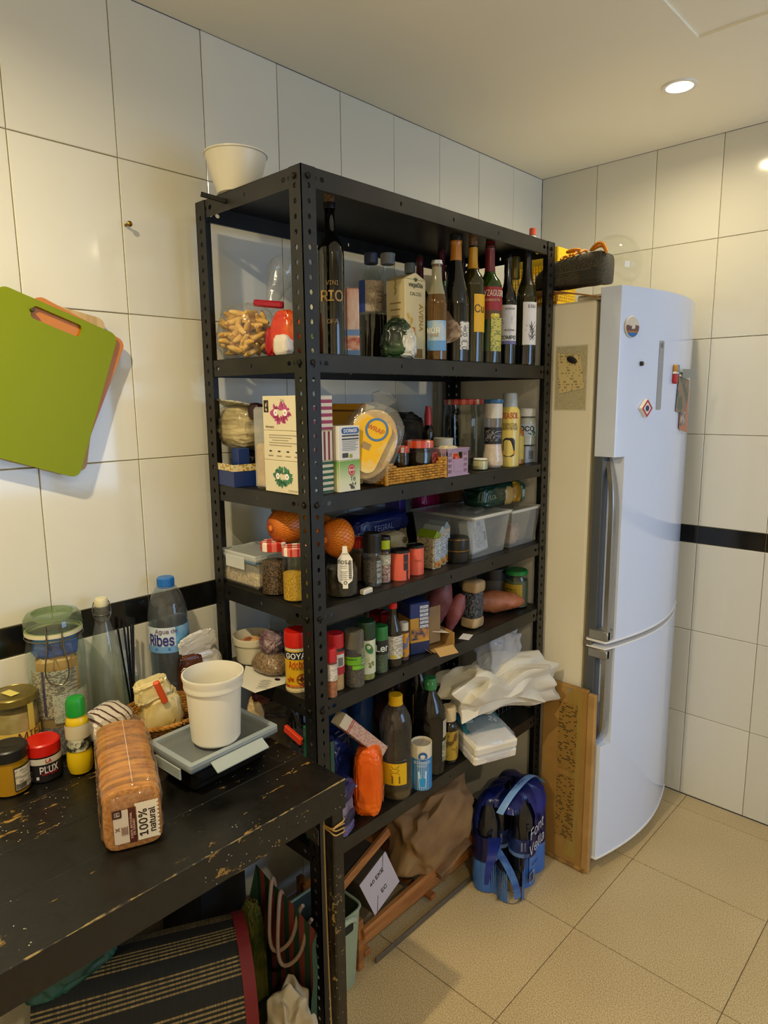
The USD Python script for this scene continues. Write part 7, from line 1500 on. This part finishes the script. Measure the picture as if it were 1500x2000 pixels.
wav = sbox(.006, .016, .040, .084); wav = shapely.union_all([wav] + [Point(.006 + .034 * (k / 7), .084).buffer(.0028) for k in range(8)] + [Point(.0405, .018 + .066 * (k / 9)).buffer(.0026) for k in range(10)])
t.add('label', faceX(prism(wav, .0005), FX + .0003), plain('#d8cbb4', .4), False)
t.add('lettering', mv(faceX(rt(text('100%', .0135, True, width=.050), 'z', 90)), FX + .0008, .016, .048), plain('#2a1a14', .5), False); t.add('lettering', mv(faceX(rt(text('natural', .0105, True, width=.046), 'z', 90)), FX + .0008, .031, .050), plain('#2a1a14', .5), False)
t.add('lettering', mv(faceX(rt(text('100% INTEGRAL', .0036, width=.05), 'z', 90)), FX + .0008, -.0035, .048), plain('#c9a890', .5), False); t.add('lettering', mv(faceX(rt(text('DE GRANO', .0034, width=.03), 'z', 90)), FX + .0008, .001, .044), plain('#c9a890', .5), False)
t.add('stamp', faceX(prism(sbox(-.033, .066, -.018, .081).buffer(-.002).buffer(.002).difference(sbox(-.030, .069, -.021, .0775)), .0005), FX + .0006), plain('#3a1a14', .5), False); t.add('stamp', mv(faceX(text('29', .005, True)), FX + .0008, -.0255, .0735), plain('#3a1a14', .5), False)
t.add('sprig', faceX(prism(shapely.union_all([affinity.translate(affinity.rotate(affinity.scale(Point(0, 0).buffer(.005), 1, .22), a_), -.026, .045) for a_ in (40, -40)]), .0005), FX + .0006), plain('#7a5a44', .5), False)
for k in range(5):
    t.add('text_line', faceX(rect(.0016, .016 - .003 * (k % 2), -.019 + .0022 * k, .04), FX + .0006), plain('#8a6a58', .5), False)
t.add('seam', mv(rbox(.26, .0008, .0008, .0003), 0, .004, .1195), glass('#ffffff', .1, .6), False)
t.add('side_print', mv(rbox(.20, .0006, .06, .0002), -.01, -.0535, .02), stripes([(0, '#2c2420'), (.35, '#b98a5a')], .016, 'x', .4), False)
# wicker bread basket
t = T('bread_basket', 'round low wicker basket behind the bread holding a yellow packet', 'basket', (*(0.1766, -1.8414), ZT), 0, sc=.942)
WK2 = mottled('#8a5a1c', '#b5802c', 60, .6)
a = np.linspace(0, 2 * PI, 120, endpoint=False)
for k in range(9):
    z_ = .004 + .0052 * k; rr = .066 + .0024 * k + .0016 * np.sin(a * 30 + (k % 2) * PI)
    t.add('woven_row', tube(np.stack([rr * np.cos(a), rr * np.sin(a) * 1.12, np.full(120, z_)], 1), .0030, 5, closed=True), WK2)
rim = [(.090 + .003 * np.sin(a * 18 + p_), p_) for p_ in (0, 2.1, 4.2)]
for rr, p_ in rim:
    t.add('braided_rim', tube(np.stack([rr * np.cos(a), rr * np.sin(a) * 1.12, .052 + .003 * np.cos(a * 18 + p_)], 1), .0034, 6, closed=True), WK2)
t.add('base', mv(cyl(.064, 0, .004, 40), 0, 0, 0), WK2)
for k in range(34):
    q = k / 34 * 2 * PI; t.add('stake', tube([(.068 * math.cos(q), .076 * math.sin(q), .004), (.089 * math.cos(q), .100 * math.sin(q), .05)], .0017, 5), WK2)
t = T('snack_packet', 'creased pale yellow packet closed with an orange clip in the wicker basket', 'packet', (*(0.1908, -1.8527), ZT + .006), -20, sc=.942)
pk = bag(.075, .105, .118, 161, 3, .16, .6, .30, 2.0, .04); t.add('packet', pk, mottled('#b99c4c', '#dccb94', 9, .3), 25)
t.add('folded_top', mv(rt(bag(.05, .085, .055, 162, 3, .18, .5, .1), 'x', 14), .004, -.012, .088), mottled('#cdbb80', '#e0d3a8', 12, .3), 25)
t.add('clip', mv(rt(rt(rbox(.012, .014, .062, .003, False), 'x', 18), 'y', 10), .040, -.004, .118), plain('#e0582a', .35), 30, label='orange bag clip')
t = T('cinnamon_sticks', 'bunch of thin black sticks standing against the wall behind the basket', 'sticks', (.036, -1.845, ZT), 0, sc=.942)
for k, (dx, dy, tx) in enumerate(((0, -.012, -.016), (.004, -.004, -.006), (-.002, .003, .002), (.003, .008, .004), (-.003, .013, .010))):
    t.add('stick', tube([(dx, dy * .3, 0), (dx - .004, dy + tx * .6, .235 - .006 * abs(k - 2))], .0026, 6), plain('#0c0b0a', .5))
t.add('glass', cup(.018, .02, .10, .001), CLEAR)
# water bottle
RBP = [(0, .02), (.5, .015), (.7, 0), (.93, .006), (1, .03), (1, .20), (.95, .215), (1, .23), (.97, .30), (1, .36), (1, .44), (.985, .45), (.985, .66), (1, .675), (1, .72), (.94, .78), (.78, .86), (.5, .925), (.36, .945), (.36, .975), (0, .975)]
t = bottle((0.058, -1.7533, 0.0463, 0.3169, -27.7851), ZT, 'water_bottle', 'large clear water bottle with blue cap and Ribes label against the wall', 'bottle', RBP, glass('#dfe8ee', .03, .04, bump=.4, bscale=40)); t.add('water', lathe([(q * t.r * .96, z_ * t.h + .002) for q, z_ in RBP if z_ < .73] + [(t.r * .93, t.h * .735), (0, t.h * .735)]), glass('#b4c2cc', .02, .10, '#77848d')); t.add('cap', cyl(t.r * .42, t.h * .935, t.h, 30), plain('#1f6fc0', .35)); t.add('cap_ring', cyl(t.r * .44, t.h * .925, t.h * .935, 30), plain('#1f6fc0', .35))
for k in range(24):
    t.add('cap_ridge', mv(rt(mv(rbox(.0012, .002, t.h * .05, .0004), t.r * .42, 0, 0), 'z', 15 * k), 0, 0, t.h * .94), plain('#1b63ae', .35), False)
lab(t, .46, .65, '#c3ced6', 95, off=.0012); lab(t, .455, .505, '#6a9ac8', 95, off=.0016); lab(t, .46, .65, None, a0=18, a=92, m=mottled('#3f8ac0', '#8ab8d8', 24, .4), off=.0016); word(t, 'Ribes', .555, .026, '#2a2f78', a=-24, bold=True, off=.0024, width=.062); word(t, 'Agua de', .618, .010, '#6a4a6a', a=-8, off=.0024); lab(t, .475, .515, None, a0=22, a=64, m=printed('#c9bfae', '#6a4a2c', 200, 90, .5), off=.0022); t.add('blue_lines', mv(rt(wrap(rect(.035, .005), t.r + .002), 'z', -20), 0, 0, t.h * .485), plain('#2f6ab0', .4), False)
# chocolate bag
t = T('coffee_bag', 'half open silver and brown bag between the water bottle and the white tub', 'bag', (.100, -1.700, ZT), -8, sc=.942)
m = bag(.055, .105, .152, 165, 4, .09, .55, -.15, 2.2, .03); t.add('bag', m, mottled('#b4b0aa', '#d3d0c8', 9, .25, metal=.3), 40); t.add('brown_front', mv(bag(.03, .062, .128, 166, 4, .08, .5, -.1), .022, -.035, .018), mottled('#2c120a', '#6a3414', 14, .22, .4, .62), 60)
t.add('flap', mv(rt(rt(bag(.012, .10, .06, 167, 4, .25, .6, 0), 'y', 8), 'x', 12), .016, -.004, .138), mottled('#c9c6bf', '#dedbd2', 9, .3), 40)
for k in range(2):
    t.add('silver_line', mv(tube(spline([(0, -.03, 0), (.003, -.012, .006), (.002, .004, -.002), (.004, .02, .006), (0, .03, .002)], 20), .0012, 5), .038, -.035, .108 - .006 * k), plain('#c9c0b4', .3, metal=.6))
# tub with lid box below
t = T('food_container', 'flat glass box with frosted blue grey clip lid under the white tub', 'container', (*(0.3867, -1.8433), ZT), 3, sc=.942)
t.add('glass_box', mv(rbox(.125, .190, .058, .012), 0, 0, 0), glass('#6a6458', .03, .10, '#2a2418'), 30); LIDM = glass('#aeb6b4', .15, .30, '#b3bab8')
t.add('lid', mv(rbox(.155, .222, .010, .006), 0, 0, .058), LIDM, 30); rimp = sbox(-.0715, -.105, .0715, .105).buffer(.006, quad_segs=5)
t.add('lid_rim', mv(prism(rimp.difference(rimp.buffer(-.012)), .007), 0, 0, .068), glass('#c9d3d6', .15, .55, '#b9c4c8'), 30)
t.add('clip', mv(rt(rbox(.028, .13, .004, .002), 'y', 32), .088, .0, .056), glass('#c9d3d3', .15, .55, '#c3cdca'), 30); t.add('clip', mv(rbox(.09, .004, .024, .0015), 0, -.1125, .036), glass('#c9d3d3', .15, .55, '#c3cdca'), 30); t.add('seal', tube([(a_ * .07, b_ * .103, .057) for a_, b_ in ((-1, -1), (1, -1), (1, 1), (-1, 1))], .003, 6, closed=True), plain('#3a5a78', .5))
x, y, r, h, fa = (0.405, -1.8503, 0.0527, 0.1372, -31.1892)
t = T('white_tub', 'empty white plastic tub standing on the clip lid container', 'tub', (x, y, ZT + .0711), 0)
t.add('tub', lathe([(0, .002), (r * .82, 0), (r * .90, .006), (r * 1.0, h * .80), (r * 1.07, h * .805), (r * 1.085, h * .83), (r * 1.075, h * .86), (r * 1.08, h * .90), (r * 1.13, h * .97), (r * 1.12, h), (r * 1.07, h), (r * 1.03, h * .88), (r * .98, h * .80), (r * .87, .008), (0, .004)], 60), plain('#d8d3c4', .35, sss=.1))
